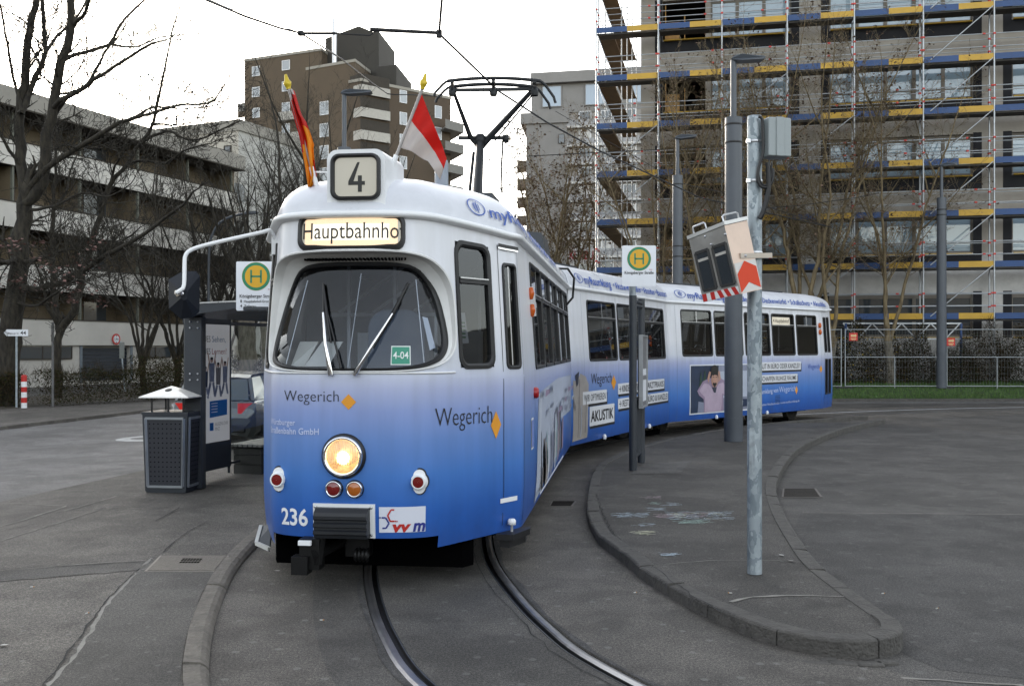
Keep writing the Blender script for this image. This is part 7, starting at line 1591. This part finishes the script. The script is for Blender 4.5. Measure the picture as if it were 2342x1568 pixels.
wsign(P(1951, 769, 37.15).x, 2.36, 'small red board with a yellow arrow on the left fence panel'); wsign(P(2174, 781, 37.15).x, 2.17, 'small red board with a yellow arrow on the right fence panel')

# unseen ring of high ground, added to block low yellow sky from reflections
hm = MB(); rh = random.Random(9); rows = []
for i in range(61):
    a = radians(36 + (308 - 36) * i / 60); q = Vector((sin(a), cos(a), 0)); f = min(1, i / 4, (60 - i) / 4)
    rows.append([q * 105, q * 118 + Vector((0, 0, (9 + 3 * sin(i * .7)) * f)), q * 135 + Vector((0, 0, (18 + 4 * sin(i * .5) + rh.uniform(-1.5, 1.5)) * f)), q * 165 + Vector((0, 0, (22 + 5 * sin(i * .4 + 1)) * f)), q * 200])
for a, b in zip(rows, rows[1:]): hm.strip(a, b, smooth=True)
hm.build('horizon_glow_blocker', mat('blocker_brown', (.06, .052, .036), .95, var=.45, scale=.15), kind='structure')
# ------------------------------------------------------------------ bare trees
def bark(name, c, c2):
    m = bpy.data.materials.new(name); m.use_nodes = True; t = m.node_tree; b = t.nodes['Principled BSDF']; tc = t.nodes.new('ShaderNodeTexCoord'); mp = t.nodes.new('ShaderNodeMapping'); mp.inputs['Scale'].default_value = (6, 6, 1.6)
    n = t.nodes.new('ShaderNodeTexNoise'); n.inputs['Scale'].default_value = 2; n.inputs['Detail'].default_value = 8; t.links.new(tc.outputs['Object'], mp.inputs[0]); t.links.new(mp.outputs[0], n.inputs['Vector'])
    r = t.nodes.new('ShaderNodeValToRGB'); r.color_ramp.elements[0].position = .35; r.color_ramp.elements[1].position = .68; r.color_ramp.elements[0].color = (*c, 1); r.color_ramp.elements[1].color = (*c2, 1); t.links.new(n.outputs['Fac'], r.inputs[0]); t.links.new(r.outputs[0], b.inputs['Base Color']); b.inputs['Roughness'].default_value = .9
    bp = t.nodes.new('ShaderNodeBump'); bp.inputs['Strength'].default_value = .8; bp.inputs['Distance'].default_value = .03; t.links.new(n.outputs['Fac'], bp.inputs['Height']); t.links.new(bp.outputs[0], b.inputs['Normal']); return m
BK_DARK = bark('dark_bark', (.012, .010, .0075), (.045, .038, .026)); BK_OLIVE = bark('olive_bark', (.10, .075, .042), (.22, .17, .095)); BK_GREY = bark('grey_bark', (.09, .08, .062), (.20, .18, .145))
LEAFB = mat('dry_catkins', (.12, .075, .05), .9, var=.2); LEAFR = mat('withered_leaves', (.13, .07, .06), .9, var=.2); BUD = mat('olive_buds', (.12, .10, .03), .9, var=.2)
class TR:
    def __init__(s, seed): s.r = random.Random(seed); s.tv = []; s.tf = []; s.v = []; s.f = []; s.lv = []; s.lf = []; s.local = False; s.rmin = .004
    def tube(s, pts, rad, n, trunk=False):
        V, Fc = (s.tv, s.tf) if trunk else (s.v, s.f); b = len(V); k = len(pts)
        t = (pts[-1] - pts[0]).normalized(); x = t.cross(Vector((.31, .17, .93))); 
        if x.length < .05: x = t.cross(Vector((1, 0, 0)))
        x.normalize(); y = x.cross(t); cs = [(cos(2 * pi * j / n), sin(2 * pi * j / n)) for j in range(n)]
        for i, p in enumerate(pts):
            r = rad[i]
            for c, q in cs: V.append((p.x + (x.x * c + y.x * q) * r, p.y + (x.y * c + y.y * q) * r, p.z + (x.z * c + y.z * q) * r))
        for i in range(k - 1):
            for j in range(n): j2 = (j + 1) % n; Fc.append((b + i * n + j, b + i * n + j2, b + (i + 1) * n + j2, b + (i + 1) * n + j))
    def leaf(s, p, z=.03):
        R_ = s.r; a = R_.uniform(0, 6.3); e = R_.uniform(-1, 1); d = Vector((cos(a), sin(a), e)) * z; w_ = Vector((-sin(a), cos(a), R_.uniform(-.6, .6))) * z * .7; b = len(s.lv)
        s.lv += [tuple(p), tuple(p + d * .5 + w_), tuple(p + d), tuple(p + d * .5 - w_)]; s.lf.append((b, b + 1, b + 2, b + 3))
    def twig(s, p, d, L, r, lv, up=.12, wob=.22, dens=1.0, leaf=0.0, lz=.03):
        """a wobbling shoot with side shoots; lv counts down"""
        R_ = s.r; n = 4 if L > .9 else 3 if L > .35 else 2; pts = [p]; dd = d.copy(); st = L / n
        for i in range(n):
            dd = (dd + Vector((R_.uniform(-wob, wob), R_.uniform(-wob, wob), R_.uniform(-wob, wob) + up * .5))).normalized(); pts.append(pts[-1] + dd * st)
        s.tube(pts, [max(s.rmin, r * (1 - .72 * i / n)) for i in range(n + 1)], 5 if r > .03 else 4 if r > .015 else 3)
        if leaf:
            for _ in range(1 + int(leaf)):
                if R_.random() < (leaf if leaf < 1 else 1): s.leaf(pts[-1] + Vector((R_.uniform(-.06, .06), R_.uniform(-.06, .06), R_.uniform(-.06, .06))), lz * R_.uniform(.6, 1.4))
        if lv <= 0: return
        m = max(1, int((2.2 + L * 2.4) * dens))
        for _ in range(m):
            f = R_.uniform(.25, 1.0) * n; i = min(int(f), n - 1); q = pts[i].lerp(pts[i + 1], f - i); t = (pts[i + 1] - pts[i]).normalized()
            a = t.cross(Vector((R_.uniform(-1, 1), R_.uniform(-1, 1), R_.uniform(-1, 1)))); 
            if a.length < .05: continue
            a.normalize(); th = radians(R_.uniform(25, 62)); nd = (t * cos(th) + a * sin(th) + Vector((0, 0, up))).normalized()
            s.twig(q, nd, L * R_.uniform(.32, .62), max(.0035, r * .5), lv - 1, up, wob, dens, leaf, lz)
    def limb(s, pts, r0, r1, dens, lv, L0, up=.12, trunk=False, start=.15, n=8, leaf=0.0, lz=.03, step=.35):
        """a traced limb: smooth tube, then side shoots along it"""
        R_ = s.r; c = catmull(pts, step); k = len(c) - 1; rad = [r0 + (r1 - r0) * (i / k) ** .8 for i in range(k + 1)]
        c = [q + Vector((R_.uniform(-1, 1), R_.uniform(-1, 1), R_.uniform(-1, 1))) * min(.05, rad[i] * .5) * (0 if i == 0 else 1) for i, q in enumerate(c)]
        s.tube(c, rad, n, trunk); ln = sum((c[i + 1] - c[i]).length for i in range(k))
        for _ in range(int(ln * dens)):
            f = (start + (1 - start) * R_.random()) * k; i = min(int(f), k - 1); q = c[i].lerp(c[i + 1], f - i); t = (c[i + 1] - c[i]).normalized(); a = t.cross(Vector((R_.uniform(-1, 1), R_.uniform(-1, 1), R_.uniform(-1, 1))))
            if a.length < .05: continue
            a.normalize(); th = radians(R_.uniform(35, 75)); nd = (t * cos(th) + a * sin(th) + Vector((0, 0, up))).normalized(); fr = f / k
            s.twig(q, nd, L0 * R_.uniform(.45, 1.1) * (1 - .35 * fr), max(.006, rad[i] * R_.uniform(.18, .34)), lv, up, .22, 1.0, leaf, lz)
        e = (c[-1] - c[-2]).normalized(); s.twig(c[-1], e, L0 * .6, r1, lv, up, .22, 1.0, leaf, lz)
        return c
    def out(s, name, label, base, mt, mc, ml=None, group=None, cat='tree'):
        t = thing(name, label, cat, base, group)
        for nm, V, Fc, m_ in (('trunk', s.tv, s.tf, mt), ('crown', s.v, s.f, mc), ('dry_leaves', s.lv, s.lf, ml)):
            if not V or m_ is None: continue
            me = bpy.data.meshes.new(nm); bo_ = (0, 0, 0) if s.local else base; me.from_pydata([(x - bo_[0], y - bo_[1], z - bo_[2]) for x, y, z in V], [], Fc); me.materials.append(m_); me.polygons.foreach_set('use_smooth', [nm != 'dry_leaves'] * len(Fc)); me.update()
            o = bpy.data.objects.new(nm, me); COL.objects.link(o); o.parent = t
        return t
def trace(pts, d0, d1): n = len(pts) - 1; return [P(u, v, d0 + (d1 - d0) * i / n) for i, (u, v) in enumerate(pts)]
# the big left tree: trunk and main limbs
t = TR(11); t.rmin = .0075; D = 31.8; base = P(12, 925, D); base.z = .16
t.limb([base + Vector((0, 0, -.2)), P(16, 860, D), P(24, 780, D), P(34, 690, D), P(42, 600, D), P(52, 500, D), P(58, 440, D)], .42, .22, .5, 2, 1.6, trunk=True, start=.55, n=14)
for pts, d1, r0, r1 in (([(58, 445), (47, 362), (46, 251), (60, 139), (67, 70), (84, -20), (92, -120)], D + 1, .17, .05),
    ([(54, 470), (95, 418), (106, 307), (123, 237), (139, 139), (162, 70), (164, -40), (170, -140)], D - .5, .18, .06),
    ([(46, 260), (60, 225), (92, 156), (103, 120), (98, 42), (99, -60)], D + 1.8, .09, .035), ([(103, 122), (130, 85), (165, 52), (195, 10), (214, -40)], D + 2.2, .05, .02), ([(92, 150), (70, 105), (66, 90)], D + 1.5, .04, .02),
    ([(118, 255), (139, 232), (195, 200), (237, 167), (301, 128), (345, 100), (380, 92)], D - 3, .085, .018), ([(120, 270), (150, 225), (205, 195), (215, 165), (240, 120), (260, 95)], D - 1, .07, .02),
    ([(135, 145), (150, 137), (195, 118), (251, 103), (268, 64), (307, 22), (340, -8)], D + 2, .075, .02), ([(251, 101), (315, 109), (362, 86), (418, 81), (474, 77)], D + 1.5, .04, .008), ([(160, 75), (178, 45), (195, 28), (212, -20)], D - 2, .06, .03),
    ([(60, 450), (106, 382), (167, 348), (237, 301), (293, 273), (348, 259), (404, 242), (474, 237), (500, 215), (524, 178)], D - 4, .095, .012), ([(300, 272), (330, 258), (350, 246), (420, 248), (490, 243)], D - 3, .045, .01),
    ([(36, 660), (90, 660), (146, 642), (195, 614), (258, 576), (313, 548), (376, 499), (418, 468), (440, 440)], D - 6, .11, .018), ([(40, 600), (100, 588), (157, 569), (209, 573), (279, 552), (320, 520)], D - 3, .07, .012), ([(34, 690), (80, 700), (130, 668), (180, 640), (215, 655)], D - 5, .05, .01),
    ([(42, 590), (12, 600), (-30, 590)], D - 2, .09, .03), ([(46, 380), (22, 343), (0, 307), (-20, 250)], D - 1, .06, .02), ([(50, 255), (25, 150), (10, 60), (-6, -20)], D + 1, .05, .02), ([(46, 120), (20, 100), (-20, 130)], D, .03, .01), ([(58, 420), (100, 360), (150, 330), (210, 340), (260, 320)], D + 3, .05, .01), ([(70, 480), (130, 470), (190, 440), (250, 450), (300, 420)], D - 2, .05, .01)):
    t.limb(trace(pts, D, d1), r0 * 1.15, r1 * 1.6, 6.0 if r0 < .15 else 2.4, 2, 1.6, n=9)
big = t.out('bare_tree', 'big bare tree with a thick knotted trunk at the left picture edge', base, BK_DARK, BK_DARK)
tl = TR(4)
for _ in range(260):   # withered leaf bunches
    u, v = R.choice([(20, 640), (45, 560), (140, 640), (190, 655), (110, 600), (225, 690), (90, 560), (180, 600), (10, 560), (160, 680), (70, 650), (215, 560)]); q = P(u + R.gauss(0, 16), v + R.gauss(0, 12), 28.5 + R.uniform(-1.5, 1.5)); tl.leaf(q, .085)
me = bpy.data.meshes.new('withered_leaves'); me.from_pydata([tuple(Vector(x) - Vector(base)) for x in tl.lv], [], tl.lf); me.materials.append(LEAFR); o = bpy.data.objects.new('withered_leaves', me); COL.objects.link(o); o.parent = big
# the second left tree with its long leaning stem
t = TR(21); t.rmin = .008; D = 36; base = P(133, 915, D); base.z = .16
t.limb([base - Vector((0, 0, .2)), P(133, 860, D), P(132, 800, D), P(136, 757, D)], .17, .14, .2, 1, .8, trunk=True, n=10)
for pts, d1, r0, r1 in (([(136, 760), (128, 700), (120, 630), (118, 560), (122, 470), (126, 400), (130, 300)], D + 1, .12, .02), ([(136, 757), (170, 710), (182, 657), (215, 540), (251, 429), (279, 390), (320, 329), (352, 279), (365, 209), (382, 134), (393, 75), (414, 5)], D - 2, .13, .012), ([(132, 745), (112, 705), (98, 650), (80, 600)], D - 1, .07, .02), ([(352, 284), (375, 285), (402, 285), (405, 265), (430, 250)], D - 2, .05, .01), ([(290, 375), (330, 368), (380, 372), (420, 345), (470, 330)], D - 3, .06, .012), ([(250, 430), (262, 380), (290, 330), (280, 270)], D - 1, .05, .01), ([(125, 480), (150, 440), (165, 380), (190, 330)], D + 2, .05, .01), ([(355, 262), (340, 240), (350, 180)], D - 2, .03, .008), ([(320, 330), (380, 300), (440, 322), (520, 290), (560, 270)], D - 4, .05, .01)):
    t.limb(trace(pts, D, d1), r0 * 1.15, r1 * 1.7, 4.6, 2, 1.5, n=8)
t.out('bare_tree', 'slender bare tree with a long stem leaning right above the hedge', base, BK_DARK, BK_DARK)
def stems(seed, H, spread, nst, dens, L0, lv=2, leaf=0.0, r0=.12, lz=.03, mt=BK_OLIVE, ml=None, up=.15, low=.25):
    """a many-stemmed bare tree standing at the origin"""
    t = TR(seed); t.local = True; r = t.r; b = Vector((0, 0, -.2)); k = Vector((r.uniform(-.2, .2), r.uniform(-.2, .2), H * .12)); t.limb([b, k * .5, k], r0 * 1.6, r0 * 1.25, .2, 1, .6, trunk=True, n=10)
    for i in range(nst):
        a = 2 * pi * (i + r.uniform(-.3, .3)) / nst; sp = spread * r.uniform(.5, 1.1); h = H * r.uniform(.78, 1.0); pts = [k * .8]
        for f in (.3, .5, .75, 1.0): pts.append(Vector((cos(a) * sp * f ** 1.25 + r.uniform(-.25, .25), sin(a) * sp * f ** 1.25 + r.uniform(-.25, .25), k.z + (h - k.z) * f)))
        c = t.limb(pts, r0 * r.uniform(.7, 1), .012, dens, lv, L0, up=up, start=low, n=7, leaf=leaf, lz=lz)
        for _ in range(3):
            j = r.randint(len(c) // 4, len(c) * 3 // 4); d = Vector((r.uniform(-1, 1), r.uniform(-1, 1), r.uniform(.5, 1.2))).normalized(); l = H * r.uniform(.16, .3); t.limb([c[j], c[j] + d * l * .5 + Vector((0, 0, .1)), c[j] + d * l + Vector((0, 0, l * .25))], r0 * .35, .01, dens, lv, L0 * .8, up=up, n=5, leaf=leaf, lz=lz)
    return t
# trees before the scaffold (dry catkins)
al1 = stems(31, 14.5, 4.0, 4, 3.7, 1.75, leaf=.34, r0=.13, lz=.065, mt=BK_OLIVE).out('alder', 'bare alder with three grey stems right of the signal box', (P(1838, 800, 37.9).x, 37.9, .65), BK_GREY, BK_OLIVE, LEAFB, 'alders before the scaffold')
al2 = stems(32, 13.5, 3.4, 3, 3.7, 1.75, leaf=.34, r0=.11, lz=.065).out('alder', 'single stemmed bare alder rising before the scaffold near the rear of the tram', (P(2035, 800, 38.0).x, 38.0, .65), BK_GREY, BK_OLIVE, LEAFB, 'alders before the scaffold')
for src, u, d, rz, sc, lab in ((al2, 1893, 37.6, 2.2, 1.0, 'leaning bare alder between the two thicker alders behind the tram end'), (al1, 1690, 38.3, 1.3, .88, 'bare alder behind the thick island mast'), (al2, 1600, 38.4, 4.0, .92, 'bare alder behind the tilted signal box'), (al1, 1515, 39.0, 3.0, .78, 'bare alder before the left corner of the concrete shell')):
    dup(src, (P(u, 800, d).x, d, .6), rz, lab, sc)
pl1 = stems(41, 13.5, 3.4, 5, 2.6, 1.7, leaf=.5, r0=.12, lz=.09).out('bare_tree', 'bare spreading tree before the pale apartment tower, right of the pantograph', (P(1255, 800, 50).x, 50, 0), BK_OLIVE, BK_OLIVE, LEAFB, 'trees before the pale tower')
dup(pl1, (P(1325, 800, 54).x, 54, 0), 2.4, 'bare tree before the pale apartment tower next to the scaffold corner', 1.0); dup(pl1, (P(1205, 800, 62).x, 62, 0), 4.1, 'thin bare tree just right of the pantograph mast', .75)
# trees before the brown tower and the pale house
bt1 = stems(51, 17.5, 4.5, 4, 2.0, 2.0, r0=.20, mt=BK_DARK).out('bare_tree', 'tall bare tree before the brown tower, behind the left flag', (P(690, 800, 46).x, 46, 0), BK_DARK, BK_DARK, None, 'trees in front of the far houses')
gt1 = stems(52, 12.5, 4.6, 6, 2.3, 1.8, r0=.14, mt=BK_DARK).out('bare_tree', 'broad bare tree before the pale house', (P(560, 800, 52).x, 52, 0), BK_DARK, BK_DARK, None, 'trees in front of the far houses')
dup(bt1, (P(785, 800, 58).x, 58, 0), 1.9, 'bare tree before the brown tower, right of the lamp mast', .98); dup(gt1, (P(628, 800, 44).x, 44, 0), 2.6, 'bare tree close behind the left shoulder of the tram', .85); dup(gt1, (P(480, 800, 46).x, 46, .1), 4.4, 'bare tree before the balcony house by the curved lamp', .9); dup(gt1, (P(905, 800, 66).x, 66, 0), 3.3, 'bare tree before the brown tower, below the red and white flag', .9); dup(gt1, (P(400, 800, 43).x, 43, .1), .7, 'low bare tree before the right half of the balcony house', .72); dup(gt1, (P(330, 800, 41).x, 41, .1), 5.2, 'bushy bare tree before the middle of the balcony house', .66); dup(gt1, (P(515, 800, 60).x, 60, .1), 1.2, 'bare tree against the pale house, left of its corner', .95)
st = TR(61)   # stout pollard trunks seen through the shelter glass
for u, d, r in ((562, 40, .42), (607, 38, .3)):
    t = TR(60 + u); b = Vector((P(u, 800, d).x, d, 0)); t.limb([b - Vector((0, 0, .2)), b + Vector((.1, 0, 1.5)), b + Vector((-.05, .1, 3.2)), b + Vector((.1, 0, 4.6))], r, r * .72, .6, 2, 1.4, trunk=True, n=12, start=.6)
    for k in range(5): a = k * 1.26; t.limb([b + Vector((.1, 0, 4.4)), b + Vector((cos(a) * .8, sin(a) * .8, 5.6)), b + Vector((cos(a) * 1.6, sin(a) * 1.6, 8.2))], r * .35, .02, 2.2, 2, 1.3, n=6)
    t.out('pollard_tree', 'stout dark tree trunk seen through the shelter glass' + (', the thicker one' if u == 562 else ' right beside the tram'), tuple(b), BK_GREY, BK_DARK)
# ------------------------------------------------------------------ hedges and shrubs
HL = [mat('hedge_twig', (.040, .030, .017), 1, var=.2, spec=.1), mat('hedge_olive', (.040, .040, .012), 1, var=.2, spec=.1), mat('hedge_brown', (.055, .036, .018), 1, var=.2, spec=.1), mat('hedge_dark_leaf', (.018, .027, .008), 1, var=.2, spec=.1), mat('forsythia_yellow', (.55, .38, .01), .7, var=.1)]
def brush(name, label, cat, fn, nl, nt, size, wts, seed, group=None, twl=.5):
    """fn(r) -> point in the volume, outward drift; twigs and small leaves"""
    r = random.Random(seed); tw = MB(); lf = MB()
    c = [fn(r) for _ in range(nt)]
    for p in c:
        d = Vector((r.uniform(-.6, .6), r.uniform(-.6, .6), r.uniform(.2, 1))).normalized(); q = p + d * twl * r.uniform(.4, 1); s_ = Vector((r.uniform(-1, 1), r.uniform(-1, 1), 0)).normalized() * .005; tw.add([p - s_, p + s_, q + s_ * .4, q - s_ * .4], [(0, 1, 2, 3)], 0)
    for _ in range(nl):
        p = fn(r); a = r.uniform(0, 6.3); d = Vector((cos(a), sin(a), r.uniform(-.8, .8))) * size * r.uniform(.6, 1.4); w_ = Vector((-sin(a), cos(a), r.uniform(-.7, .7))) * size * .4; k = r.random(); mi = 0
        for j, x in enumerate(wts):
            if k < x: mi = j; break
            k -= x
        lf.add([p, p + d * .5 + w_, p + d, p + d * .5 - w_], [(0, 1, 2, 3)], mi)
    xs = [p for p in c]; bs = Vector((sum(p.x for p in xs) / len(xs), sum(p.y for p in xs) / len(xs), min(p.z for p in xs))); t = thing(name, label, cat, bs, group); tw.build('twigs', HL, t); lf.build('leaves', HL, t); return t
def hedgefn(a, b, w_, z0, h):
    a, b = Vector(a), Vector(b); dv = (b - a); n_ = Vector((dv.y, -dv.x, 0)).normalized()
    def f(r): k = r.random(); u = r.random(); z = z0 + h * (1 - (1 - r.random()) ** 1.6 * 1) * (1 + .10 * sin(k * 23) + .06 * sin(k * 61)); return a + dv * k + n_ * w_ * (r.random() - .5) * (1 - .2 * (z - z0) / h) + Vector((0, 0, z))
    return f
brush('hedge', 'clipped olive brown hedge below the balcony house from the bollard to the garage', 'hedge', hedgefn((-15.0, 31.6, 0), (-12.1, 36.5, 0), 1.3, .12, 1.02), 10000, 1800, .055, (.12, .34, .2, .34), 1)
brush('hedge', 'farther olive brown hedge between the garage door and the shelter', 'hedge', hedgefn((-14.6, 38.5, 0), (-11.2, 47, 0), 1.4, .14, 1.35), 8000, 1500, .07, (.12, .32, .2, .36), 2)
brush('hedge', 'short hedge end behind the pole with the number 44 sign', 'hedge', hedgefn((-18.5, 31.0, 0), (-15.3, 31.3, 0), 1.0, .14, .95), 5500, 1200, .055, (.15, .34, .25, .26), 3)
brush('hedge', 'dark green hedge seen through the shelter glass beyond the car', 'hedge', hedgefn((-9.6, 38, 0), (-6.5, 43, 0), 1.2, .1, 1.15), 4000, 800, .07, (.1, .3, .15, .45), 4)
def blob(c, rx, ry, rz):
    def f(r):
        while True:
            x, y, z = r.uniform(-1, 1), r.uniform(-1, 1), r.random()
            q = x * x + y * y + z * z
            if .12 < q < 1 and r.random() < .35 + q * .65: return Vector((c[0] + x * rx * (1 + .15 * sin(5 * y)), c[1] + y * ry, c[2] + z * rz * (1 + .2 * sin(7 * x))))
    return f
sx = lambda u, d=38.25: P(u, 800, d).x
for i, (u, rx, rz, nl, nt, wts, lab) in enumerate(((1950, .95, 2.3, 3600, 900, (.30, .22, .26, .17, .05), 'shrub with yellow blossoms at the left end of the site fence'), (2025, 1.0, 1.9, 3200, 1000, (.35, .2, .35, .08, .02), 'brown twiggy shrub behind the left fence panel'), (2095, .9, 2.0, 3200, 900, (.3, .25, .25, .2), 'shrub just left of the grass lamp mast'), (2190, .9, 1.5, 3000, 700, (.2, .2, .25, .35), 'dark shrub just right of the grass lamp mast'), (2255, .95, 2.2, 2600, 1300, (.45, .2, .3, .05), 'tall thin twiggy shrub behind the right fence panel'), (2325, .9, 2.0, 3000, 1000, (.3, .2, .25, .25), 'shrub at the right picture edge behind the fence'), (1890, .9, 1.6, 2000, 500, (.3, .2, .3, .2), 'shrub half hidden behind the rear roof of the tram'))):
    brush('shrub', lab, 'shrub', blob((sx(u), 38.25, .6), rx, .55, rz), nl, nt, .075, wts, 70 + i, 'shrubs behind the site fence', .7)
for i, (u, d, rx, rz, lab) in enumerate(((1300, 44, 3.0, 3.6, 'thicket of brown undergrowth left of the scaffold corner'), (1420, 42, 2.2, 2.6, 'undergrowth at the foot of the scaffold corner'), (1740, 38.6, 1.6, 2.2, 'undergrowth behind the roof of the rear tram section'))):
    brush('undergrowth', lab, 'shrub', blob((P(u, 800, d).x, d, .3), rx, 1.0, rz), 3000, 1500, .09, (.4, .15, .4, .05), 90 + i, None, 1.1)
